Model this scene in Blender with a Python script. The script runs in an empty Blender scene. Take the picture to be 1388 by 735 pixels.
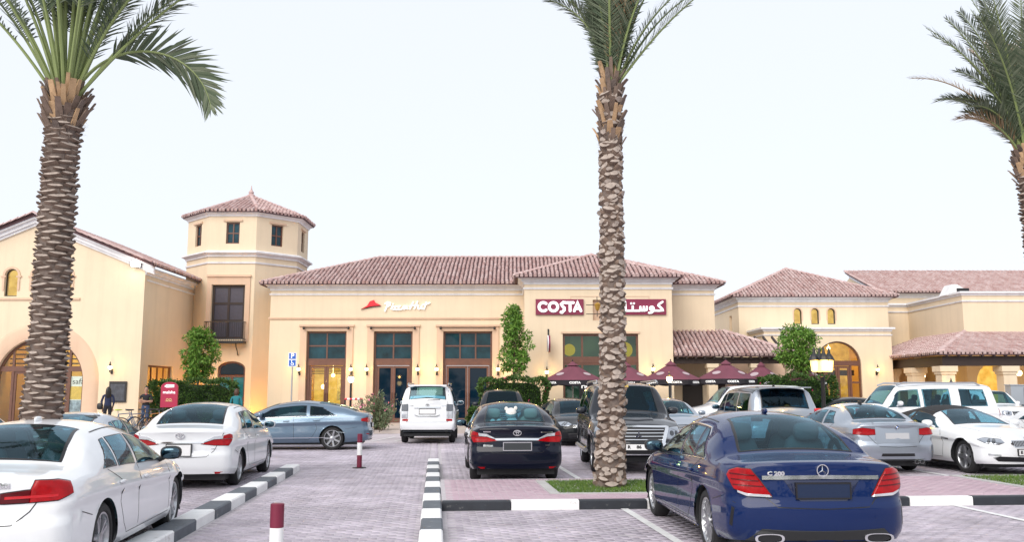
import bpy, bmesh, math, random
import numpy as np
from mathutils import Vector, Matrix
from mathutils.bvhtree import BVHTree
from mathutils.geometry import tessellate_polygon
random.seed(7); rng = np.random.default_rng(7)
R = math.radians; PI = math.pi
SC = bpy.context.scene; COL = SC.collection
# ------------------------------------------------------------------ camera
CAMH = 1.65
cd = bpy.data.cameras.new('camera'); cam = bpy.data.objects.new('camera', cd); COL.objects.link(cam)
cam.location = (0, 0, CAMH); cam.rotation_euler = (R(90) + math.atan(165 / 1220), 0, 0)
cd.sensor_width = 36; cd.lens = 36 * 1220 / 1388; cd.clip_end = 3000; cd.clip_start = .1
SC.camera = cam
# ------------------------------------------------------------------ sky, sun, exposure
SUN_EL, SUN_AZ = R(36), R(205)      # azimuth clockwise from +Y : behind the camera, to the left
wd = bpy.data.worlds.new('World'); SC.world = wd; wd.use_nodes = True
nt = wd.node_tree; bg = nt.nodes['Background']
sky = nt.nodes.new('ShaderNodeTexSky'); sky.sky_type = 'NISHITA'; sky.sun_disc = False
sky.sun_elevation = SUN_EL; sky.sun_rotation = SUN_AZ; sky.dust_density = 2.0; sky.air_density = 1.0
mixn = nt.nodes.new('ShaderNodeMix'); mixn.data_type = 'RGBA'
mixn.inputs[0].default_value = .82                      # thin high overcast over the blue
nt.links.new(sky.outputs[0], mixn.inputs[6]); mixn.inputs[7].default_value = (7.1, 7.35, 7.8, 1)
nt.links.new(mixn.outputs[2], bg.inputs[0]); bg.inputs[1].default_value = .1
sl = bpy.data.lights.new('sun', 'SUN'); sl.energy = 2.0; sl.angle = R(50); sl.color = (1, .95, .88)
so = bpy.data.objects.new('sun', sl); COL.objects.link(so)
sdir = Vector((math.sin(SUN_AZ) * math.cos(SUN_EL), math.cos(SUN_AZ) * math.cos(SUN_EL), math.sin(SUN_EL)))
so.rotation_euler = sdir.to_track_quat('Z', 'Y').to_euler(); so.location = (-20, -40, 40)
SC.view_settings.view_transform = 'Standard'; SC.view_settings.look = 'None'
SC.view_settings.exposure = .58; SC.view_settings.gamma = 1
# ------------------------------------------------------------------ materials
MATS = {}
def mat(key, col, rough=.6, metal=0., var=0., vscale=3., bump=0., bscale=40., coat=0., spec=.5, rnd=None, emit=None, estr=0., obj_rnd=False, streak=0., chip=None):
    if key in MATS: return MATS[key]
    m = bpy.data.materials.new(key); m.use_nodes = True; MATS[key] = m
    n = m.node_tree.nodes; l = m.node_tree.links; b = n['Principled BSDF']
    b.inputs['Base Color'].default_value = (*col, 1); b.inputs['Roughness'].default_value = rough
    b.inputs['Metallic'].default_value = metal; b.inputs['Coat Weight'].default_value = coat
    b.inputs['Coat Roughness'].default_value = .03; b.inputs['Specular IOR Level'].default_value = spec
    if emit: b.inputs['Emission Color'].default_value = (*emit, 1); b.inputs['Emission Strength'].default_value = estr
    src = None
    if rnd:      # list of colours chosen per mesh island or per object
        g = n.new('ShaderNodeObjectInfo' if obj_rnd else 'ShaderNodeNewGeometry')
        cr = n.new('ShaderNodeValToRGB'); cr.color_ramp.interpolation = 'LINEAR'
        e = cr.color_ramp.elements
        while len(e) < len(rnd): e.new(.5)
        for i, c in enumerate(rnd): e[i].position = i / (len(rnd) - 1); e[i].color = (*c, 1)
        l.new(g.outputs['Random' if obj_rnd else 'Random Per Island'], cr.inputs[0]); src = cr.outputs[0]
    if var > 0:
        tc = n.new('ShaderNodeTexCoord'); nz = n.new('ShaderNodeTexNoise'); nz.inputs['Scale'].default_value = vscale
        nz.inputs['Detail'].default_value = 7; nz.inputs['Roughness'].default_value = .65
        l.new(tc.outputs['Object'], nz.inputs['Vector'])
        mr = n.new('ShaderNodeMapRange'); mr.inputs[1].default_value = .25; mr.inputs[2].default_value = .75
        mr.inputs[3].default_value = 1 - var; mr.inputs[4].default_value = 1 + var
        l.new(nz.outputs[0], mr.inputs[0])
        mx = n.new('ShaderNodeMix'); mx.data_type = 'RGBA'; mx.blend_type = 'MULTIPLY'; mx.inputs[0].default_value = 1
        if src: l.new(src, mx.inputs[6])
        else: mx.inputs[6].default_value = (*col, 1)
        l.new(mr.outputs[0], mx.inputs[7]); src = mx.outputs[2]
    if streak > 0:      # faint rain marks running down the wall
        tc = n.new('ShaderNodeTexCoord'); mp = n.new('ShaderNodeMapping'); mp.inputs['Scale'].default_value = (2.6, 2.6, .16); l.new(tc.outputs['Object'], mp.inputs[0])
        nz = n.new('ShaderNodeTexNoise'); nz.inputs['Scale'].default_value = 1.; nz.inputs['Detail'].default_value = 6; nz.inputs['Roughness'].default_value = .7; l.new(mp.outputs[0], nz.inputs['Vector'])
        mr = n.new('ShaderNodeMapRange'); mr.inputs[1].default_value = .48; mr.inputs[2].default_value = .72; mr.inputs[3].default_value = 1.; mr.inputs[4].default_value = 1 - streak * 2.2; l.new(nz.outputs[0], mr.inputs[0])
        mx = n.new('ShaderNodeMix'); mx.data_type = 'RGBA'; mx.blend_type = 'MULTIPLY'; mx.inputs[0].default_value = 1; l.new(src, mx.inputs[6]); l.new(mr.outputs[0], mx.inputs[7]); src = mx.outputs[2]
    if chip:            # worn paint: what lies under it shows in small patches
        tc = n.new('ShaderNodeNewGeometry'); nz = n.new('ShaderNodeTexNoise'); nz.inputs['Scale'].default_value = 9; nz.inputs['Detail'].default_value = 9; nz.inputs['Roughness'].default_value = .75; l.new(tc.outputs['Position'], nz.inputs['Vector'])
        mr = n.new('ShaderNodeMapRange'); mr.inputs[1].default_value = .60; mr.inputs[2].default_value = .66; l.new(nz.outputs[0], mr.inputs[0])
        mx = n.new('ShaderNodeMix'); mx.data_type = 'RGBA'; l.new(mr.outputs[0], mx.inputs[0]); l.new(src, mx.inputs[6]); mx.inputs[7].default_value = (*chip, 1); src = mx.outputs[2]
    if src: l.new(src, b.inputs['Base Color'])
    if bump > 0:
        tc = n.new('ShaderNodeTexCoord'); nz = n.new('ShaderNodeTexNoise'); nz.inputs['Scale'].default_value = bscale
        nz.inputs['Detail'].default_value = 5; l.new(tc.outputs['Object'], nz.inputs['Vector'])
        bp = n.new('ShaderNodeBump'); bp.inputs['Strength'].default_value = bump; bp.inputs['Distance'].default_value = .02
        l.new(nz.outputs[0], bp.inputs['Height']); l.new(bp.outputs[0], b.inputs['Normal'])
    return m
def glass_mat(key, tint, refl=(1, 1, 1), f0=.06):
    if key in MATS: return MATS[key]
    m = bpy.data.materials.new(key); m.use_nodes = True; MATS[key] = m
    n = m.node_tree.nodes; l = m.node_tree.links; n.remove(n['Principled BSDF'])
    t = n.new('ShaderNodeBsdfTransparent'); t.inputs[0].default_value = (*tint, 1)
    g = n.new('ShaderNodeBsdfGlossy'); g.inputs[0].default_value = (*refl, 1); g.inputs['Roughness'].default_value = .02
    lw = n.new('ShaderNodeLayerWeight'); lw.inputs[0].default_value = .5       # Schlick's curve, the same from both sides of the pane
    pw = n.new('ShaderNodeMath'); pw.operation = 'POWER'; l.new(lw.outputs['Facing'], pw.inputs[0]); pw.inputs[1].default_value = 5
    f = n.new('ShaderNodeMath'); f.operation = 'MULTIPLY_ADD'; l.new(pw.outputs[0], f.inputs[0]); f.inputs[1].default_value = 1 - f0; f.inputs[2].default_value = f0
    mx = n.new('ShaderNodeMixShader'); l.new(f.outputs[0], mx.inputs[0]); l.new(t.outputs[0], mx.inputs[1]); l.new(g.outputs[0], mx.inputs[2])
    l.new(mx.outputs[0], n['Material Output'].inputs[0]); return m
def leaf_mat(key, c1, c2, c3):
    if key in MATS: return MATS[key]
    m = mat(key, c1, .55, rnd=[c1, c2, c3], spec=.3)
    b = m.node_tree.nodes['Principled BSDF']
    b.inputs['Subsurface Weight'].default_value = 0
    return m
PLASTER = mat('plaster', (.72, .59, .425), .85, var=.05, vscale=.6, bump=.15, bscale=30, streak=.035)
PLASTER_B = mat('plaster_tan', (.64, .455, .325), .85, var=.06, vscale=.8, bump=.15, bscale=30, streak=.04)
TRIM = mat('white_trim', (.74, .735, .75), .7, var=.06, vscale=2, streak=.08)
WOOD = mat('brown_frame', (.13, .055, .035), .45, var=.2, vscale=6)
BLACKM = mat('black_metal', (.012, .012, .014), .45)
DARKWOOD = mat('dark_timber', (.03, .016, .012), .6, var=.2, vscale=5)
TILE = mat('clay_tile', (.4, .25, .2), .8, rnd=[(.40, .25, .235), (.47, .33, .31), (.52, .395, .38), (.44, .295, .28), (.57, .445, .43)], var=.12, vscale=5)
TILEB = mat('clay_under', (.115, .065, .07), .9)
PANE_DARK = mat('pane_dark', (.010, .042, .058), .04, spec=.35, var=.75, vscale=1.3)  # noise mottling painted into the pane in place of reflections
PANE_BLUE = mat('pane_blue', (.002, .012, .026), .04, spec=.35)
PANE_CLEAR = glass_mat('pane_clear', (.92, .95, .92), f0=.035)
def interior_mat(key, c1, c2, strength, scale):
    if key in MATS: return MATS[key]
    m = bpy.data.materials.new(key); m.use_nodes = True; MATS[key] = m
    n = m.node_tree.nodes; l = m.node_tree.links; b = n['Principled BSDF']
    tc = n.new('ShaderNodeTexCoord'); nz = n.new('ShaderNodeTexNoise'); nz.inputs['Scale'].default_value = scale; nz.inputs['Detail'].default_value = 6
    l.new(tc.outputs['Object'], nz.inputs['Vector'])
    cr = n.new('ShaderNodeValToRGB'); cr.color_ramp.elements[0].position = .35; cr.color_ramp.elements[1].position = .65
    cr.color_ramp.elements[0].color = (*c1, 1); cr.color_ramp.elements[1].color = (*c2, 1)
    l.new(nz.outputs[0], cr.inputs[0]); l.new(cr.outputs[0], b.inputs['Emission Color']); b.inputs['Emission Strength'].default_value = strength
    b.inputs['Base Color'].default_value = (.2, .13, .05, 1); return m
GLOW = interior_mat('lit_interior', (.40, .20, .02), (.80, .44, .06), .62, 3.)
GLOWB = interior_mat('lit_bright', (.66, .38, .05), (1.0, .64, .14), .62, 3.5)
BULB = mat('lamp_glow', (1, .9, .6), .5, emit=(1, .72, .30), estr=7)
WHITE_P = mat('white_paint', (.78, .78, .78), .55, var=.10, vscale=4, chip=(.52, .50, .48))
BLACK_P = mat('black_paint', (.022, .026, .034), .55, var=.25, vscale=6, chip=(.12, .12, .12))
GREY_P = mat('grey_paint', (.085, .10, .12), .6, var=.3, vscale=5, chip=(.24, .24, .24))
MAROON = mat('maroon', (.20, .012, .05), .5, var=.08, vscale=5)
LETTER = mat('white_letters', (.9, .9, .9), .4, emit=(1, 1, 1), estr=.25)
# ------------------------------------------------------------------ mesh helpers
class MB:
    def __init__(s): s.v = []; s.f = []; s.mi = []
    def add(s, vs, fs, mi=0):
        o = len(s.v); s.v += [tuple(p) for p in vs]; s.f += [tuple(i + o for i in f) for f in fs]; s.mi += [mi] * len(fs); return s
    def box(s, x0, x1, y0, y1, z0, z1, mi=0):
        v = [(x0, y0, z0), (x1, y0, z0), (x1, y1, z0), (x0, y1, z0), (x0, y0, z1), (x1, y0, z1), (x1, y1, z1), (x0, y1, z1)]
        return s.add(v, [(0, 3, 2, 1), (4, 5, 6, 7), (0, 1, 5, 4), (1, 2, 6, 5), (2, 3, 7, 6), (3, 0, 4, 7)], mi)
    def tube(s, pts, r, n=8, mi=0, cap=True):
        pts = [Vector(p) for p in pts]; rr = r if isinstance(r, (list, tuple)) else [r] * len(pts)
        vs = []; up = None
        for i, p in enumerate(pts):
            d = (pts[min(i + 1, len(pts) - 1)] - pts[max(i - 1, 0)]).normalized()
            if up is None: up = d.orthogonal().normalized()
            up = (up - d * up.dot(d)).normalized(); w = d.cross(up)
            for k in range(n):
                a = 2 * PI * k / n; vs.append(p + (up * math.cos(a) + w * math.sin(a)) * rr[i])
        fs = []
        for i in range(len(pts) - 1):
            for k in range(n): fs.append((i * n + k, i * n + (k + 1) % n, (i + 1) * n + (k + 1) % n, (i + 1) * n + k))
        if cap: fs.append(tuple(range(n))[::-1]); fs.append(tuple((len(pts) - 1) * n + k for k in range(n)))
        return s.add(vs, fs, mi)
    def lathe(s, prof, c=(0, 0, 0), axis='z', n=20, mi=0):
        vs = []
        for r, h in prof:
            for k in range(n):
                a = 2 * PI * k / n; q = (r * math.cos(a), r * math.sin(a), h)
                if axis == 'y': q = (q[0], h, q[1])
                if axis == 'x': q = (h, q[0], q[1])
                vs.append((q[0] + c[0], q[1] + c[1], q[2] + c[2]))
        fs = []
        for i in range(len(prof) - 1):
            for k in range(n):
                f = (i * n + k, i * n + (k + 1) % n, (i + 1) * n + (k + 1) % n, (i + 1) * n + k)
                fs.append(f if axis != 'y' else f[::-1])
        return s.add(vs, fs, mi)
    def ell(s, c, rx, ry, rz, e=1., n=12, m=8, mi=0):
        sg = lambda t: math.copysign(abs(t) ** e, t)
        vs = []
        for i in range(m + 1):
            p = -PI / 2 + PI * i / m
            for k in range(n):
                a = 2 * PI * k / n
                vs.append((c[0] + rx * sg(math.cos(p)) * sg(math.cos(a)), c[1] + ry * sg(math.cos(p)) * sg(math.sin(a)), c[2] + rz * sg(math.sin(p))))
        fs = [(i * n + k, i * n + (k + 1) % n, (i + 1) * n + (k + 1) % n, (i + 1) * n + k) for i in range(m) for k in range(n)]
        return s.add(vs, fs, mi)
    def prism(s, poly, fn, t0, t1, mi=0, holes=()):
        """poly in (a,b); fn(a,b,t)->xyz ; extruded from t0 to t1"""
        loops = [poly] + list(holes); flat = [p for lp in loops for p in lp]
        tri = tessellate_polygon([[Vector((p[0], p[1], 0)) for p in lp] for lp in loops])
        n = len(flat); vs = [fn(a, b, t0) for a, b in flat] + [fn(a, b, t1) for a, b in flat]
        fs = []
        for t in tri:
            A, B, C = [flat[i] for i in t]
            ar = (B[0] - A[0]) * (C[1] - A[1]) - (B[1] - A[1]) * (C[0] - A[0])
            if abs(ar) < 1e-9: continue
            q = tuple(t) if ar > 0 else tuple(t)[::-1]
            fs.append(q); fs.append(tuple(i + n for i in q[::-1]))
        o = 0
        for lp in loops:
            m = len(lp); ar = sum(lp[i][0] * lp[(i + 1) % m][1] - lp[(i + 1) % m][0] * lp[i][1] for i in range(m))
            outer = (o == 0)
            for i in range(m):
                q = (o + i, o + (i + 1) % m, o + (i + 1) % m + n, o + i + n)
                fs.append(q[::-1] if (ar > 0) == outer else q)
            o += m
        return s.add(vs, fs, mi)
def mesh_of(name, mb, mats, smooth=None):
    me = bpy.data.meshes.new(name); me.from_pydata(mb.v, [], mb.f)
    if not isinstance(mats, (list, tuple)): mats = [mats]
    for m in mats: me.materials.append(m)
    if len(mats) > 1: me.polygons.foreach_set('material_index', mb.mi)
    if smooth is not None:
        me.polygons.foreach_set('use_smooth', [True] * len(me.polygons)); me.set_sharp_from_angle(angle=R(smooth))
    me.update(); return me
def link(name, data, parent=None, loc=None):
    o = bpy.data.objects.new(name, data); COL.objects.link(o)
    if parent: o.parent = parent
    if loc is not None: o.location = loc
    return o
def obj(name, mb, mats, parent=None, smooth=None, loc=None, kind=None):
    o = link(name, mesh_of(name, mb, mats, smooth), parent, loc)
    if kind: o['kind'] = kind
    return o
def tag(o, label, cat, group=None):
    o['label'] = label; o['category'] = cat
    if group: o['group'] = group
    return o
def thing(name, label, cat, loc=(0, 0, 0), rz=0, group=None):
    o = bpy.data.objects.new(name, None); COL.objects.link(o); o.location = loc; o.rotation_euler = (0, 0, rz); o.empty_display_size = .2
    return tag(o, label, cat, group)
def struct(name, mb, m, parent=None, smooth=None):
    o = obj(name, mb, m, parent, smooth); o['kind'] = 'structure'; return o
def kids(o): return [c for c in COL.objects if c.parent == o]
def dup(root, loc, rz=None, label=None):
    def cp(o, par):
        c = o.copy(); COL.objects.link(c); c.parent = par
        for ch in CH.get(o.name, []): cp(ch, c)
        return c
    CH = {}
    for o in COL.objects:
        if o.parent: CH.setdefault(o.parent.name, []).append(o)
    r = cp(root, None); r.location = loc
    if rz is not None: r.rotation_euler = (0, 0, rz)
    if label: r['label'] = label
    return r
def np_mesh(name, V, F, mats, mi=None, smooth=False):
    """V (n,3) F (m,k) constant-size faces"""
    me = bpy.data.meshes.new(name); k = F.shape[1]
    me.vertices.add(len(V)); me.vertices.foreach_set('co', V.astype(np.float32).ravel())
    me.loops.add(F.size); me.loops.foreach_set('vertex_index', F.astype(np.int32).ravel())
    me.polygons.add(len(F)); me.polygons.foreach_set('loop_start', np.arange(0, F.size, k, dtype=np.int32))
    me.polygons.foreach_set('loop_total', np.full(len(F), k, dtype=np.int32))
    if not isinstance(mats, (list, tuple)): mats = [mats]
    for m in mats: me.materials.append(m)
    if mi is not None: me.polygons.foreach_set('material_index', mi.astype(np.int32))
    if smooth: me.polygons.foreach_set('use_smooth', np.ones(len(F), dtype=bool))
    me.update(calc_edges=True); me.validate(); return me
def stroke(mb, pts, w, fn, t0, t1, mi=0, closed=False):
    """thick rounded polyline in (a,b), extruded"""
    pts = [Vector((p[0], p[1])) for p in pts]
    if closed: pts = pts + [pts[0], pts[1]]
    L, Rr = [], []
    n = len(pts)
    for i, p in enumerate(pts):
        d0 = (p - pts[i - 1]).normalized() if i > 0 else None; d1 = (pts[i + 1] - p).normalized() if i < n - 1 else None
        d = d0 if d1 is None else d1 if d0 is None else ((d0 + d1).normalized() if (d0 + d1).length > .1 else d1)
        k = 1 / max(.6, (d.dot(d0) if d0 else 1)); nn = Vector((-d.y, d.x)) * w / 2 * k
        L.append(p + nn); Rr.append(p - nn)
    def cap(p, d, nn):
        a0 = math.atan2(nn.y, nn.x); return [p + Vector((math.cos(a0 - PI * j / 5), math.sin(a0 - PI * j / 5))) * w / 2 for j in range(1, 5)]
    if closed: L = L[1:]; Rr = Rr[1:]
    for i in range(len(L) - 1):
        q = [Rr[i], Rr[i + 1], L[i + 1], L[i]]
        vs = [fn(a.x, a.y, t0) for a in q] + [fn(a.x, a.y, t1) for a in q]
        mb.add(vs, [(0, 1, 2, 3), (7, 6, 5, 4), (0, 4, 5, 1), (2, 6, 7, 3)], mi)
    if not closed:
        for p, d in ((pts[0], pts[0] - pts[1]), (pts[-1], pts[-1] - pts[-2])):
            d = d.normalized(); nn = Vector((-d.y, d.x)); ring = [p + nn * w / 2] + cap(p, d, nn) + [p - nn * w / 2]
            m = len(ring); vs = [fn(a.x, a.y, t0) for a in ring] + [fn(a.x, a.y, t1) for a in ring]
            mb.add(vs, [tuple(range(m))[::-1], tuple(range(m, 2 * m))] + [(i, i + 1, i + 1 + m, i + m) for i in range(m - 1)], mi)
def arc(cx, cy, r, a0, a1, n=14, ry=None):
    ry = ry or r; return [(cx + r * math.cos(R(a0 + (a1 - a0) * i / n)), cy + ry * math.sin(R(a0 + (a1 - a0) * i / n))) for i in range(n + 1)]
def text_mb(s, size, fn, t0, t1, sx=1., bold=0.):
    cu = bpy.data.curves.new('t', 'FONT'); cu.body = s; cu.size = size; cu.resolution_u = 3; cu.align_x = 'CENTER'; cu.align_y = 'CENTER'; cu.offset = bold
    o = bpy.data.objects.new('t', cu); COL.objects.link(o); bpy.context.view_layer.update()
    me = bpy.data.meshes.new_from_object(o.evaluated_get(bpy.context.evaluated_depsgraph_get()))
    mb = MB(); P = [v.co.copy() for v in me.vertices]; n = len(P)
    F = [tuple(p.vertices) for p in me.polygons]
    mb.v = [tuple(fn(p.x * sx, p.y, t1)) for p in P] + [tuple(fn(p.x * sx, p.y, t0)) for p in P]
    cnt = {}
    for f in F:
        for i in range(len(f)): e = (f[i], f[(i + 1) % len(f)]); cnt[e] = 1
    mb.f = list(F) + [(a, b, b + n, a + n) for (a, b) in cnt if (b, a) not in cnt]; mb.mi = [0] * len(mb.f)
    bpy.data.objects.remove(o); bpy.data.curves.remove(cu); bpy.data.meshes.remove(me); return mb
# ------------------------------------------------------------------ buildings
def F3(ox, oy, ux=(1, 0), inn=(0, 1)):
    """local (a along wall, z, t inward) -> world"""
    return lambda a, z, t: (ox + ux[0] * a + inn[0] * t, oy + ux[1] * a + inn[1] * t, z)
def rect(a0, a1, z0, z1): return [(a0, z0), (a1, z0), (a1, z1), (a0, z1)]
def archp(cx, r, z0, zs, n=18): return [(cx - r, z0), (cx + r, z0)] + [(cx + r * math.cos(PI * k / n), zs + r * math.sin(PI * k / n)) for k in range(n + 1)]
def clean(p):
    o = []
    for q in p:
        if not o or math.hypot(q[0] - o[-1][0], q[1] - o[-1][1]) > 1e-4: o.append(q)
    return o
def wall(par, fn, outline, holes=(), m=PLASTER, th=.35, name='wall'):
    mb = MB(); mb.prism(clean(outline), fn, 0, th, 0, [clean(h) for h in holes]); return obj(name, mb, m, par)
def sweep(par, path, z, prof, m=TRIM, closed=False, name='cornice', smooth=None):
    """prof: list of (out, dz); outward = to the right of travel"""
    P = [Vector(p) for p in path]; n = len(P); vs = []; k = len(prof)
    for i in range(n):
        d0 = (P[i] - P[i - 1]).normalized() if (i > 0 or closed) else None; d1 = (P[(i + 1) % n] - P[i]).normalized() if (i < n - 1 or closed) else None
        a = d0 or d1; c = d1 or d0; n0 = Vector((a.y, -a.x)); n1 = Vector((c.y, -c.x)); nn = (n0 + n1); nn = nn / max(.3, (1 + n0.dot(n1)))
        for o, dz in prof: vs.append((P[i].x + nn.x * o, P[i].y + nn.y * o, z + dz))
    fs = [(i * k + j, ((i + 1) % n) * k + j, ((i + 1) % n) * k + j + 1, i * k + j + 1) for i in range(n if closed else n - 1) for j in range(k - 1)]
    if not closed: fs += [tuple(range(k)), tuple((n - 1) * k + j for j in range(k))[::-1]]
    return obj(name, MB().add(vs, fs), m, par)
CORN = [(-.02, -.27), (.04, -.27), (.04, -.19), (.12, -.14), (.15, -.14), (.15, -.08), (.27, .0), (.31, .0), (.31, .06), (-.02, .06)]
CORN_S = [(-.02, -.20), (.05, -.20), (.05, -.13), (.12, -.08), (.18, -.08), (.18, .02), (-.02, .02)]
BAND = [(-.02, -.06), (.05, -.06), (.07, -.02), (.07, .04), (.03, .06), (-.02, .06)]
def tile_roof(par, polys, pitch=.215, exp=.36):
    """polys: planar 3D polygons, first edge = eave (left to right seen from outside). slab + barrel tiles as one stuff mesh"""
    slab = MB(); V = []; Fq = []; nv = 0
    for poly in polys:
        P = [Vector(p) for p in poly]; e = (P[1] - P[0]).normalized(); nrm = (P[1] - P[0]).cross(P[-1] - P[0]).normalized()
        if nrm.z < 0: nrm = -nrm
        u = nrm.cross(e).normalized()
        if u.z < 0: u = -u
        n = len(P); slab.add([p for p in P] + [p - Vector((0, 0, .10)) for p in P], [tuple(range(n)), tuple(range(n, 2 * n))[::-1]] + [(i, i + n, (i + 1) % n + n, (i + 1) % n) for i in range(n)])
        st = [((p - P[0]).dot(e), (p - P[0]).dot(u)) for p in P]
        s0, s1 = min(p[0] for p in st), max(p[0] for p in st); t1 = max(p[1] for p in st)
        sc = np.arange(s0 + pitch / 2, s1, pitch); tr = np.arange(0, t1, exp); S, T = np.meshgrid(sc, tr); S = S.ravel(); T = T.ravel()
        ok = inpoly(S, T + exp * .45, st) | inpoly(S, np.full_like(T, .02) + 0 * S, st) & (T < .01); S = S[ok]; T = T[ok]; m = len(S)
        if m == 0: continue
        jit = rng.normal(0, .012, (m, 2)); E_ = np.array(e); U = np.array(u); N = np.array(nrm); O = np.array(P[0])
        pk = pitch * .34; prof = [(-pk, .0), (-pk * .8, .06), (-pk * .36, .09), (pk * .36, .09), (pk * .8, .06), (pk, .0)]
        ang = np.linspace(0, 1, 6); rows = []
        for (tt, hh, k) in ((-.07, .052, 1.0), (exp + .02, .010, .86)):
            for a, h in prof:
                rows.append(O + np.outer(S + a * k + jit[:, 0], E_) + np.outer(T + tt + jit[:, 1], U) + np.outer(np.full(m, h * k + hh), N))
        for a, h in ((-pk, -.03), (pk, -.03)): rows.append(O + np.outer(S + a + jit[:, 0], E_) + np.outer(T - .07 + jit[:, 1], U) + np.outer(np.full(m, h), N))
        # pan between barrels
        for a, tt, h in ((pk * .8, -.05, .035), (pitch - pk * .8, -.05, .035), (pitch - pk * .8, exp, .012), (pk * .8, exp, .012)): rows.append(O + np.outer(S + a, E_) + np.outer(T + tt, U) + np.outer(np.full(m, h), N))
        A = np.stack(rows, 1); K = A.shape[1]
        q = [(i, i + 1, i + 7, i + 6) for i in range(5)] + [(0, 12, 1, 0), (1, 12, 13, 4), (5, 4, 13, 5), (1, 4, 3, 2), (14, 15, 16, 17)]
        q = [f if len(set(f)) == 4 else f for f in q]
        base = (np.arange(m) * K)[:, None, None]; ff = base + np.array(q)[None]; V.append(A.reshape(-1, 3)); Fq.append(ff.reshape(-1, 4) + nv); nv += m * K
    so_ = obj('roof', slab, TILEB, par)
    V = np.concatenate(V); Fq = np.concatenate(Fq)
    fl = [tuple(dict.fromkeys(f)) for f in Fq.tolist()]
    me = bpy.data.meshes.new('roof_tiles'); me.from_pydata(V.tolist(), [], fl); me.materials.append(TILE); me.materials.append(TILEB); me.polygons.foreach_set('material_index', np.tile(np.array([0] * 9 + [1], dtype=np.int32), len(fl) // 10))
    t = link('roof_tiles', me, so_); t['kind'] = 'stuff'; return so_
def ridge(par, lines, r=.15, step=.36):
    mb = MB()
    for a, c in lines:
        a, c = Vector(a), Vector(c); d = c - a; n = max(1, int(d.length / step)); d.normalize(); w = d.cross(Vector((0, 0, 1))).normalized(); up = w.cross(d).normalized()
        for i in range(n):
            p0 = a + d * (i * step - .04); p1 = a + d * ((i + 1) * step + .02); vs = []
            for p, rr, h in ((p0, r, .05), (p1, r * .86, .02)):
                for k in range(6): t = PI * k / 5; vs.append(p + w * rr * math.cos(t) + up * (rr * .8 * math.sin(t) + h))
            mb.add(vs, [(k, k + 1, k + 7, k + 6) for k in range(5)] + [(0, 1, 2, 3, 4, 5)])
    o = obj('ridge_tiles', mb, TILE, par); o['kind'] = 'stuff'; return o
def window(par, fn, a0, a1, z0, z1, nx=2, nz=2, pm=PANE_DARK, fw=.09, bar=.06, dep=.14, m=WOOD, name='window'):
    fr = MB()
    def bx(b0, b1, c0, c1, t0, t1):
        v = [fn(b0, c0, t0), fn(b1, c0, t0), fn(b1, c0, t1), fn(b0, c0, t1), fn(b0, c1, t0), fn(b1, c1, t0), fn(b1, c1, t1), fn(b0, c1, t1)]
        fr.add(v, [(0, 3, 2, 1), (4, 5, 6, 7), (0, 1, 5, 4), (1, 2, 6, 5), (2, 3, 7, 6), (3, 0, 4, 7)])
    t0, t1 = dep, dep + .09
    bx(a0 - .02, a0 + fw, z0 - .02, z1 + .02, t0, t1); bx(a1 - fw, a1 + .02, z0 - .02, z1 + .02, t0, t1)
    bx(a0 + fw, a1 - fw, z0 - .02, z0 + fw, t0, t1); bx(a0 + fw, a1 - fw, z1 - fw, z1 + .02, t0, t1)
    X = np.linspace(a0 + fw - bar / 2, a1 - fw + bar / 2, nx + 1); Zs = np.linspace(z0 + fw - bar / 2, z1 - fw + bar / 2, nz + 1)
    for x in X[1:-1]: bx(x - bar / 2, x + bar / 2, z0 + fw, z1 - fw, t0 + .012, t1 - .01)
    for z in Zs[1:-1]: bx(a0 + fw, a1 - fw, z - bar / 2, z + bar / 2, t0 + .018, t1 - .014)
    w = obj(name, fr, m, par)
    for i in range(nx):
        for j in range(nz):
            P = rect(X[i] + bar / 2, X[i + 1] - bar / 2, Zs[j] + bar / 2, Zs[j + 1] - bar / 2); pb = MB(); pb.prism([(a + (.004 if k in (0, 3) else -.004) * 0, z) for k, (a, z) in enumerate(P)], fn, t0 + .045, t0 + .055); obj('pane', pb, pm, w)
    return w
def boxf(mb, fn, a0, a1, z0, z1, t0, t1, mi=0):
    v = [fn(a0, z0, t0), fn(a1, z0, t0), fn(a1, z0, t1), fn(a0, z0, t1), fn(a0, z1, t0), fn(a1, z1, t0), fn(a1, z1, t1), fn(a0, z1, t1)]
    return mb.add(v, [(0, 3, 2, 1), (4, 5, 6, 7), (0, 1, 5, 4), (1, 2, 6, 5), (2, 3, 7, 6), (3, 0, 4, 7)], mi)
def door(par, fn, a0, a1, z0, z1, pm, hs=1, dep=.16):
    d = MB(); s = .11; boxf(d, fn, a0, a0 + s, z0, z1, dep, dep + .07); boxf(d, fn, a1 - s, a1, z0, z1, dep, dep + .07); boxf(d, fn, a0 + s, a1 - s, z1 - s, z1, dep, dep + .07); boxf(d, fn, a0 + s, a1 - s, z0, z0 + .22, dep, dep + .07)
    o = obj('door', d, WOOD, par); p = MB(); boxf(p, fn, a0 + s, a1 - s, z0 + .22, z1 - s, dep + .03, dep + .04); obj('pane', p, pm, o)
    h = MB(); x = a1 - s / 2 if hs > 0 else a0 + s / 2; h.tube([fn(x, z0 + .9, dep - .05), fn(x, z0 + 1.5, dep - .05)], .022, 6); h.tube([fn(x, z0 + .95, dep + .01), fn(x, z0 + .95, dep - .05)], .014, 6); h.tube([fn(x, z0 + 1.45, dep + .01), fn(x, z0 + 1.45, dep - .05)], .014, 6)
    c = fn(x, z0 + 1.2, dep - .01); obj('handle', h, WOOD, o); return o
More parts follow.
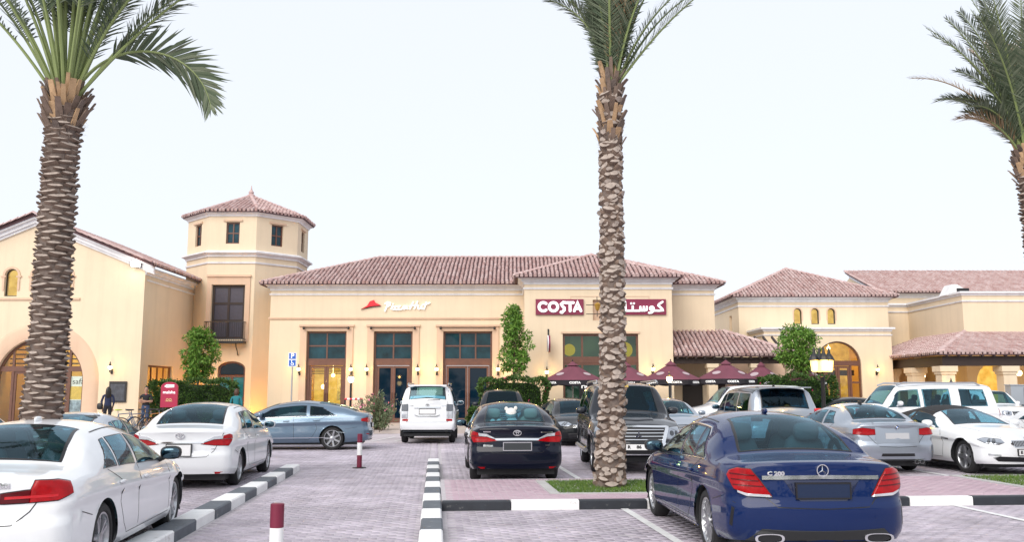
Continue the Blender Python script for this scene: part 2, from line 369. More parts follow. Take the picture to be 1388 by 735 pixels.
def room(par, fn, a0, a1, z0, z1, dp=2.2, m=GLOW, name='lit_room'):
    """warm lit room behind the glass: back wall gives off light, side walls, floor and ceiling do not"""
    b = MB(); b.add([fn(a0, z0, dp), fn(a1, z0, dp), fn(a1, z1, dp), fn(a0, z1, dp)], [(0, 1, 2, 3)], 0)
    for q in ([(a0, z0, .4), (a0, z0, dp), (a0, z1, dp), (a0, z1, .4)], [(a1, z0, .4), (a1, z0, dp), (a1, z1, dp), (a1, z1, .4)], [(a0, z0, .4), (a1, z0, .4), (a1, z0, dp), (a0, z0, dp)], [(a0, z1, .4), (a1, z1, .4), (a1, z1, dp), (a0, z1, dp)]): b.add([fn(*p) for p in q], [(0, 1, 2, 3)], 1)
    o = obj(name, b, [m, mat('room_wall', (.62, .42, .16), .8)], par)
    if z1 - z0 > 2 and m is not MATS.get('cafe_room'):
        a = (a0 + a1) / 2; g = MB().ell(fn(a, z1 - .55, dp * .55), .10, .10, .10, 1, 10, 8); g.tube([fn(a, z1 - .45, dp * .55), fn(a, z1 - .01, dp * .55)], .01, 5); obj('added_room_lamp', g, BULB, par, 60); point(fn(a, z1 - .85, dp * .55), 14 * (a1 - a0), par=o)  # fixture and point light added to brighten the side walls
    return o
def point(loc, e, col=(1, .58, .15), r=.05, name='lamp_light', par=None):
    l = bpy.data.lights.new(name, 'POINT'); l.energy = e; l.color = col; l.shadow_soft_size = r; o = bpy.data.objects.new(name, l); COL.objects.link(o); o.location = loc
    if par: o.parent = par
    return o
SHARED = {}
def wall_lamp(x, y, z, label, inn=(0, 1), e=9):
    """cast bracket lantern with a glowing globe; (x,y) on the wall face"""
    if 'wl' not in SHARED:
        b = MB().tube([(0, .0, -.10), (0, -.10, -.16), (0, -.20, -.12), (0, -.22, -.02)], .014, 6); b.lathe([(.001, -.03), (.05, -.02), (.05, .0), (.03, .01)], (0, -.22, 0), 'z', 10); b.box(-.05, .05, -.02, .003, -.2, .02)
        c = MB().lathe([(.085, .16), (.09, .175), (.05, .22), (.03, .30), (.015, .36), (.001, .38)], (0, -.22, 0), 'z', 10); g = MB().lathe([(.04, .005), (.08, .06), (.09, .11), (.075, .165)], (0, -.22, 0), 'z', 12)
        f = MB().lathe([(.001, -.13), (.03, -.10), (.035, -.06), (.02, -.02)], (0, -.22, 0), 'z', 8)
        SHARED['wl'] = (mesh_of('bracket', b, BLACKM), mesh_of('cap', c, BLACKM), mesh_of('globe', g, BULB, 60), mesh_of('finial', f, BLACKM))
    t = thing('wall_lamp', label, 'wall lamp', (x, y, z), math.atan2(-inn[0], inn[1]), 'lit lanterns on the walls')
    for nm, me in zip(('bracket', 'cap', 'globe', 'finial'), SHARED['wl']): link(nm, me, t)
    point((0, -.36, .12), e, par=t); return t
# ---------------- gabled shop at the left
def left_building():
    b = thing('gabled_building', 'cream gabled shop with a big arched entrance, at the left edge', 'building', (-22.5, 42, 0)); o = (-22.5, 42)
    f = F3(0, 0); xr = 5.24; cx = .6; holes = [archp(cx, 2.05, .0, 2.14)] + [archp(k, .30, 6.13, 7.13, 10) for k in (-1.04, .24, 1.5)]
    outline = [(-9, 0), (xr, 0), (xr, 7.45), (0, 9.65), (-9, 5.9)]
    wall(b, f, outline, holes)
    s = F3(xr, 0, (0, 1), (-1, 0)); wall(b, s, rect(.352, 8.5, 0, 7.5), [rect(.9, 4.1, .3, 2.95)])
    w = window(b, s, .9, 4.1, .3, 2.95, 4, 1, PANE_CLEAR); room(b, s, .7, 4.4, 0, 3.1, 2.0, GLOW)
    # arched surround, thick and proud of the wall
    m = MB(); P = []; n = 24
    for k in range(n + 1):
        t = PI * k / n
        for r_ in (2.05, 2.2, 2.2, 2.72, 2.76): pass
    prof = [(2.05, .0), (2.05, -.06), (2.16, -.09), (2.60, -.09), (2.68, -.06), (2.76, .0)]
    path = [(0, 'l')] ; vs = []
    stn = [(1, 0, 0)] + [(math.cos(PI * k / n), math.sin(PI * k / n), 1) for k in range(n + 1)] + [(-1, 0, 0)]
    for c_, s_, up in stn:
        for r_, t_ in prof: vs.append(f(cx + r_ * c_, (2.14 + r_ * s_) if up else 0, t_))
    K = len(prof); m.add(vs, [(i * K + j, (i + 1) * K + j, (i + 1) * K + j + 1, i * K + j + 1) for i in range(len(stn) - 1) for j in range(K - 1)]); obj('arch_surround', m, PLASTER_B, b, 40)
    # glazed arch: transom, mullions, doors
    fr = MB(); a0, a1 = cx - 2.05, cx + 2.05
    boxf(fr, f, a0, a1, 2.62, 2.86, .12, .26)
    for x in (cx - 1.32, cx, cx + 1.32): boxf(fr, f, x - .05, x + .05, 2.86, 2.14 + math.sqrt(max(.01, 2.05 ** 2 - (x - cx) ** 2)), .14, .22)
    for x in (a0 + .06, cx - 1.32, cx + 1.32, a1 - .06): boxf(fr, f, x - .06, x + .06, 0, 2.62, .13, .24)
    stroke(fr, [(cx + 2.0 * math.cos(PI * k / 20), 2.14 + 2.0 * math.sin(PI * k / 20)) for k in range(21)], .12, f, .13, .25); o_ = obj('window', fr, WOOD, b)
    pb = MB(); pb.prism(archp(cx, 1.98, 2.74, 2.75, 16) if False else [(cx - 1.9, 2.86), (cx + 1.9, 2.86)] + [(cx + 2.0 * math.cos(R(t)), 2.14 + 2.0 * math.sin(R(t))) for t in range(22, 159, 8)], f, .18, .19); obj('pane', pb, PANE_CLEAR, o_)
    door(b, f, cx - 1.26, cx - .01, .02, 2.62, PANE_CLEAR, 1); door(b, f, cx + .01, cx + 1.26, .02, 2.62, PANE_CLEAR, -1)
    for x0, x1 in ((a0 + .12, cx - 1.38), (cx + 1.38, a1 - .12)): pb = MB(); boxf(pb, f, x0, x1, .02, 2.62, .17, .18); obj('pane', pb, PANE_CLEAR, o_)
    room(b, f, cx - 2.3, cx + 2.3, 0, 4.4, 3.0, GLOW)
    sh = MB()
    for k in range(4): boxf(sh, f, cx - 1.9 + k, cx - 1.4 + k, .13, 1.0 + .35 * (k % 2), 2.0, 2.4)
    for k in range(6): boxf(sh, f, cx - 2.2, cx + 2.2, 3.0 + .22 * k, 3.06 + .22 * k, 1.4, 1.5)
    obj('shop_fittings', sh, DARKWOOD, b)
    for k in (-1.04, .24, 1.5):
        fr = MB(); P = archp(k, .28, 6.15, 7.13, 10); stroke(fr, P, .05, f, .12, .18, closed=True); w = obj('window', fr, BLACKM, b); pb = MB(); pb.prism(clean(archp(k, .26, 6.17, 7.13, 10)), f, .14, .15); obj('pane', pb, PANE_CLEAR, w)
        sr = MB(); stroke(sr, [(k - .36, 6.45)] + [(k + .36 * math.cos(PI - PI * q / 10), 7.13 + .36 * math.sin(PI * q / 10)) for q in range(11)] + [(k + .36, 6.45)], .10, f, -.04, .0); obj('window_surround', sr, PLASTER_B, b)
        for q in (-1, 1):
            cp = MB(); boxf(cp, f, k + q * .36 - .12, k + q * .36 + .12, 7.03, 7.10, -.06, .0); obj('impost', cp, PLASTER_B, b)
    room(b, f, -2.2, 2.6, 5.7, 7.7, 1.0, GLOWB)
    sweep(b, [(-2.6, 0), (2.25, 0)], 6.0, BAND, PLASTER_B, name='sill_course')
    # raking cornice and roof
    for sg, xe, ze in ((1, xr + .45, 7.62), (-1, -9, 6.15)):
        za = 9.95; mb = MB()
        for (o0, o1, t0, t1) in ((-.0, -.16, -.34, 0), (-.16, -.34, -.20, 0), (-.34, -.46, -.10, 0)):
            v = []
            for (x, z) in ((0, za), (xe, ze)):
                for t in (t0, 0.0 if t1 == 0 else t1):
                    for q in (o0, o1): v.append((x, t, z + q))
            mb.add(v, [(0, 1, 5, 4), (2, 6, 7, 3), (0, 4, 6, 2), (1, 3, 7, 5), (0, 2, 3, 1), (4, 5, 7, 6)])
        obj('raking_cornice', mb, TRIM, b)
    sweep(b, [(xr, .0), (xr, 8.3)], 7.42, CORN, TRIM); sweep(b, [(xr, .3), (xr, 8.3)], 6.92, [(-.02, -.05), (.05, -.05), (.07, .03), (-.02, .05)], TRIM, name='string_course')
    tile_roof(b, [[(xr + .5, -.42, 7.62), (xr + .5, 8.4, 7.62), (0, 8.4, 9.98), (0, -.42, 9.98)], [(-9, 8.4, 6.2), (-9, -.42, 6.2), (0, -.42, 9.98), (0, 8.4, 9.98)]])
    ridge(b, [((0, -.45, 9.98), (xr + .5, -.45, 7.64)), ((0, -.45, 9.98), (-9, -.45, 6.2))], .13)
# ---------------- tower
def tower():
    b = thing('tower', 'eight-sided cream tower with a tiled cap, balcony and shuttered windows', 'tower', (-14.95, 50.55, 0)); ap = 3.05
    def octo(r): return [(r / math.cos(PI / 8) * math.cos(R(22.5 + 45 * k)), r / math.cos(PI / 8) * math.sin(R(22.5 + 45 * k))) for k in range(8)]
    side = 2 * ap * math.tan(PI / 8)
    for k in range(8):                    # one wall per face; k=6 faces the camera
        a = R(45 * k - 90); nx, ny = math.cos(a + 0), math.sin(a + 0)      # outward normal
        ux, uy = -ny, nx; f = F3(nx * ap, ny * ap, (ux, uy), (-nx, -ny)); holes = []
        wn = (k in (7, 0, 1, 2)); front = (k == 0)
        if wn: holes.append(rect(-.36, .36, 9.55, 10.72))
        if front: holes += [rect(-.97, .77, 4.45, 7.32), clean([(-.50, 0), (.95, 0), (.95, 2.9)] + [(.225 + .725 * math.cos(PI * q / 10), 2.9 + .38 * math.sin(PI * q / 10)) for q in range(1, 10)] + [(-.50, 2.9)])]
        mb = MB(); mb.prism(rect(-side / 2, side / 2, 0, 11.3), f, 0, .3, 0, holes); obj('wall', mb, PLASTER, b)
        if wn:
            window(b, f, -.36, .36, 9.55, 10.72, 2, 2, PANE_DARK, .07, .07, .10)
            hd = MB(); boxf(hd, f, -.50, .50, 10.76, 10.86, -.08, .0); obj('lintel', hd, PLASTER_B, b)
        if front:
            w = window(b, f, -.97, .77, 4.45, 7.32, 2, 3, mat('shutter', (.05, .042, .06), .5, var=.2, vscale=8), .12, .12, .10, DARKWOOD, 'balcony_door')
            sr = MB(); boxf(sr, f, -1.24, -.99, 4.3, 7.75, -.06, -.001); boxf(sr, f, .79, 1.05, 4.3, 7.75, -.06, -.001); boxf(sr, f, -.99, .79, 7.34, 7.75, -.06, -.001); obj('window_surround', sr, PLASTER_B, b)
            hd = MB(); boxf(hd, f, -1.26, 1.08, 7.75, 7.86, -.13, -.001); obj('lintel', hd, PLASTER_B, b)
            bal = thing_part('balcony', b); fl = MB(); boxf(fl, f, -1.15, .95, 4.20, 4.32, -.62, -.06); obj('balcony_floor', fl, BLACKM, bal)
            rl = MB()
            for z in (4.42, 5.32): rl.tube([f(-1.12, z, -.08), f(-1.12, z, -.58), f(0.92, z, -.58), f(0.92, z, -.08)], .022, 6)
            for x in np.linspace(-1.12, .92, 19): rl.tube([f(x, 4.32, -.58), f(x, 5.32, -.58)], .011, 5)
            for t in (-.2, -.32, -.45):
                for x in (-1.12, .92): rl.tube([f(x, 4.32, t), f(x, 5.32, t)], .011, 5)
            obj('balcony_railing', rl, BLACKM, bal)
            for x in (-.75, .55):
                br = MB().tube([f(x, 4.2, -.5), f(x, 4.0, -.42), f(x, 3.8, -.18), f(x, 3.62, -.12), f(x, 3.6, -.03)], .03, 6); obj('bracket', br, BLACKM, bal)
            w2 = window(b, f, -.50, .95, .1, 2.55, 2, 2, mat('pane_teal', (.02, .16, .20), .06, spec=.8), .10, .12, .14)
            ar = MB(); stroke(ar, [(-.44, 2.6), (-.44, 2.9)] + [(.225 + .66 * math.cos(PI - PI * q / 10), 2.9 + .33 * math.sin(PI * q / 10)) for q in range(1, 10)] + [(.89, 2.9), (.89, 2.6)], .10, f, .14, .24); fo = obj('fanlight', ar, WOOD, b)
            pb = MB(); pb.prism(clean([(-.46, 2.6), (.9, 2.6), (.9, 2.9)] + [(.225 + .69 * math.cos(PI * q / 10), 2.9 + .35 * math.sin(PI * q / 10)) for q in range(1, 10)] + [(-.46, 2.9)]), f, .18, .19); obj('pane', pb, PANE_BLUE, fo)
    oc = octo(ap); sweep(b, oc, 8.98, [(-.02, -.14), (.07, -.14), (.07, -.06), (.14, -.01), (.22, .05), (.28, .05), (.28, .13), (.08, .20), (-.02, .20)], TRIM, True)
    sweep(b, oc, 8.52, [(-.02, -.05), (.05, -.05), (.07, .04), (-.02, .06)], TRIM, True, 'string_course')
    sweep(b, oc, 11.16, [(-.02, -.12), (.05, -.12), (.08, -.03), (.20, .05), (.26, .05), (.26, .14), (-.02, .14)], TRIM, True)
    e = octo(ap + .29); polys = [[(*e[k], 11.32), (*e[(k + 1) % 8], 11.32), (0, 0, 12.78)] for k in range(8)]
    tile_roof(b, polys, .215, .34); ridge(b, [((0, 0, 12.8), (*e[k], 11.34)) for k in range(8)], .11)
    fi = MB().lathe([(.26, 12.72), (.24, 12.85), (.12, 12.95), (.16, 13.03), (.10, 13.12), (.05, 13.2), (.02, 13.42), (.001, 13.45)], n=12); obj('finial', fi, TILE, b, 40)
def thing_part(name, par):
    o = bpy.data.objects.new(name, None); COL.objects.link(o); o.parent = par; o.empty_display_size = .1; return o
# ---------------- long shop building with the restaurant and the coffee shop
def main_building():
    b = thing('shop_building', 'long cream shop block with tiled hip roof, three tall brown-framed bays and a projecting corner', 'building', (0, 46, 0))
    x0, x1 = -12.39, 10.38; f = F3(0, 0); bays = [(-10.48, -8.44), (-7.05, -5.07), (-3.51, -1.01)]
    wall(b, f, rect(x0, .6, 0, 7.0), [rect(a, c, 0, 4.75) for a, c in bays])
    wall(b, f, rect(7.73, x1, 0, 7.0)); wall(b, F3(x0, 0, (0, 1), (1, 0)), rect(.352, 9.7, 0, 7.0)); wall(b, F3(x1, 0, (0, 1), (-1, 0)), rect(.352, 9.7, 0, 7.0))
    for i, (a, c) in enumerate(bays):
        lit = i == 0
        window(b, f, a, c, 3.28, 4.75, 3 if i == 2 else 2, 2, PANE_DARK, .09, .07, .14)
        tr = MB(); boxf(tr, f, a, c, 3.02, 3.26, .10, .24); boxf(tr, f, a, a + .16, 0, 3.02, .12, .24); boxf(tr, f, c - .16, c, 0, 3.02, .12, .24); obj('transom', tr, WOOD, b)
        md = (a + c) / 2; pm = PANE_CLEAR if lit else PANE_BLUE
        door(b, f, a + .17, md - .005, .14, 3.0, pm, 1); door(b, f, md + .005, c - .17, .14, 3.0, pm, -1)
        sa, sc = a - .33, c + .33; su = MB(); boxf(su, f, sa, a - .002, 0, 5.0, -.07, -.001); boxf(su, f, c + .002, sc, 0, 5.0, -.07, -.001); boxf(su, f, a - .002, c + .002, 4.76, 5.0, -.07, -.001); obj('bay_surround', su, PLASTER_B, b)
        hd = MB(); boxf(hd, f, sa - .05, sc + .05, 5.0, 5.09, -.14, -.001); obj('lintel', hd, PLASTER_B, b)
        rd = MB().tube([f(a - .1, 4.90, -.22), f(c + .1, 4.90, -.22)], .025, 6)
        for x in (a - .12, c + .12): rd.ell(f(x, 4.9, -.2), .07, .07, .07); rd.tube([f(x, 4.9, -.2), f(x, 4.9, -.06)], .03, 6)
        obj('awning_rod', rd, BLACKM, b)
        if lit:
            room(b, f, a - .2, c + .3, .1, 3.1, 3.0, GLOWB)
            fu = MB(); boxf(fu, f, a + .3, a + .8, .14, .95, 1.6, 2.0); boxf(fu, f, c - .9, c - .3, .14, .9, 1.8, 2.3); boxf(fu, f, c - .75, c - .2, 1.5, 2.4, 2.85, 2.95)
            for k in range(5): boxf(fu, f, a, c, 2.6 + .09 * k, 2.63 + .09 * k, .8 + .4 * k, .9 + .4 * k)
            for px_, pz in ((a + .55, .95), (a + 1.25, .9), (c - .45, .9)): fu.tube([f(px_, .14, 1.3), f(px_, pz, 1.3)], .03, 6); boxf(fu, f, px_ - .3, px_ + .3, pz, pz + .04, 1.0, 1.6)
            for px_ in (a + .35, a + .85, c - .75): boxf(fu, f, px_ - .18, px_ + .18, .55, 1.05, 1.7, 1.76)
            obj('restaurant_fittings', fu, DARKWOOD, b); pc = MB(); boxf(pc, f, c - .92, c - .28, 1.25, 2.45, 2.6, 2.64); obj('menu_panel', pc, mat('menu_pale', (.55, .60, .45), .6, var=.5, vscale=7), b)
            pl = MB().ell(f(a + .62, 1.95, 1.4), .11, .11, .12, 1, 12, 8); obj('pendant_lamp', pl, BULB, b, 60)
    # projecting coffee shop
    g = F3(0, -2.7); wall(b, g, rect(.60, 7.73, 0, 7.0), [rect(2.44, 6.07, 0, 4.45), rect(3.9, 4.7, 5.1, 6.1)])
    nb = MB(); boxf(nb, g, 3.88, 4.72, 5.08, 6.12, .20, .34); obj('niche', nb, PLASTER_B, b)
    pn = MB()
    for (a, c, z0, z1) in ((2.82, 6.64, 6.24, 6.28), (2.82, 2.86, 5.2, 6.24), (6.60, 6.64, 5.2, 6.24)): boxf(pn, g, a, c, z0, z1, -.015, -.001)
    obj('panel_moulding', pn, PLASTER_B, b)
    wall(b, F3(.60, -2.7, (0, 1), (1, 0)), rect(.352, 2.699, 0, 7.0)); wall(b, F3(7.73, -2.7, (0, 1), (-1, 0)), rect(.352, 2.699, 0, 7.0))
    w = window(b, g, 2.44, 6.07, 3.26, 4.45, 4, 1, mat('pane_teal_clear', (.1, .3, .33), .05) if False else glass_mat('pane_tint', (.50, .70, .66), f0=.04), .10, .09, .12)
    tr = MB(); boxf(tr, g, 2.44, 6.07, 3.06, 3.24, .10, .24); obj('transom', tr, WOOD, b)
    window(b, g, 2.44, 6.07, .14, 3.06, 4, 1, glass_mat('pane_tint', (.50, .70, .66), f0=.04), .10, .09, .12, name='shopfront')
    hd = MB(); boxf(hd, g, 2.36, 6.15, 4.47, 4.56, -.05, -.001); obj('lintel', hd, PLASTER_B, b)
    room(b, g, 2.0, 6.6, .1, 4.6, 2.5, interior_mat('cafe_room', (.01, .035, .04), (.16, .16, .10), .6, .7))
    fu = MB()
    for k in range(6): boxf(fu, g, 2.5 + k * .62, 2.9 + k * .62, .14, .75 + .25 * (k % 3), 1.0, 1.4)
    boxf(fu, g, 2.5, 6.0, 2.2, 2.35, 1.8, 2.0); boxf(fu, g, 4.6, 6.0, .14, 1.2, 1.6, 2.1); obj('cafe_fittings', fu, DARKWOOD, b)
    for x, r in ((2.85, .30), (5.6, .40)):
        l = MB().ell(g(x, 3.75, 1.6), r, r, r, 1, 14, 10); o = obj('pendant_lamp', l, mat('pendant', (1, .6, .1), .5, emit=(1, .40, .02), estr=.85), b, 60); c = MB().tube([g(x, 3.75 + r, 1.6), g(x, 4.6, 1.6)], .01, 5); obj('cord', c, BLACKM, o)
    # mouldings
    path = [(x0, .3), (x0, 0), (.60, 0), (.60, -2.7), (7.73, -2.7), (7.73, 0), (x1, 0), (x1, 9)]
    path[0] = (x0, 9.6)
    sweep(b, path, 7.12, CORN); sweep(b, path, 6.66, [(-.02, -.05), (.05, -.05), (.07, .03), (-.02, .05)], TRIM, name='string_course')
    sweep(b, [(x0, .6), (x0, 0), (.60, 0)], 5.42, BAND, PLASTER_B, name='string_course')
    ov = .46; e = 7.2; ax0, ax1 = x0 - ov, x1 + ov; y0, y1 = -ov, 9.7 + ov; hh = (y1 - y0) / 2; rz = 9.28; ry = (y0 + y1) / 2
    tile_roof(b, [[(ax0, y0, e), (ax1, y0, e), (ax1 - hh, ry, rz), (ax0 + hh, ry, rz)], [(ax0, y1, e), (ax0, y0, e), (ax0 + hh, ry, rz)], [(ax1, y0, e), (ax1, y1, e), (ax1 - hh, ry, rz)]])
    c0, c1 = .60 - ov, 7.73 + ov; cy = -2.7 - ov; cx = (c0 + c1) / 2; h2 = (c1 - c0) / 2; az = e + h2 * (rz - e) / hh + .02
    tile_roof(b, [[(c0, cy, e + .01), (c1, cy, e + .01), (cx, cy + h2, az)], [(c0, cy + 2 * h2, e + .01), (c0, cy, e + .01), (cx, cy + h2, az)], [(c1, cy, e + .01), (c1, cy + 2 * h2, e + .01), (cx, cy + h2, az)]])
    ridge(b, [((ax0 + hh, ry, rz), (ax0, y0, e)), ((ax1 - hh, ry, rz), (ax1, y0, e)), ((ax0 + hh, ry, rz), (ax1 - hh, ry, rz)), ((cx, cy + h2, az), (c0, cy, e)), ((cx, cy + h2, az), (c1, cy, e)), ((cx, cy + h2, az), (cx, cy + h2 + 2.2, az))], .12)
    return b
def porch():
    b = thing('porch', 'low tiled porch roof on dark beams, right of the coffee shop corner', 'porch', (7.73, 43.5, 0))
    x1 = 6.2; e = 3.45; t = 4.72
    tile_roof(b, [[(.02, -.3, e), (x1, -.3, e), (x1 - 3.1, 2.48, t), (.02, 2.48, t)], [(x1, -.3, e), (x1, 5.5, e), (x1 - 3.1, 2.48, t)]])
    ridge(b, [((x1 - 3.1, 2.48, t), (x1, -.3, e))], .12)
    m = MB().box(.03, x1 - .2, .0, .16, e - .42, e - .12); obj('beam', m, DARKWOOD, b)
    for k in range(14): r = MB().box(.15 + k * .45, .25 + k * .45, -.28, 2.3, e - .12, e - .11 + .0); 
    for k in range(14):
        x = .15 + k * .44; m = MB(); m.add([(x, -.27, e - .2), (x + .09, -.27, e - .2), (x + .09, -.27, e - .11), (x, -.27, e - .11), (x, 2.3, t - .33), (x + .09, 2.3, t - .33), (x + .09, 2.3, t - .22), (x, 2.3, t - .22)], [(0, 1, 2, 3), (7, 6, 5, 4), (0, 4, 5, 1), (1, 5, 6, 2), (2, 6, 7, 3), (3, 7, 4, 0)]); obj('rafter', m, DARKWOOD, b)
    for x in (1.9, 4.0, x1 - .5):
        c = MB().box(x - .22, x + .22, -.1, .34, .13, e - .62); c.box(x - .28, x + .28, -.16, .40, e - .62, e - .425); obj('column', c, PLASTER, b)
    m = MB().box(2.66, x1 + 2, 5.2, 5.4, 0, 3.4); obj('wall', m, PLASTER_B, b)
    for x in (3.2, 4.9): d = MB().box(x - .5, x + .5, 5.12, 5.19, .13, 2.5); obj('door', d, DARKWOOD, b)
    m = MB().box(.9, 1.9, 2.38, 2.46, .13, 2.4); obj('menu_board', m, mat('chalk_board', (.02, .015, .014), .6), b)
def pavilion():
    b = thing('entrance_pavilion', 'cream pavilion with pyramid tiled roof, three tiny arched windows and an arched entrance', 'building', (17.8, 53, 0))
    f = F3(0, 0); x0, x1 = -4.42, 4.41
    wall(b, f, rect(x0, x1, 0, 7.1), [archp(k, .235, 5.65, 6.36, 8) for k in (-.93, .09, 1.05)])
    wall(b, F3(x0, 0, (0, 1), (1, 0)), rect(.352, 9, 0, 7.1), [rect(1.7, 2.3, 5.3, 6.3)]); wall(b, F3(x1, 0, (0, 1), (-1, 0)), rect(.352, 9, 0, 7.1))
    nb = MB().box(x0 + .2, x0 + .3, 1.6, 2.4, 5.2, 6.4); obj('niche', nb, PLASTER_B, b)
    for k in (-.93, .09, 1.05):
        fr = MB(); stroke(fr, clean(archp(k, .21, 5.67, 6.36, 8)), .05, f, .1, .16, closed=True); w = obj('window', fr, BLACKM, b); pb = MB(); pb.prism(clean(archp(k, .2, 5.68, 6.36, 8)), f, .12, .13); obj('pane', pb, PANE_CLEAR, w)
        sr = MB(); stroke(sr, [(k - .26, 5.9)] + [(k + .26 * math.cos(PI - PI * q / 8), 6.36 + .26 * math.sin(PI * q / 8)) for q in range(9)] + [(k + .26, 5.9)], .06, f, -.03, .0); obj('window_surround', sr, PLASTER_B, b)
    room(b, f, -1.6, 1.8, 5.4, 6.9, .9, GLOWB)
    path = [(x0, 9), (x0, 0), (x1, 0), (x1, 9)]; sweep(b, path, 7.22, CORN); sweep(b, path, 6.72, [(-.02, -.05), (.05, -.05), (.07, .03), (-.02, .05)], TRIM, name='string_course')
    ov = .46; e = 7.3; A = [(x0 - ov, -ov), (x1 + ov, -ov), (x1 + ov, 9.4), (x0 - ov, 9.4)]; ap = (-.2, 4.3, 9.5)
    tile_roof(b, [[(*A[k], e), (*A[(k + 1) % 4], e), ap] for k in (0, 1, 3)]); ridge(b, [(ap, (*A[k], e)) for k in (0, 1)], .12)
    # portal
    g = F3(0, -3.0); p0, p1 = -3.82, 3.25; cx = .24
    wall(b, g, rect(p0, p1, 0, 5.2), [archp(cx, 1.27, 0, 3.2)]); wall(b, F3(p0, -3, (0, 1), (1, 0)), rect(.352, 2.998, 0, 5.2)); wall(b, F3(p1, -3, (0, 1), (-1, 0)), rect(.352, 2.998, 0, 5.2))
    m = MB().box(p0, p1, -3, 0, 5.2, 5.24); obj('portal_roof', m, TRIM, b)
    pth = [(p0, 0), (p0, -3), (p1, -3), (p1, 0)]; sweep(b, pth, 5.22, CORN_S); sweep(b, pth, 4.82, [(-.02, -.04), (.04, -.04), (.06, .03), (-.02, .04)], TRIM, name='string_course')
    ed = MB(); stroke(ed, [(cx - 1.24, 0.1), (cx - 1.24, 3.2)] + [(cx + 1.24 * math.cos(PI - PI * q / 18), 3.2 + 1.24 * math.sin(PI * q / 18)) for q in range(1, 18)] + [(cx + 1.24, 3.2), (cx + 1.24, .1)], .09, g, .13, .30); boxf(ed, g, cx - 1.2, cx + 1.2, 3.12, 3.40, .14, .28)
    for x in (cx - .72, cx + .72): boxf(ed, g, x - .05, x + .05, .13, 3.12, .15, .26)
    for x0_, x1_ in ((cx - 1.2, cx - .77), (cx + .77, cx + 1.2)):
        for z in (1.1, 2.2): boxf(ed, g, x0_, x1_, z - .05, z + .05, .16, .25)
    w = obj('window', ed, WOOD, b); pb = MB(); pb.prism(clean([(cx - 1.2, 3.4)] + [(cx + 1.2, 3.4)] + [(cx + 1.2 * math.cos(R(t)), 3.2 + 1.2 * math.sin(R(t))) for t in range(12, 169, 8)]), g, .2, .21); obj('pane', pb, PANE_CLEAR, w)
    door(b, g, cx - .66, cx - .01, .13, 3.1, PANE_CLEAR, 1, .17); door(b, g, cx + .01, cx + .66, .13, 3.1, PANE_CLEAR, -1, .17)
    room(b, g, cx - 1.6, cx + 1.6, .1, 4.7, 2.6, GLOW)
    fu = MB(); boxf(fu, g, cx - .5, cx + .3, .13, 1.3, 1.8, 2.2); boxf(fu, g, cx - 1.3, cx + 1.3, 2.6, 2.9, 1.2, 1.4); obj('lobby_fittings', fu, DARKWOOD, b)
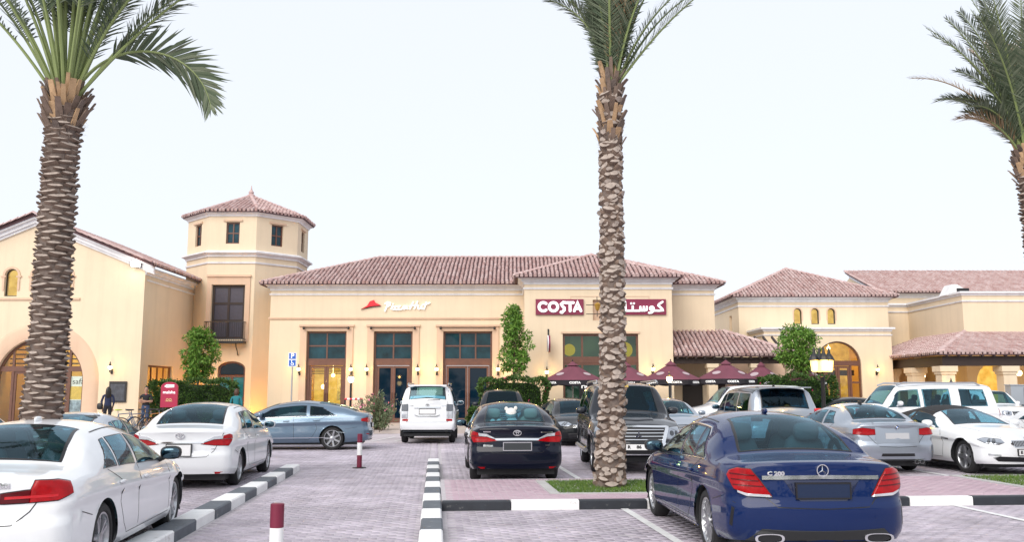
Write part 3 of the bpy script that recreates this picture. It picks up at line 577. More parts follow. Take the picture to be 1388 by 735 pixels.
def right_building():
    b = thing('parapet_building', 'plain cream block with white parapet cornice and tiled arcade below, at the right', 'building', (24.62, 49, 0))
    f = F3(0, 0); wall(b, f, rect(0, 14, 0, 7.1), [archp(k, 1.1, .13, 2.2, 10) for k in (1.6, 6.2)]); wall(b, F3(0, 0, (0, 1), (1, 0)), rect(.352, 6.8, 0, 7.1)); wall(b, F3(0, 6.8, (1, 0), (0, 1)), rect(-2.4, -.002, 0, 7.1))
    path = [(-2.4, 6.8), (0, 6.8), (0, 0), (14, 0)]; sweep(b, path, 7.12, CORN_S); sweep(b, path, 6.62, [(-.02, -.05), (.05, -.05), (.07, .03), (-.02, .05)], TRIM, name='string_course')
    m = MB().box(-2.4, -.1, 6.85, 9, 7.0, 7.08); m.box(.2, 14, .2, 9, 7.0, 7.08); obj('flat_roof', m, TRIM, b)
    room(b, f, .2, 8, .1, 3.3, 1.6, GLOWB)
    # arcade
    ex, ey, e, t = -3.6, -4.5, 3.58, 4.86
    tile_roof(b, [[(ex, ey, e), (14, ey, e), (14, -.02, t), (-.02, -.02, t)], [(ex, 5.6, e), (ex, ey, e), (-.02, -.02, t), (-.02, 5.6, t)]]); ridge(b, [((-.02, -.02, t + .02), (ex, ey, e + .02))], .13)
    m = MB().box(ex + .3, 14, ey + .3, ey + .55, e - .62, e - .14); m.box(ex + .3, ex + .55, ey + .552, 5.5, e - .62, e - .14); obj('beam', m, DARKWOOD, b)
    for k in range(30):
        x = ex + .4 + k * .58; m = MB(); m.add([(x, ey + .02, e - .17), (x + .1, ey + .02, e - .17), (x + .1, ey + .02, e - .10), (x, ey + .02, e - .10), (x, ey + 1.2, e + .17), (x + .1, ey + 1.2, e + .17), (x + .1, ey + 1.2, e + .24), (x, ey + 1.2, e + .24)], [(0, 1, 2, 3), (7, 6, 5, 4), (0, 4, 5, 1), (1, 5, 6, 2), (2, 6, 7, 3), (3, 7, 4, 0)]); obj('rafter', m, DARKWOOD, b)
    for (x, y) in ((-3.05, -3.9), (-3.05, -.6), (-3.05, 2.6), (0, -3.9), (3.05, -3.9), (6.1, -3.9)):
        c = MB().box(x - .33, x + .33, y - .33, y + .33, 0.13, 2.55); c.box(x - .38, x + .38, y - .38, y + .38, 2.55, 2.68); c.box(x - .44, x + .44, y - .44, y + .44, 2.68, 2.955); obj('column', c, PLASTER, b)
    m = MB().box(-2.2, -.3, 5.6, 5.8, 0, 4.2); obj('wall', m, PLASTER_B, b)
    for (x, y, z) in ((-1.6, -1.5, 2.6), (1.7, -2.0, 2.65), (4.4, -2.0, 2.65), (-1.4, 2.2, 2.6)):
        c = MB().tube([(x, y, z + .15), (x, y, 3.9)], .012, 5); o = obj('pendant_lamp', c, BLACKM, b); g = MB().ell((x, y, z), .14, .14, .15, 1, 12, 8); obj('globe', g, BULB, o, 60); point((x, y, z - .2), 26, par=o)
    v = thing('roof_vent', 'small white vent hood poking above the parapet at the right', 'vent', (24.9, 50.2, 7.08))
    m = MB(); m.prism([(-.55, 0), (.5, 0), (.5, .35), (.1, .60), (-.2, .60)], lambda a, z, t: (a, t, z), 0, .9); obj('hood', m, TRIM, v); m = MB().box(.05, .75, -.02, -.005, .08, .38); obj('louvre', m, BLACKM, v)
def rear_building():
    b = thing('rear_hall', 'large hall far behind with a long pink tiled gable roof, upper right', 'building', (26.6, 64, 0)); L = 34
    f = F3(0, 0); wall(b, f, rect(0, L, 0, 8.7)); wall(b, F3(0, 0, (0, 1), (1, 0)), [(.352, 0), (12, 0), (12, 8.7), (6, 10.75), (.352, 8.8)])
    sweep(b, [(-.0, -.0), (L, 0)], 8.62, CORN); tile_roof(b, [[(-.5, -.5, 8.75), (L, -.5, 8.75), (L, 6, 11.02), (-.5, 6, 11.02)]], .25, .42)
    mb = MB()
    for (o0, o1, t) in ((-.05, -.25, -.34), (-.25, -.45, -.20)):
        v = []
        for (y, z) in ((-.5, 8.75), (6, 11.02)):
            for x in (t, 0):
                for q in (o0, o1): v.append((x, y, z + q))
        mb.add(v, [(0, 1, 5, 4), (2, 6, 7, 3), (0, 4, 6, 2), (1, 3, 7, 5), (0, 2, 3, 1), (4, 5, 7, 6)])
    obj('raking_cornice', mb, TRIM, b); ridge(b, [((-.5, -.5, 8.78), (-.5, 6, 11.04)), ((-.5, 6, 11.04), (L, 6, 11.04))], .13)
    m = MB().prism([(0, 0), (5.2, 0), (4.2, .75)], lambda a, z, t: (19 + a, -.6 + t, 8.9 + z + .18 * t), 0, 4); obj('dormer', m, PLASTER, b)
# ------------------------------------------------------------------ ground, kerbs, paving
PHI = R(4.8); CP, SP = math.cos(PHI), math.sin(PHI)
def lot(a, b, z=0.): return (a * CP - b * SP, a * SP + b * CP, z)
def brick_ground(key, cols, mortar, scale_lot=True):
    m = bpy.data.materials.new(key); m.use_nodes = True; n = m.node_tree.nodes; l = m.node_tree.links; b = n['Principled BSDF']
    tc = n.new('ShaderNodeTexCoord'); mp = n.new('ShaderNodeMapping'); mp.inputs['Rotation'].default_value = (0, 0, -PHI)
    l.new(tc.outputs['Object'], mp.inputs[0]); bt = n.new('ShaderNodeTexBrick'); l.new(mp.outputs[0], bt.inputs[0])
    bt.inputs['Color1'].default_value = (*cols[0], 1); bt.inputs['Color2'].default_value = (*cols[1], 1); bt.inputs['Mortar'].default_value = (*mortar, 1)
    bt.inputs['Scale'].default_value = 1; bt.inputs['Brick Width'].default_value = .208; bt.inputs['Row Height'].default_value = .108; bt.inputs['Mortar Size'].default_value = .006
    nz = n.new('ShaderNodeTexNoise'); nz.inputs['Scale'].default_value = .5; nz.inputs['Detail'].default_value = 8; l.new(tc.outputs['Object'], nz.inputs[0])
    mr = n.new('ShaderNodeMapRange'); mr.inputs[1].default_value = .3; mr.inputs[2].default_value = .7; mr.inputs[3].default_value = .78; mr.inputs[4].default_value = 1.15; l.new(nz.outputs[0], mr.inputs[0])
    mx = n.new('ShaderNodeMix'); mx.data_type = 'RGBA'; mx.blend_type = 'MULTIPLY'; mx.inputs[0].default_value = 1; l.new(bt.outputs[0], mx.inputs[6]); l.new(mr.outputs[0], mx.inputs[7]); l.new(mx.outputs[2], b.inputs['Base Color']); b.inputs['Roughness'].default_value = .8
    return m
def paver_mat(key, cols, obj_rnd=False):
    m = mat(key, cols[0], .78, rnd=cols, obj_rnd=obj_rnd, bump=.25, bscale=60)
    n = m.node_tree.nodes; l = m.node_tree.links; b = n['Principled BSDF']; src = b.inputs['Base Color'].links[0].from_socket
    ge = n.new('ShaderNodeNewGeometry'); out = None
    for sc_, lo in ((.35, .92), (2.6, .94), (1.1, .88)):     # wear and dirt, world sized
        nz = n.new('ShaderNodeTexNoise'); nz.inputs['Scale'].default_value = sc_; nz.inputs['Detail'].default_value = 8; nz.inputs['Roughness'].default_value = .7; l.new(ge.outputs['Position'], nz.inputs[0])
        mr = n.new('ShaderNodeMapRange'); mr.inputs[1].default_value = .35 if sc_ != 1.1 else .28; mr.inputs[2].default_value = .68 if sc_ != 1.1 else .40; mr.inputs[3].default_value = lo; mr.inputs[4].default_value = 1.06 if sc_ != 1.1 else 1.; l.new(nz.outputs[0], mr.inputs[0])
        mx = n.new('ShaderNodeMix'); mx.data_type = 'RGBA'; mx.blend_type = 'MULTIPLY'; mx.inputs[0].default_value = 1; l.new(src, mx.inputs[6]); l.new(mr.outputs[0], mx.inputs[7]); src = mx.outputs[2]
    l.new(src, b.inputs['Base Color']); return m
LAV = [(.44, .39, .45), (.47, .42, .48), (.455, .405, .465), (.49, .445, .50), (.44, .385, .43)]
PNK = [(.41, .29, .34), (.46, .34, .39), (.43, .31, .365), (.49, .38, .42)]
def pavers(surface, a0, a1, b0, b1, z, cols, key, indiv=0, lw=.2, bw=.1, skip=None, ua=None):
    """running bond, long side across; the nearest `indiv` are objects of their own"""
    nb_ = int((b1 - b0) / (bw + .008)); na = int((a1 - a0) / (lw + .008)) + 1
    A, B = np.meshgrid(np.arange(na + 1) * (lw + .008) + a0, np.arange(nb_) * (bw + .008) + b0); A = A + (np.arange(nb_) % 2)[:, None] * (lw + .008) / 2 - (lw + .008) / 4
    A = A.ravel(); B = B.ravel(); ok = (A > a0 - .01) & (A + lw < a1 + .06)
    if skip is not None: ok &= ~skip(A + lw / 2, B + bw / 2)
    A, B = A[ok], B[ok]; X = (A + lw / 2) * CP - (B + bw / 2) * SP; Yy = (A + lw / 2) * SP + (B + bw / 2) * CP
    vis = (np.abs(X / np.maximum(Yy, .1)) < .60) & (Yy > 8.6) & (Yy < 31)
    A, B, X, Yy = A[vis], B[vis], X[vis], Yy[vis]; m = len(A); o = np.argsort(Yy); A, B, X, Yy = A[o], B[o], X[o], Yy[o]
    hz = rng.normal(0, .0016, m); tl = rng.normal(0, .0035, (m, 2)); c = .006; q = []
    h, w = lw / 2, bw / 2
    loc = [(-h, -w, -.02), (h, -w, -.02), (h, w, -.02), (-h, w, -.02), (-h + c, -w + c, 0), (h - c, -w + c, 0), (h - c, w - c, 0), (-h + c, w - c, 0)]
    F1 = np.array([(4, 5, 6, 7), (0, 1, 5, 4), (1, 2, 6, 5), (2, 3, 7, 6), (3, 0, 4, 7)])
    mi_ = paver_mat(key, cols); mo = paver_mat(key + '_single', cols, True)
    if indiv:
        me = bpy.data.meshes.new('paver'); me.from_pydata(loc, [], F1.tolist()); me.materials.append(mo)
        for i in range(min(indiv, m)):
            p = bpy.data.objects.new('paver', me); COL.objects.link(p); p.parent = surface; p.location = (X[i], Yy[i], z + hz[i]); p.rotation_euler = (tl[i, 0], tl[i, 1], PHI)
    i0 = min(indiv, m); A, B, X, Yy, hz, tl = A[i0:], B[i0:], X[i0:], Yy[i0:], hz[i0:], tl[i0:]; m = len(A)
    if m == 0: return
    V = np.zeros((m, 8, 3))
    for k, (p, r, zz) in enumerate(loc):
        V[:, k, 0] = X + p * CP - r * SP; V[:, k, 1] = Yy + p * SP + r * CP; V[:, k, 2] = z + hz + zz + tl[:, 0] * r - tl[:, 1] * p
    F = (np.arange(m) * 8)[:, None, None] + F1[None]
    o = link('paving_stones', np_mesh('paving_stones', V.reshape(-1, 3), F.reshape(-1, 4), mi_), surface); o['kind'] = 'stuff'
def quadm(pts): return MB().add(pts, [tuple(range(len(pts)))])
def site():
    g = struct('ground', quadm([(-900, -60, -.012), (900, -60, -.012), (900, 1500, -.012), (-900, 1500, -.012)]), brick_ground('ground_paving', [(.45, .405, .44), (.51, .465, .50)], (.42, .385, .41)))
    JOINT = mat('joint_sand', (.44, .41, .43), .95, var=.2, vscale=8)
    def sheet(name, a0, a1, b0, b1, z): return struct(name, quadm([lot(a0, b0, z), lot(a1, b0, z), lot(a1, b1, z), lot(a0, b1, z)]), JOINT)
    kr = lambda A, B: (A > -3.22) & (A < -2.82) & (B < 20.0)
    lane = sheet('driveway', -14, .0, 7, 30.5, -.0045); pavers(lane, -.17, .10, 21.45, 30.5, .001, LAV, 'paver_lavender'); pavers(lane, -13.9, -.17, 8, 30.5, .001, LAV, 'paver_lavender', 260, skip=lambda A, B: kr(A, B))
    lotn = sheet('car_park', .1, 12, 7, 13.02, -.004); pavers(lotn, .11, 11.9, 8, 13.0, .001, LAV, 'paver_lavender', 260)
    lotf = sheet('car_park', .1, 16, 16.45, 30.5, -.004); pavers(lotf, .11, 15.9, 16.45, 30.5, .001, LAV, 'paver_lavender', 0)
    gr1 = lambda A, B: ((A > 1.72) & (A < 6.2) & (B > 13.78) & (B < 15.95)); gr2 = lambda A, B: (A > 9.45) & (A < 13) & (B > 13.78) & (B < 16.3)
    mb = MB(); pts = [(.1, 13.17), (12, 13.17), (12, 16.3), (.1, 16.3)]; mb.add([lot(*p, z) for z in (-.01, .1245) for p in pts], [(0, 1, 5, 4), (1, 2, 6, 5), (2, 3, 7, 6), (3, 0, 4, 7), (4, 5, 6, 7)]); walk = struct('pavement', mb, JOINT)
    pavers(walk, .11, 11.9, 13.18, 16.3, .13, PNK, 'paver_pink', 260, skip=lambda A, B: gr1(A, B) | gr2(A, B))
    CONC = mat('concrete', (.42, .41, .40), .85, var=.15, vscale=3, bump=.2, bscale=25); SOIL = mat('soil', (.07, .05, .03), .95, var=.3, vscale=9)
    GRASS = leaf_mat('grass_blade', (.045, .11, .012), (.085, .17, .02), (.14, .19, .035))
    for (a0, a1, b0, b1) in ((1.9, 6.0, 13.92, 15.78), (9.62, 12.6, 13.92, 16.1)):
        mb = MB()
        for (p0, p1, q0, q1) in ((a0 - .16, a0, b0 - .12, b1 + .14), (a0, a1, b0 - .12, b0), (a0, a1, b1, b1 + .14)):
            P = [(p0, q0), (p1, q0), (p1, q1), (p0, q1)]; mb.add([lot(*p, z) for z in (.10, .136) for p in P], [(0, 1, 5, 4), (1, 2, 6, 5), (2, 3, 7, 6), (3, 0, 4, 7), (4, 5, 6, 7)])
        struct('planting_bed_edge', mb, CONC); struct('soil', quadm([lot(a0, b0, .124), lot(a1, b0, .124), lot(a1, b1, .124), lot(a0, b1, .124)]), SOIL)
        n = 15000 if a0 < 5 else 9000; a = rng.uniform(a0, a1, n); bq = rng.uniform(b0, b1, n); h = rng.uniform(.02, .065, n); th = rng.uniform(0, 2 * PI, n); ln = rng.normal(0, .04, (n, 2))
        x = a * CP - bq * SP; y = a * SP + bq * CP; V = np.zeros((n, 3, 3)); w = .006
        V[:, 0] = np.stack([x - w * np.cos(th), y - w * np.sin(th), np.full(n, .124)], -1); V[:, 1] = np.stack([x + w * np.cos(th), y + w * np.sin(th), np.full(n, .124)], -1); V[:, 2] = np.stack([x + ln[:, 0], y + ln[:, 1], .124 + h], -1)
        o = link('grass', np_mesh('grass', V.reshape(-1, 3), np.arange(3 * n).reshape(n, 3), GRASS)); o['kind'] = 'stuff'; o['label'] = 'short green grass in the planting bed'; o['category'] = 'grass'
    # kerbs: one painted stone after the other
    def kerb(a0, b0, a1, b1, wd, n, first, name='kerb', cols=(BLACK_P, WHITE_P), h=.13):
        root = struct(name, quadm([lot(*p, .004) for p in ((a0, b0), (a1, b1), (a1 + .01, b1), (a0 + .01, b0))]), CONC)
        dx, dy = (a1 - a0) / n, (b1 - b0) / n; ll = math.hypot(dx, dy); ex, ey = dx / ll, dy / ll; nx, ny = -ey, ex
        for i in range(n):
            p = []; s0, s1 = i * ll + .006, (i + 1) * ll - .006; ch = .018
            jz = random.uniform(-.004, .004); jw = random.uniform(-.006, .006)
            def q(s, t, z): return lot(a0 + ex * s + nx * (t + jw), b0 + ey * s + ny * (t + jw), z)
            v = [q(s0, -wd / 2, -.02), q(s1, -wd / 2, -.02), q(s1, wd / 2, -.02), q(s0, wd / 2, -.02), q(s0, -wd / 2, h - ch + jz), q(s1, -wd / 2, h - ch + jz), q(s1, wd / 2, h - ch + jz), q(s0, wd / 2, h - ch + jz),
                 q(s0 + .006, -wd / 2 + ch, h + jz), q(s1 - .006, -wd / 2 + ch, h + jz), q(s1 - .006, wd / 2 - ch, h + jz), q(s0 + .006, wd / 2 - ch, h + jz)]
            f = [(0, 1, 5, 4), (1, 2, 6, 5), (2, 3, 7, 6), (3, 0, 4, 7), (4, 5, 9, 8), (5, 6, 10, 9), (6, 7, 11, 10), (7, 4, 8, 11), (8, 9, 10, 11)]
            obj('kerb_stone', MB().add(v, f), cols[(i + first) % 2], root)
    kerb(-.035, 5.9, -.035, 21.4, .26, 17, 1, cols=(GREY_P, WHITE_P)); kerb(-3.02, 5.9, -3.02, 19.9, .30, 15, 1, cols=(GREY_P, WHITE_P))
    kerb(.10, 13.09, 11.85, 13.09, .15, 12, 0)
    # painted bay lines
    LINE = mat('road_paint', (.70, .70, .70), .6, var=.2, vscale=5)
    ls = MB()
    for k, (a, b0, b1) in enumerate(((2.70, 8, 13.0), (7.62, 8, 13.0), (2.76, 16.6, 22), (5.25, 16.6, 22), (7.7, 16.6, 22), (10.2, 16.6, 22))):
        ls = quadm([lot(a - .055, b0, .0075), lot(a + .055, b0, .0075), lot(a + .055, b1, .0075), lot(a - .055, b1, .0075)]); struct('bay_line', ls, LINE)
    for a in (-3.0, -2.2, -1.4):
        struct('bay_line', quadm([lot(a - .05, 31.6, -.004), lot(a + .05, 31.6, -.004), lot(a + .75, 34.6, -.004), lot(a + .65, 34.6, -.004)]), LINE)
    # pavement in front of the shops
    PALE = mat('pale_paving', (.46, .40, .37), .8, var=.12, vscale=1.5)
    mb = MB().box(-60, 18, 37.2, 64, -.02, .13); struct('pavement', mb, PALE); mb = MB().box(18.002, 70, 42.8, 64, -.02, .128); struct('pavement', mb, PALE)
    SAND = mat('sand', (.42, .36, .28), .95, var=.1, vscale=.2)
# ------------------------------------------------------------------ plants
def leaf_cloud(pts, size, nrm=None, aspect=.45, spread=1.2):
    """pts (n,3) -> n small bent leaves (quads)"""
    n = len(pts); d = rng.normal(0, 1, (n, 3)); d /= np.linalg.norm(d, axis=1)[:, None]
    if nrm is not None: d = d * spread + nrm; d /= np.linalg.norm(d, axis=1)[:, None]
    r = rng.normal(0, 1, (n, 3)); w = np.cross(d, r); w /= np.linalg.norm(w, axis=1)[:, None]; s = size * rng.uniform(.6, 1.3, n)[:, None]
    V = np.stack([pts, pts + d * s * .5 + w * s * aspect * .5, pts + d * s, pts + d * s * .5 - w * s * aspect * .5], 1).reshape(-1, 3)
    return V, np.arange(4 * n).reshape(n, 4)
HEDGE = leaf_mat('hedge_leaf', (.020, .055, .010), (.045, .10, .018), (.08, .14, .03))
TREE_L = leaf_mat('tree_leaf', (.04, .11, .012), (.10, .22, .025), (.19, .32, .055))
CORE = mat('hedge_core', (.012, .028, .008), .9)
BARK = mat('bark', (.13, .09, .06), .9, var=.3, vscale=12, bump=.5, bscale=30)
def hedge(x0, x1, y0, y1, z0, z1, label, flowers=0, n=9000):
    t = thing('hedge', label, 'hedge', ((x0 + x1) / 2, (y0 + y1) / 2, z0), 0, 'clipped hedges in front of the shops'); w, d, h = (x1 - x0) / 2, (y1 - y0) / 2, z1 - z0
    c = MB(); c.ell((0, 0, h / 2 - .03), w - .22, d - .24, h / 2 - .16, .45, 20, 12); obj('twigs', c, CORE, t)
    f = np.where(rng.uniform(0, 1, n) < .5, 0, rng.integers(1, 4, n)); P = np.stack([rng.uniform(-w, w, n), rng.uniform(-d, d, n), rng.uniform(0, h, n)], -1); N = np.zeros((n, 3))
    for k, (ax, val, nn) in enumerate(((1, -d, (0, -1, .3)), (2, h, (0, 0, 1)), (0, w, (1, 0, .3)), (0, -w, (-1, 0, .3)))):
        m = f == k if k != 0 else (f == 0); P[m, ax] = val; N[m] = nn
    bump = .07 * (np.sin(P[:, 0] * 5.1 + 1) + np.sin(P[:, 2] * 6.3 + P[:, 0] * 2.2) + np.sin(P[:, 1] * 7 + P[:, 0] * 3.1)) + rng.normal(0, .035, n)
    P -= N * .10; P += N * bump[:, None]; e = np.abs(P[:, 0]) > w - .15; 
    V, F = leaf_cloud(P, .12, N, .5, .8); o = link('foliage', np_mesh('foliage', V, F, HEDGE), t); o['kind'] = 'stuff'
    if flowers:
        Q = P[rng.choice(n, flowers)] + N[rng.choice(n, flowers)] * .03; V, F = leaf_cloud(Q, .11, None, .9); o = link('blossom', np_mesh('blossom', V, F, mat('blossom', (.65, .03, .16), .6)), t); o['kind'] = 'stuff'
def small_tree(x, y, z0, htr, cr, ch, label, n=5200, tall=1., cone=.5):
    t = thing('tree', label, 'tree', (x, y, z0), 0, 'young trees in front of the shops')
    tr = MB().tube([(0, 0, 0), (.02, .01, htr * .5), (-.02, 0, htr), (0, .02, htr + ch * .5)], [.07, .06, .05, .025], 8); br = []
    for k in range(9):
        a = k * 2.4; z = htr + ch * .06 * k; L = cr * (.9 - .05 * k); tr.tube([(0, 0, z), (L * .5 * math.cos(a), L * .5 * math.sin(a), z + .18 * ch), (L * .85 * math.cos(a), L * .85 * math.sin(a), z + .3 * ch)], [.03, .02, .008], 5)
    obj('trunk', tr, BARK, t, 50); nc = 46; C = []
    for k in range(nc):
        a = k * 2.4 + random.uniform(-.4, .4); u = (k + .5) / nc; zz = htr - .05 * ch + u * ch; prof = math.sin(PI * min(1, .14 + u * .80)) ** .55 * (1.0 if u < .5 else 1.0 - (u - .5) * cone); rr = cr * .80 * prof * random.uniform(.3, 1.12)
        C.append((rr * math.cos(a), rr * math.sin(a), zz + random.uniform(-.1, .1)))
    C = np.array(C); k = rng.integers(0, nc, n); r = rng.normal(0, 1, (n, 3)); r /= np.linalg.norm(r, axis=1)[:, None]; rad = cr * .24 * rng.uniform(.3, 1.1, n)[:, None] ** .6
    P = C[k] + r * rad * np.array([1, 1, .8]); N = r * .6 + np.array([0, 0, -.25]); V, F = leaf_cloud(P, .17, N, .34, .7); o = link('crown', np_mesh('crown', V, F, TREE_L), t); o['kind'] = 'stuff'
def flower_bush():
    t = thing('flowering_bush', 'loose grey-green oleander bush with pink blossoms beside the off-road SUV', 'bush', (-5.55, 37.4, .0)); n = 3600
    for k in range(1): pass
    st = MB(); T = []
    for k in range(60):
        a = random.uniform(0, 2 * PI); r = random.uniform(.1, .95); h = random.uniform(.8, 1.5); top = (r * math.cos(a) * 1.1, r * math.sin(a) * .7, h * (1.1 - .3 * r)); st.tube([(top[0] * .3, top[1] * .3, 0), (top[0] * .7, top[1] * .7, h * .5), top], [.012, .01, .005], 4); T.append(top)
    obj('stems', st, BARK, t); T = np.array(T); k = rng.integers(0, len(T), n); u = rng.uniform(.25, 1.05, n)[:, None]; P = T[k] * np.concatenate([u ** .6, u ** .6, u], 1) + rng.normal(0, .07, (n, 3)); P[:, 2] = np.abs(P[:, 2])
    V, F = leaf_cloud(P, .17, np.array([0, 0, .5]), .22, 1.); o = link('foliage', np_mesh('foliage', V, F, leaf_mat('oleander', (.07, .11, .05), (.14, .18, .09), (.22, .24, .14))), t); o['kind'] = 'stuff'
    Q = T[rng.integers(0, len(T), 60)] + rng.normal(0, .07, (60, 3)); V, F = leaf_cloud(Q, .11, None, .9); o = link('blossom', np_mesh('blossom', V, F, mat('blossom_pink', (.75, .22, .33), .6)), t); o['kind'] = 'stuff'
    # palms
FROND_L = leaf_mat('palm_leaflet', (.065, .095, .055), (.11, .14, .085), (.19, .215, .145))
FROND_S = mat('palm_stalk', (.20, .25, .09), .5, var=.15, vscale=3)
DRY = leaf_mat('palm_dry', (.25, .16, .08), (.34, .23, .13), (.42, .31, .2))
TRUNKM = mat('palm_trunk', (.15, .115, .098), .95, var=.35, vscale=9, bump=.8, bscale=25)
STUB = mat('leaf_base', (.36, .30, .26), .9, var=.30, vscale=14, bump=.5, bscale=40)
STUBD = mat('leaf_base_side', (.19, .135, .105), .95, var=.3, vscale=10)
STUBT = mat('leaf_base_tan', (.46, .30, .17), .85, var=.3, vscale=9)
def frond_mesh(L, th0, bend, seed, lw=.027, ex=1.6, twist=0., ll=.42, bare=.25, pw=.030, side=0., dry=False, nl=70):
    """frond in its own plane: starts at origin going out along +X, elevation th0 (deg) falling by bend"""
    rs = np.random.default_rng(seed); N = 26; P = [np.zeros(3)]; D = []
    for i in range(N):
        u = (i + .5) / N; th = R(th0 - bend * u ** ex); d = np.array([math.cos(th), side * u, math.sin(th)]); d /= np.linalg.norm(d); D.append(d); P.append(P[-1] + d * L / N)
    P = np.array(P); D.append(D[-1]); D = np.array(D); mb = MB(); mb.tube([tuple(p) for p in P], [pw * (1 - .82 * i / N) for i in range(N + 1)], 6, 0)
    for k in range(nl):
        u = bare + (1 - bare) * (k + .3) / nl; i = min(N - 1, int(u * N)); f = u * N - i; p = P[i] * (1 - f) + P[i + 1] * f; d = D[i]
        lat = np.cross(d, np.array([0, 0, 1.])) if abs(d[2]) < .98 else np.array([0, 1., 0]); lat /= np.linalg.norm(lat); up = np.cross(lat, d); ct, s_t = math.cos(R(twist) * min(1, u * 1.6)), math.sin(R(twist) * min(1, u * 1.6)); lat, up = lat * ct + up * s_t, up * ct - lat * s_t
        for sg in (1, -1):
            l_ = ll * (.45 + .75 * math.sin(PI * min(1, (u - bare) / (1 - bare) * .9 + .12))) * rs.uniform(.8, 1.12)
            v = lat * sg * rs.uniform(.65, .95) + d * (.55 + .5 * u) + up * rs.uniform(.05, .45); v /= np.linalg.norm(v); sag = np.array([0, 0, -1.]) * l_ * rs.uniform(.02, .22)
            wv = np.cross(v, up); wv /= np.linalg.norm(wv) + 1e-9; w = lw * rs.uniform(.7, 1.1) * .5
            a = p; m_ = p + v * l_ * .5 + sag * .3; e = p + v * l_ + sag
            mb.add([tuple(a + wv * w * .5), tuple(m_ + wv * w), tuple(e), tuple(m_ - wv * w), tuple(a - wv * w * .5)], [(0, 1, 2, 3, 4)], 1)
    return mesh_of('frond', mb, [DRY if dry else FROND_S, DRY if dry else FROND_L], 50)
def stub_mesh(w, h, out, kind):
    """cut leaf base: pale cut face tilted up and out, brown sides; origin on the trunk, +X outward"""
    mb = MB(); n = 8
    if kind == 'lens':
        face = [(out * (1 - .45 * (abs(t) ** 2)), w / 2 * t, h * .16 * (1 - t * t) * s) for s in (1, -1) for t in (np.linspace(-1, 1, 5) if s > 0 else np.linspace(.5, -.5, 3))]
        face = [(x - .03 * (z > 0), y, z + .03) for x, y, z in face]; base = [(-.05, y * 1.02, z * 1.4 - h * .62) for x, y, z in face]
    else:
        jr = [random.uniform(.78, 1.18) for _ in range(n)]; tl = random.uniform(-.3, .5)
        face = [(out, w / 2 * jr[k] * math.cos(2 * PI * k / n), h * .36 * jr[k] * math.sin(2 * PI * k / n) + .02) for k in range(n)]; base = [(-.06, w * .66 * math.cos(2 * PI * k / n), h * .62 * math.sin(2 * PI * k / n) - h * .20) for k in range(n)]; face = [(x - tl * z + random.uniform(-.012, .012), y, z) for x, y, z in face]
    m = len(face); mb.add(face + base, [tuple(range(m))], 0); o = 0
    mb.f += [(i, (i + 1) % m, (i + 1) % m + m, i + m) for i in range(m)]; mb.mi += [1] * m
    return mesh_of('leaf_base', mb, [STUB, STUBD])
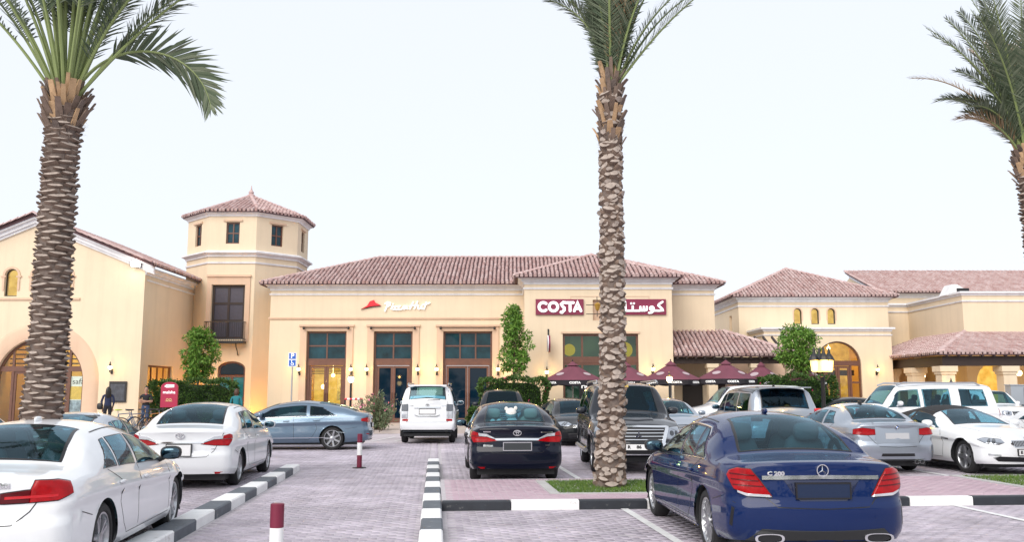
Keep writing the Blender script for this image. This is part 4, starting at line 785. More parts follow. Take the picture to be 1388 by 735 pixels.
def palm(label, x, y, z0, ht, r0, r1, lean, stubs, fronds, boot=.7, kind='lens', nrow=8, dz=.075, sw=.27, sh=.15, so=.07):
    t = thing('palm_tree', label, 'palm tree', (x, y, z0), 0, 'date palms between the parked cars'); N = 40
    def ax(z): u = z / ht; return np.array([lean[0] * u + .04 * math.sin(u * 5), lean[1] * u, z])
    def rad(z): u = z / ht; return r0 + (r1 - r0) * min(1, u * 1.3) + .06 * math.exp(-u * 14)
    tr = MB().tube([tuple(ax(ht * i / N) ) for i in range(N + 1)], [rad(ht * i / N) * (1 + .03 * math.sin(i * 7)) for i in range(N + 1)], 20); obj('trunk', tr, TRUNKM, t, 60)
    vs = [stub_mesh(sw * s, sh * s2, so * s3, kind) for s, s2, s3 in ((1, 1, 1), (.86, .9, 1.25), (1.1, 1.1, .85), (.95, .85, 1.1), (.8, 1.15, .7), (1.15, .8, 1.3), (.7, .75, 1.0))]
    S = []; k = 0; z = .06; ga = R(137.5)
    n = int(ht / dz); step = (ht - .15) / n
    for k in range(n):
        z = .04 + k * step; a = k * ga + random.uniform(-.06, .06); S.append((a + (random.uniform(-.16, .16) if kind == 'knob' else 0), z + (random.uniform(-.05, .05) if kind == 'knob' else random.uniform(-.012, .012))))
    vis = [(a, z) for a, z in S if math.cos(a - math.atan2(-y, -x)) > -.15]; hid = [s for s in S if s not in set(vis)]; vis.sort(key=lambda s: -math.cos(s[0] - math.atan2(-y, -x))); extra = vis[stubs:] + hid; vis = vis[:stubs]
    def place(a, z): c = ax(z); r = rad(z); return Vector((c[0] + r * math.cos(a), c[1] + r * math.sin(a), z))
    for a, z in vis:
        o = link('leaf_base', random.choice(vs), t, place(a, z)); jk = 2.6 if kind == 'knob' else 1.; o.rotation_euler = (random.uniform(-.12, .12) * jk, random.uniform(-.18, .12) * jk, a); s = random.uniform(.85, 1.15) if kind != 'knob' else random.uniform(.7, 1.25); o.scale = (s * random.uniform(.8, 1.3), s, s)
    mb = MB()
    for a, z in extra:
        me = random.choice(vs); M = Matrix.Translation(place(a, z)) @ Matrix.Rotation(a, 4, 'Z'); o_ = len(mb.v); mb.v += [tuple(M @ v.co) for v in me.vertices]
        for p in me.polygons: mb.f.append(tuple(i + o_ for i in p.vertices)); mb.mi.append(p.material_index)
    if mb.v: o = obj('leaf_bases', mb, [STUB, STUBD], t); o['kind'] = 'stuff'
    # old boots below the crown
    bm_ = MB(); top = ax(ht); 
    for k in range(72):
        a = k * ga; z = ht - boot + boot * 1.15 * k / 72; c = ax(min(z, ht)); r = rad(min(z, ht)) * (1.0 + .25 * math.sin(PI * k / 72)); L = random.uniform(.16, .38); w = random.uniform(.022, .046); ca, sa = math.cos(a), math.sin(a); tx, ty = -sa, ca; ou = random.uniform(.04, .16)
        b0 = Vector((c[0] + r * .8 * ca, c[1] + r * .8 * sa, z)); b1 = Vector((c[0] + (r + ou) * ca, c[1] + (r + ou) * sa, z + L)); tv = Vector((tx, ty, 0)) * w; nv = Vector((ca, sa, .2)) * .03
        bm_.add([b0 - tv * 1.5, b0 + tv * 1.5, b1 + tv, b1 - tv, b0 - tv * 1.5 - nv, b0 + tv * 1.5 - nv, b1 + tv * .9 - nv, b1 - tv * .9 - nv], [(0, 1, 2, 3), (7, 6, 5, 4), (1, 5, 6, 2), (3, 2, 6, 7), (0, 3, 7, 4)], random.choice((0, 1, 1, 2)))
    o = obj('old_leaf_stalks', bm_, [STUBT, STUBD, TRUNKM], t); o['kind'] = 'stuff'
    fb = MB()        # fibre matting
    for k in range(260):
        a = random.uniform(0, 2 * PI); z = ht - boot + random.uniform(0, boot * 1.2); c = ax(min(z, ht)); r = rad(min(z, ht)) * 1.02; p = Vector((c[0] + r * math.cos(a), c[1] + r * math.sin(a), z)); e = p + Vector((math.cos(a) * random.uniform(.03, .16), math.sin(a) * random.uniform(.03, .16), random.uniform(-.12, .14))); w = Vector((-math.sin(a), math.cos(a), 0)) * .008; fb.add([p - w, p + w, e], [(0, 1, 2)])
    o = obj('fibre', fb, TRUNKM, t); o['kind'] = 'stuff'
    hd = MB().ell((top[0], top[1], ht + .05), r1 * .85, r1 * .85, .38, 1, 14, 8); obj('crown_heart', hd, STUBD, t, 60)
    C = {}
    for i, (az, th, bend, L, z, kw) in enumerate(fronds):
        key = (round(th / 6), round(bend / 12), round(L * 3), kw)
        if key not in C: C[key] = frond_mesh(L, th, bend, 100 + i, **dict(kw))
        o = link('frond', C[key], t, (top[0] + r1 * .45 * math.cos(R(az)), top[1] + r1 * .45 * math.sin(R(az)), ht + z)); o.rotation_euler = (random.uniform(-.05, .05), 0, R(az))
    return t
def palms():
    rs = random.Random(5); K = (('bare', .32),)
    fr = []
    for k in range(34): az = k * 137.5; u = k / 34; fr.append((az, 88 - 20 * u + rs.uniform(-4, 4), 22 + 22 * u, rs.uniform(3.6, 4.4), .25 - .25 * u, K))
    fr += [(2, 68, 150, 2.8, .10, (('ll', .52), ('bare', .30), ('lw', .05), ('ex', 1.05), ('twist', 62.), ('nl', 62))), (-10, 47, 28, 3.6, .0, K), (172, 60, 30, 3.6, .0, K), (188, 56, 38, 3.6, 0, K), (176, 66, 40, 3.6, 0, K), (16, 58, 30, 3.6, 0, K), (-20, 62, 60, 3.4, 0, (('bare', .2),))]
    palm('thick-trunked date palm at the left, behind the nearest white car', -6.78, 13, .0, 5.95, .262, .22, (.15, 0), 300, fr, .55, 'lens', 8, .0128, .225, .125, .046)
    fr = []; D = (('ll', .42), ('bare', .12), ('nl', 84), ('lw', .024))
    for k in range(42): az = k * 137.5; u = k / 42; fr.append((az, 90 - (17 if math.cos(R(az)) > -.2 else 9) * u + rs.uniform(-3, 3), 12 + 22 * u + rs.uniform(-6, 8), rs.uniform(2.6, 3.4), .25 - .30 * u, D + ((('dry', True),) if k in (9, 31) else ())))
    fr += [(-4, 54, 24, 2.9, 0, D), (14, 62, 34, 2.8, 0, D), (4, 68, 40, 2.6, 0, D), (178, 84, 62, 2.3, 0, D), (170, 80, 45, 2.5, 0, D), (190, 86, 75, 2.0, 0, D)]
    palm('tall slim date palm in the middle, growing from the grass strip', 1.58, 15.0, .12, 6.75, .185, .15, (.17, 0), 300, fr, 1.15, 'knob', 8, .0100, .145, .115, .044)
    fr = []; D = (('ll', .38), ('bare', .2), ('nl', 80), ('lw', .022))
    for k in range(36): az = k * 137.5; u = k / 36; fr.append((az, 88 - 18 * u + rs.uniform(-5, 5), 16 + 34 * u + rs.uniform(-6, 14), rs.uniform(2.6, 3.4), .25 - .25 * u, D + ((('dry', True),) if k % 8 == 3 else ())))
    fr += [(185, 70, 75, 1.9, 0, D), (170, 66, 60, 2.0, 0, D), (200, 70, 95, 1.8, 0, D), (178, 64, 80, 1.6, 0, D + (('dry', True),)), (190, 78, 70, 2.3, 0, D), (165, 76, 90, 2.2, 0, D), (182, 62, 55, 1.5, 0, D)]
    palm('date palm cut off by the right edge, with grey-green drooping fronds', 10.06, 17, .0, 6.15, .205, .175, (-.02, 0), 240, fr, .6, 'lens', 8, .0155, .22, .13, .06)
# ------------------------------------------------------------------ cars
def pchip(keys):
    xs = np.array([k[0] for k in keys], float); ys = np.array([k[1] for k in keys], float)
    h = np.diff(xs); d = np.diff(ys) / h; m = np.zeros(len(xs))
    for i in range(1, len(xs) - 1):
        if d[i - 1] * d[i] > 0:
            w1 = 2 * h[i] + h[i - 1]; w2 = h[i] + 2 * h[i - 1]; m[i] = (w1 + w2) / (w1 / d[i - 1] + w2 / d[i])
    m[0] = d[0]; m[-1] = d[-1]
    def fn(x):
        x = np.clip(np.asarray(x, float), xs[0], xs[-1]); i = np.clip(np.searchsorted(xs, x, 'right') - 1, 0, len(h) - 1)
        t = (x - xs[i]) / h[i]; t2 = t * t; t3 = t2 * t
        return (2 * t3 - 3 * t2 + 1) * ys[i] + (t3 - 2 * t2 + t) * h[i] * m[i] + (-2 * t3 + 3 * t2) * ys[i + 1] + (t3 - t2) * h[i] * m[i + 1]
    return fn
def paint(key, col, metal=0., rough=.35, coat=1., var=.03):
    m = mat('paint_' + key, col, rough, metal, coat=coat, var=var, vscale=1.2, spec=.1); m.node_tree.nodes['Principled BSDF'].inputs['Coat IOR'].default_value = 1.5 if max(col) > .2 else 1.36; return m
RUBBER = mat('rubber', (.014, .014, .015), .75)
SEAL = mat('window_seal', (.010, .010, .012), .35)
PLASTIC = mat('black_plastic', (.016, .017, .019), .5)
CHROME = mat('chrome', (.75, .76, .78), .12, 1.)
ALLOY = mat('alloy', (.48, .49, .51), .28, .9)
ALLOYD = mat('alloy_dark', (.10, .10, .11), .3, .8)
DISC = mat('brake_disc', (.12, .12, .12), .5, .6)
RED_L = mat('red_lens', (.26, .001, .004), .15, coat=0., spec=.3, var=.35, vscale=14., emit=(1, .005, .01), estr=.04)
DRED_L = mat('dark_red_lens', (.08, .001, .004), .12, spec=.3)
CLEAR_L = mat('clear_lens', (.62, .64, .68), .12, .5, coat=1.)
LAMP_L = mat('head_lens', (.34, .37, .42), .1, .6, coat=1.)
GLASS_C = glass_mat('car_glass', (.36, .62, .70), (.62, .86, 1.), f0=.055)
GLASS_D = glass_mat('car_glass_tinted', (.07, .20, .27), (.55, .82, 1.), f0=.035)
GLASS_S = glass_mat('mirror_glass', (.03, .08, .10), (.5, .8, 1.), f0=.16)
CABIN = mat('cabin_dark', (.07, .08, .09), .8)
SEAT_D = mat('seat_dark', (.07, .075, .08), .7)
SEAT_B = mat('seat_beige', (.42, .37, .30), .7)
PLATE = mat('plate_white', (.80, .80, .80), .5)
INK = mat('plate_ink', (.01, .01, .012), .6)
def xgrid(L, near):
    dn, dm = (.022, .045) if near else (.04, .08)
    a = [0, .006, .014, .025]; x = .045
    while x < .5: a.append(x); x += dn
    while x < L - .5: a.append(x); x += dm
    while x < L - .045: a.append(x); x += dn
    return np.array(a + [L - .045, L - .025, L - .014, L - .006, L])
class Body:
    NS, NG, NF, NR = 20, 7, 4, 6
    def __init__(b, s, near):
        b.s = s; b.near = near; L = b.L = s['L']
        b.fzt = pchip(s['zt']); b.fzb = pchip(s['zb']); b.fzs = pchip(s.get('zs', [(0, .27), (.9, .22), (L - .9, .21), (L, .24)]))
        b.fw = pchip(s['w']); b.fyr = pchip(s['yr']); b.fdl = pchip(s['dl']); b.prof = pchip(s.get('prof', [(0, .915), (.08, .955), (.13, .975), (.30, .982), (.68, .972), (.74, .996), (.77, 1.0), (.83, .982), (.92, .965), (1, .935)]))
        b.rear = pchip(s['rear']); b.front = pchip(s['front']); b.bow = s.get('bow', (.13, .22)); b.rc = s.get('rc', (.16, .22)); b.rt = s.get('rt', (.05, .05))
    @staticmethod
    def rnd(x, L, r0, r1):
        a = np.where(x < r0, r0 - np.sqrt(np.maximum(0, r0 ** 2 - (r0 - x) ** 2)), 0.)
        e = L - x; return a + np.where(e < r1, r1 - np.sqrt(np.maximum(0, r1 ** 2 - (r1 - e) ** 2)), 0.)
    def base(b, x):
        x = np.asarray(x, float); w = b.fw(x) - b.rnd(x, b.L, *b.rc) * .8
        r = b.rnd(x, b.L, *b.rt); zb = b.fzb(x) - r * .6; zt = b.fzt(x) - r; zs = b.fzs(x)
        yb = w * float(b.prof(1.)); zt = np.maximum(zt, zb + .012); yr = np.minimum(b.fyr(x), yb - .03); dl = b.fdl(x)
        zr = np.maximum(zt - dl, zb + (zt - zb) * .35)
        return w, zs, zb, yb, yr, zr, zt
    def deform(b, x, y, z):
        L = b.L; f0 = np.clip(1 - x / .75, 0, 1) ** 2; f1 = np.clip(1 - (L - x) / .9, 0, 1) ** 2; W = b.s['W'] / 2
        yy = np.minimum(1, np.abs(y) / W)
        return x + f0 * (b.rear(z) + b.bow[0] * yy ** 2.2) - f1 * (b.front(z) + b.bow[1] * yy ** 2.2)
    def side(b, x, sfrac):
        w, zs, zb, yb, yr, zr, zt = b.base(x); bul = .03 * np.sin(np.pi * np.clip(sfrac, 0, 1)) * np.clip((zr - zb) / .3, 0, 1)
        y = yb + (yr - yb) * sfrac + bul; z = zb + (zr - zb) * sfrac; return b.pt(x, y, z)
    def top(b, x, q):
        w, zs, zb, yb, yr, zr, zt = b.base(x); z = zt - (zt - zr) * np.abs(q) ** b.s.get('crown', 2.4); return b.pt(x, yr * q, z)
    def pt(b, x, y, z): return np.stack([b.deform(x, y, z) - b.L / 2, y + 0 * x, z + 0 * x], -1)
    def build(b):
        X = b.X = xgrid(b.L, b.near); J = len(X); w, zs, zb, yb, yr, zr, zt = b.base(X); rows = []; par = []
        for i in range(b.NS):
            t = i / (b.NS - 1); rows.append((w * float(b.prof(t)), zs + (zb - zs) * t)); par.append(('l', t))
        bf = np.clip((zr - zb) / .3, 0, 1)
        def sp(s): bul = .03 * math.sin(PI * s) * bf; return yb + (yr - yb) * s + bul, zb + (zr - zb) * s
        cr = b.s.get('crown', 2.4)
        def tp(q): return yr * q, zt - (zt - zr) * abs(q) ** cr
        for s in (.06, .2, .34, .48, .64, .80, .86): rows.append(sp(s)); par.append(('s', s))
        A = sp(.86); B = tp(.86)
        for i in range(1, b.NF + 1):
            t = i / (b.NF + 1); rows.append(tuple((1 - t) ** 2 * A[k] + 2 * t * (1 - t) * (yr, zr)[k] + t * t * B[k] for k in (0, 1))); par.append(('f', t))
        for q in (.86, .81, .64, .47, .30, .15, 0.): rows.append(tp(q)); par.append(('t', q))
        K = len(rows); Yv = np.array([r[0] for r in rows]); Zv = np.array([r[1] for r in rows])       # K,J
        # full ring: left side rows 0..K-1 (last is centre), right mirrored
        YF = np.concatenate([Yv, -Yv[-2::-1]]); ZF = np.concatenate([Zv, Zv[-2::-1]]); N = len(YF)
        XF = np.repeat(X[None], N, 0); P = np.stack([b.deform(XF, YF, ZF) - b.L / 2, YF, ZF], -1)      # N,J,3
        V = P.reshape(-1, 3).copy(); idx = np.arange(N * J).reshape(N, J)
        F = np.stack([idx[:-1, :-1], idx[:-1, 1:], idx[1:, 1:], idx[1:, :-1]], -1).reshape(-1, 4)
        cx = (X[:-1] + X[1:]) / 2; fpar = []
        pf = par + par[-2::-1]; sgn = [1] * K + [-1] * (K - 1)
        for i in range(N - 1):
            a, c = pf[i], pf[i + 1]; s1 = 1 if i < K - 1 else -1
            kind = a[0] if a[0] == c[0] else ('s' if 's' in (a[0], c[0]) and 'l' in (a[0], c[0]) else 'f'); val = (a[1] + c[1]) / 2 if a[0] == c[0] else (.03 if kind == 's' else .5)
            fpar += [(kind, val, s1)] * (J - 1)
        fx = np.tile(cx, N - 1)
        b.fx = fx; b.fpar = fpar; keep = np.ones(len(F), bool)
        # caps
        M = 15; capsV, capsF = [], []; o = len(V)
        for j, xe, rev in ((0, 0., False), (J - 1, b.L, True)):
            tt = np.linspace(1, -1, M)[1:-1]; grid = np.zeros((K, M), int); grid[:, 0] = idx[:K, j]; grid[:, -1] = idx[N - 1 - np.arange(K), j]
            yy = Yv[:, j][:, None] * tt[None]; zz = np.repeat(Zv[:, j][:, None], M - 2, 1)
            vv = np.stack([b.deform(np.full_like(yy, xe), yy, zz) - b.L / 2, yy, zz], -1).reshape(-1, 3)
            grid[:, 1:-1] = o + np.arange(K * (M - 2)).reshape(K, M - 2); o += len(vv); capsV.append(vv); grid[K - 1, :] = idx[K - 1, j]
            Kc = b.NS + b.NG
            q = np.stack([grid[:-1, :-1], grid[1:, :-1], grid[1:, 1:], grid[:-1, 1:]], -1)[:K - 1].reshape(-1, 4)
            capsF.append(q[:, ::-1] if rev else q)
        b.Vf = np.concatenate([V] + capsV); b.Ff = np.concatenate([F] + capsF); b.nside = len(F)
        b.bvh = BVHTree.FromPolygons([tuple(p) for p in b.Vf], [tuple(f) for f in b.Ff.tolist()])
        b.keep = np.ones(len(b.Ff), bool)
    def arches(b, centers, rad):
        V = b.Vf; W = b.s['W'] / 2
        for cx, cz in centers:
            d = np.hypot(V[:, 0] - cx, V[:, 2] - cz); side = np.abs(V[:, 1]) > W * .62; ins = (d < rad) & side
            fi = ins[b.Ff]; kill = fi.all(1); b.keep &= ~kill; part = fi.any(1) & ~kill
            vs = np.unique(b.Ff[part][fi[part]])
            for v in vs:
                dx, dz = V[v, 0] - cx, V[v, 2] - cz; dd = max(1e-4, math.hypot(dx, dz)); V[v, 0] = cx + dx / dd * rad; V[v, 2] = cz + dz / dd * rad
    def mesh(b, name, mats, mi=None):
        F = b.Ff[b.keep]; used = np.unique(F); re = np.zeros(len(b.Vf), int); re[used] = np.arange(len(used))
        F2 = re[F]; V2 = b.Vf[used]; me = bpy.data.meshes.new(name)
        fs = [tuple(dict.fromkeys(f)) for f in F2.tolist()]; ok = [i for i, f in enumerate(fs) if len(f) > 2]
        me.from_pydata(V2.tolist(), [], [fs[i] for i in ok])
        for m in mats: me.materials.append(m)
        if mi is not None: me.polygons.foreach_set('material_index', mi[b.keep][ok].astype(np.int32))
        me.polygons.foreach_set('use_smooth', [True] * len(me.polygons)); me.set_sharp_from_angle(angle=R(38)); me.update(); return me
    # projections
    def hit(b, o, d):
        h = b.bvh.ray_cast(Vector(o), Vector(d).normalized())
        if h[0] is None:
            n = b.bvh.find_nearest(Vector(o) + Vector(d).normalized() * 2.0); return n[0]
        return h[0]
    def mp(b, how, sd=1):
        L = b.L
        if how == 'rear': return lambda a, z: ((-L / 2 - 2, a, z), (1, 0, 0))
        if how == 'front': return lambda a, z: ((L / 2 + 2, a, z), (-1, 0, 0))
        if how == 'side': return lambda a, z: ((a - L / 2, sd * 3, z), (0, -sd, 0))
        if how == 'top': return lambda a, c: ((a - L / 2, c, 4), (0, 0, -1))
        W = b.s['W'] / 2; yc = W * .9
        ax = -L / 2 + 1.0 if how == 'rcorner' else L / 2 - 1.1; xe = -L / 2 if how == 'rcorner' else L / 2; sg = -1 if how == 'rcorner' else 1
        def fn(s, z):
            p = (xe, sd * s) if s <= yc else (xe - sg * (s - yc), sd * yc)
            d = Vector((p[0] - ax, p[1], 0)).normalized(); o = Vector((ax, 0, z)) + d * 4
            return tuple(o), tuple(-d)
        return fn
def dens(poly, step=.05, closed=True):
    out = []; n = len(poly)
    for i in range(n if closed else n - 1):
        a, c = poly[i], poly[(i + 1) % n]; m = max(1, int(math.hypot(c[0] - a[0], c[1] - a[1]) / step))
        out += [(a[0] + (c[0] - a[0]) * k / m, a[1] + (c[1] - a[1]) * k / m) for k in range(m)]
    if not closed: out.append(poly[-1])
    return out
def patch(b, mb, poly, mp, lift=.006, mi=0, step=.05, rings=(1, .95, .75, .5, .25), depth=.012, soft=.5):
    P = dens(poly, step); n = len(P); c = (sum(p[0] for p in P) / n, sum(p[1] for p in P) / n); vs = []; 
    for k, r in enumerate((1.0,) + tuple(rings)):
        lf = -depth if k == 0 else (lift * soft if k == 1 else lift)
        for p in P:
            o, d = mp(c[0] + (p[0] - c[0]) * r, c[1] + (p[1] - c[1]) * r); h = b.hit(o, d); vs.append(h - Vector(d) * lf)
    o, d = mp(*c); vs.append(b.hit(o, d) - Vector(d) * lift); K = len(rings) + 1
    fs = [(k * n + i, k * n + (i + 1) % n, (k + 1) * n + (i + 1) % n, (k + 1) * n + i) for k in range(K - 1) for i in range(n)]
    fs += [((K - 1) * n + i, (K - 1) * n + (i + 1) % n, K * n) for i in range(n)]
    mb.add(vs, fs, mi); return mb
def strip(b, mb, line, mp, w=.008, lift=.002, mi=0, closed=False, step=.05, depth=.006):
    P = dens(line, step, closed); n = len(P); vs = []
    for i, p in enumerate(P):
        q0 = P[i - 1] if (i > 0 or closed) else p; q1 = P[(i + 1) % n] if (i < n - 1 or closed) else p
        t = Vector((q1[0] - q0[0], q1[1] - q0[1])); t = t.normalized() if t.length > 1e-6 else Vector((1, 0)); nn = Vector((-t.y, t.x)) * w / 2
        for sg, lf in ((1, -depth), (1, lift), (-1, lift), (-1, -depth)):
            o, d = mp(p[0] + sg * nn.x, p[1] + sg * nn.y); vs.append(b.hit(o, d) - Vector(d) * lf)
    m = n if closed else n - 1
    fs = [(i * 4 + k, i * 4 + k + 1, ((i + 1) % n) * 4 + k + 1, ((i + 1) % n) * 4 + k) for i in range(m) for k in range(3)]
    mb.add(vs, fs, mi); return mb
def inpoly(px, py, poly):
    n = len(poly); ins = np.zeros(len(px), bool)
    for i in range(n):
        x0, y0 = poly[i]; x1, y1 = poly[(i + 1) % n]
        if y0 == y1: continue
        c = ((y0 > py) != (y1 > py)) & (px < (x1 - x0) * (py - y0) / (y1 - y0) + x0); ins ^= c
    return ins
def glazing(b, root, pname, polys, ev, gm, seal=SEAL, frit=.04, lift=.004):
    """polys: list of polygons in the surface's own (u,v); ev(u,v)->xyz. Glass in a seal of its own, one part per window"""
    for poly in polys:
        P = np.array(dens(poly, .06)); c = P.mean(0); n = len(P)
        pts0 = ev(P[:, 0], P[:, 1]); c3 = pts0.mean(0); size = np.linalg.norm(pts0 - c3, axis=1)
        fr = np.clip(frit / np.maximum(size, .05), .02, .5)[:, None]
        rings = [1 - 0 * fr, 1 - fr * .55, 1 - fr, (1 - fr) * .72, (1 - fr) * .45, (1 - fr) * .2]
        V = []
        ctr = ev(np.array([c[0]]), np.array([c[1]]))[0]
        e = 1e-3; du = ev(np.array([c[0] + e]), np.array([c[1]]))[0] - ctr; dv = ev(np.array([c[0]]), np.array([c[1] + e]))[0] - ctr
        nrm = np.cross(du, dv); nrm /= np.linalg.norm(nrm) + 1e-9
        if np.dot(nrm, ctr - np.array([0, 0, .9])) < 0: nrm = -nrm
        for k, r in enumerate(rings):
            q = c + (P - c) * r; V.append(ev(q[:, 0], q[:, 1]) + nrm * (-.012 if k == 0 else lift + (.002 if k == 1 else 0)))
        S = MB(); S.add(np.concatenate(V[:3]), [(k * n + i, k * n + (i + 1) % n, (k + 1) * n + (i + 1) % n, (k + 1) * n + i) for k in range(2) for i in range(n)])
        G = MB(); G.add(list(np.concatenate(V[2:])) + [ctr + nrm * lift], [(k * n + i, k * n + (i + 1) % n, (k + 1) * n + (i + 1) % n, (k + 1) * n + i) for k in range(3) for i in range(n)] + [(3 * n + i, 3 * n + (i + 1) % n, 4 * n) for i in range(n)])
        so_ = obj(pname, S, seal, root, 60); obj('glass', G, gm, so_, 60)
WHEELS = {}
def wheel_mesh(r, style, wd=.21):
    key = (round(r, 3), style)
    if key in WHEELS: return WHEELS[key]
    rr = r * (.72 if style != 'suv' else .66)
    ty = MB().lathe([(rr - .012, -wd / 2 + .02), (rr + .015, -wd / 2), (r - .035, -wd / 2 + .004), (r - .008, -wd / 2 + .03), (r, -wd / 2 + .06), (r, wd / 2 - .06), (r - .008, wd / 2 - .03), (r - .035, wd / 2 - .004), (rr + .015, wd / 2), (rr - .012, wd / 2 - .02)], axis='y', n=40)
    rim = MB().lathe([(rr + .004, wd / 2 - .012), (rr - .018, wd / 2 - .012), (rr - .03, wd / 2 - .035), (rr - .035, -wd / 2 + .02), (rr, -wd / 2 + .02)], axis='y', n=40)
    hub = .06; yo = wd / 2 - .02; n, tw = {'double': (10, .020), 'five': (5, .06), 'multi': (15, .016), 'suv': (6, .055), 'seven': (7, .04), 'ten': (10, .024)}[style]
    for k in range(n):
        a = 2 * PI * k / n
        if style == 'double': a = 2 * PI * (k // 2) / 5 + (.16 if k % 2 else -.16)
        ca, sa = math.cos(a), math.sin(a); f = lambda q, t, y: (q * ca - t * sa, y, q * sa + t * ca)
        q0, q1 = hub * .6, rr - .012; v = []
        for q, t, y in ((q0, tw * .9, yo - .01), (q1, tw * .75, yo)):
            v += [f(q, -t, y - .05), f(q, t, y - .05), f(q, t * .8, y), f(q, -t * .8, y)]
        rim.add(v, [(0, 4, 5, 1), (1, 5, 6, 2), (2, 6, 7, 3), (3, 7, 4, 0), (0, 1, 2, 3), (7, 6, 5, 4)])
    rim.lathe([(hub + .012, yo - .06), (hub, yo + .004), (.03, yo + .012), (0.001, yo + .012)], axis='y', n=16)
    dk = MB().lathe([(.001, -.05), (rr - .05, -.05), (rr - .05, .0), (.05, .0), (.05, .03), (.001, .03)], axis='y', n=28)
    WHEELS[key] = (mesh_of('wheel', dk, DISC, 35), mesh_of('tyre', ty, RUBBER, 35), mesh_of('rim', rim, [ALLOY], 40)); return WHEELS[key]
RIMD = {}
def seat_mesh(m, key):
    if key in RIMD: return RIMD[key]
    s = MB(); s.ell((0, 0, .52), .27, .25, .10, .6); 
    s2 = MB(); s2.ell((-.27, 0, .86), .09, .24, .34, .6); s2.ell((-.36, 0, 1.23), .06, .14, .10, .6); s2.tube([(-.33, .05, 1.1), (-.36, .05, 1.2)], .01, 6); s2.tube([(-.33, -.05, 1.1), (-.36, -.05, 1.2)], .01, 6)
    s.add(s2.v, s2.f); RIMD[key] = mesh_of('seat', s, m, 50); return RIMD[key]
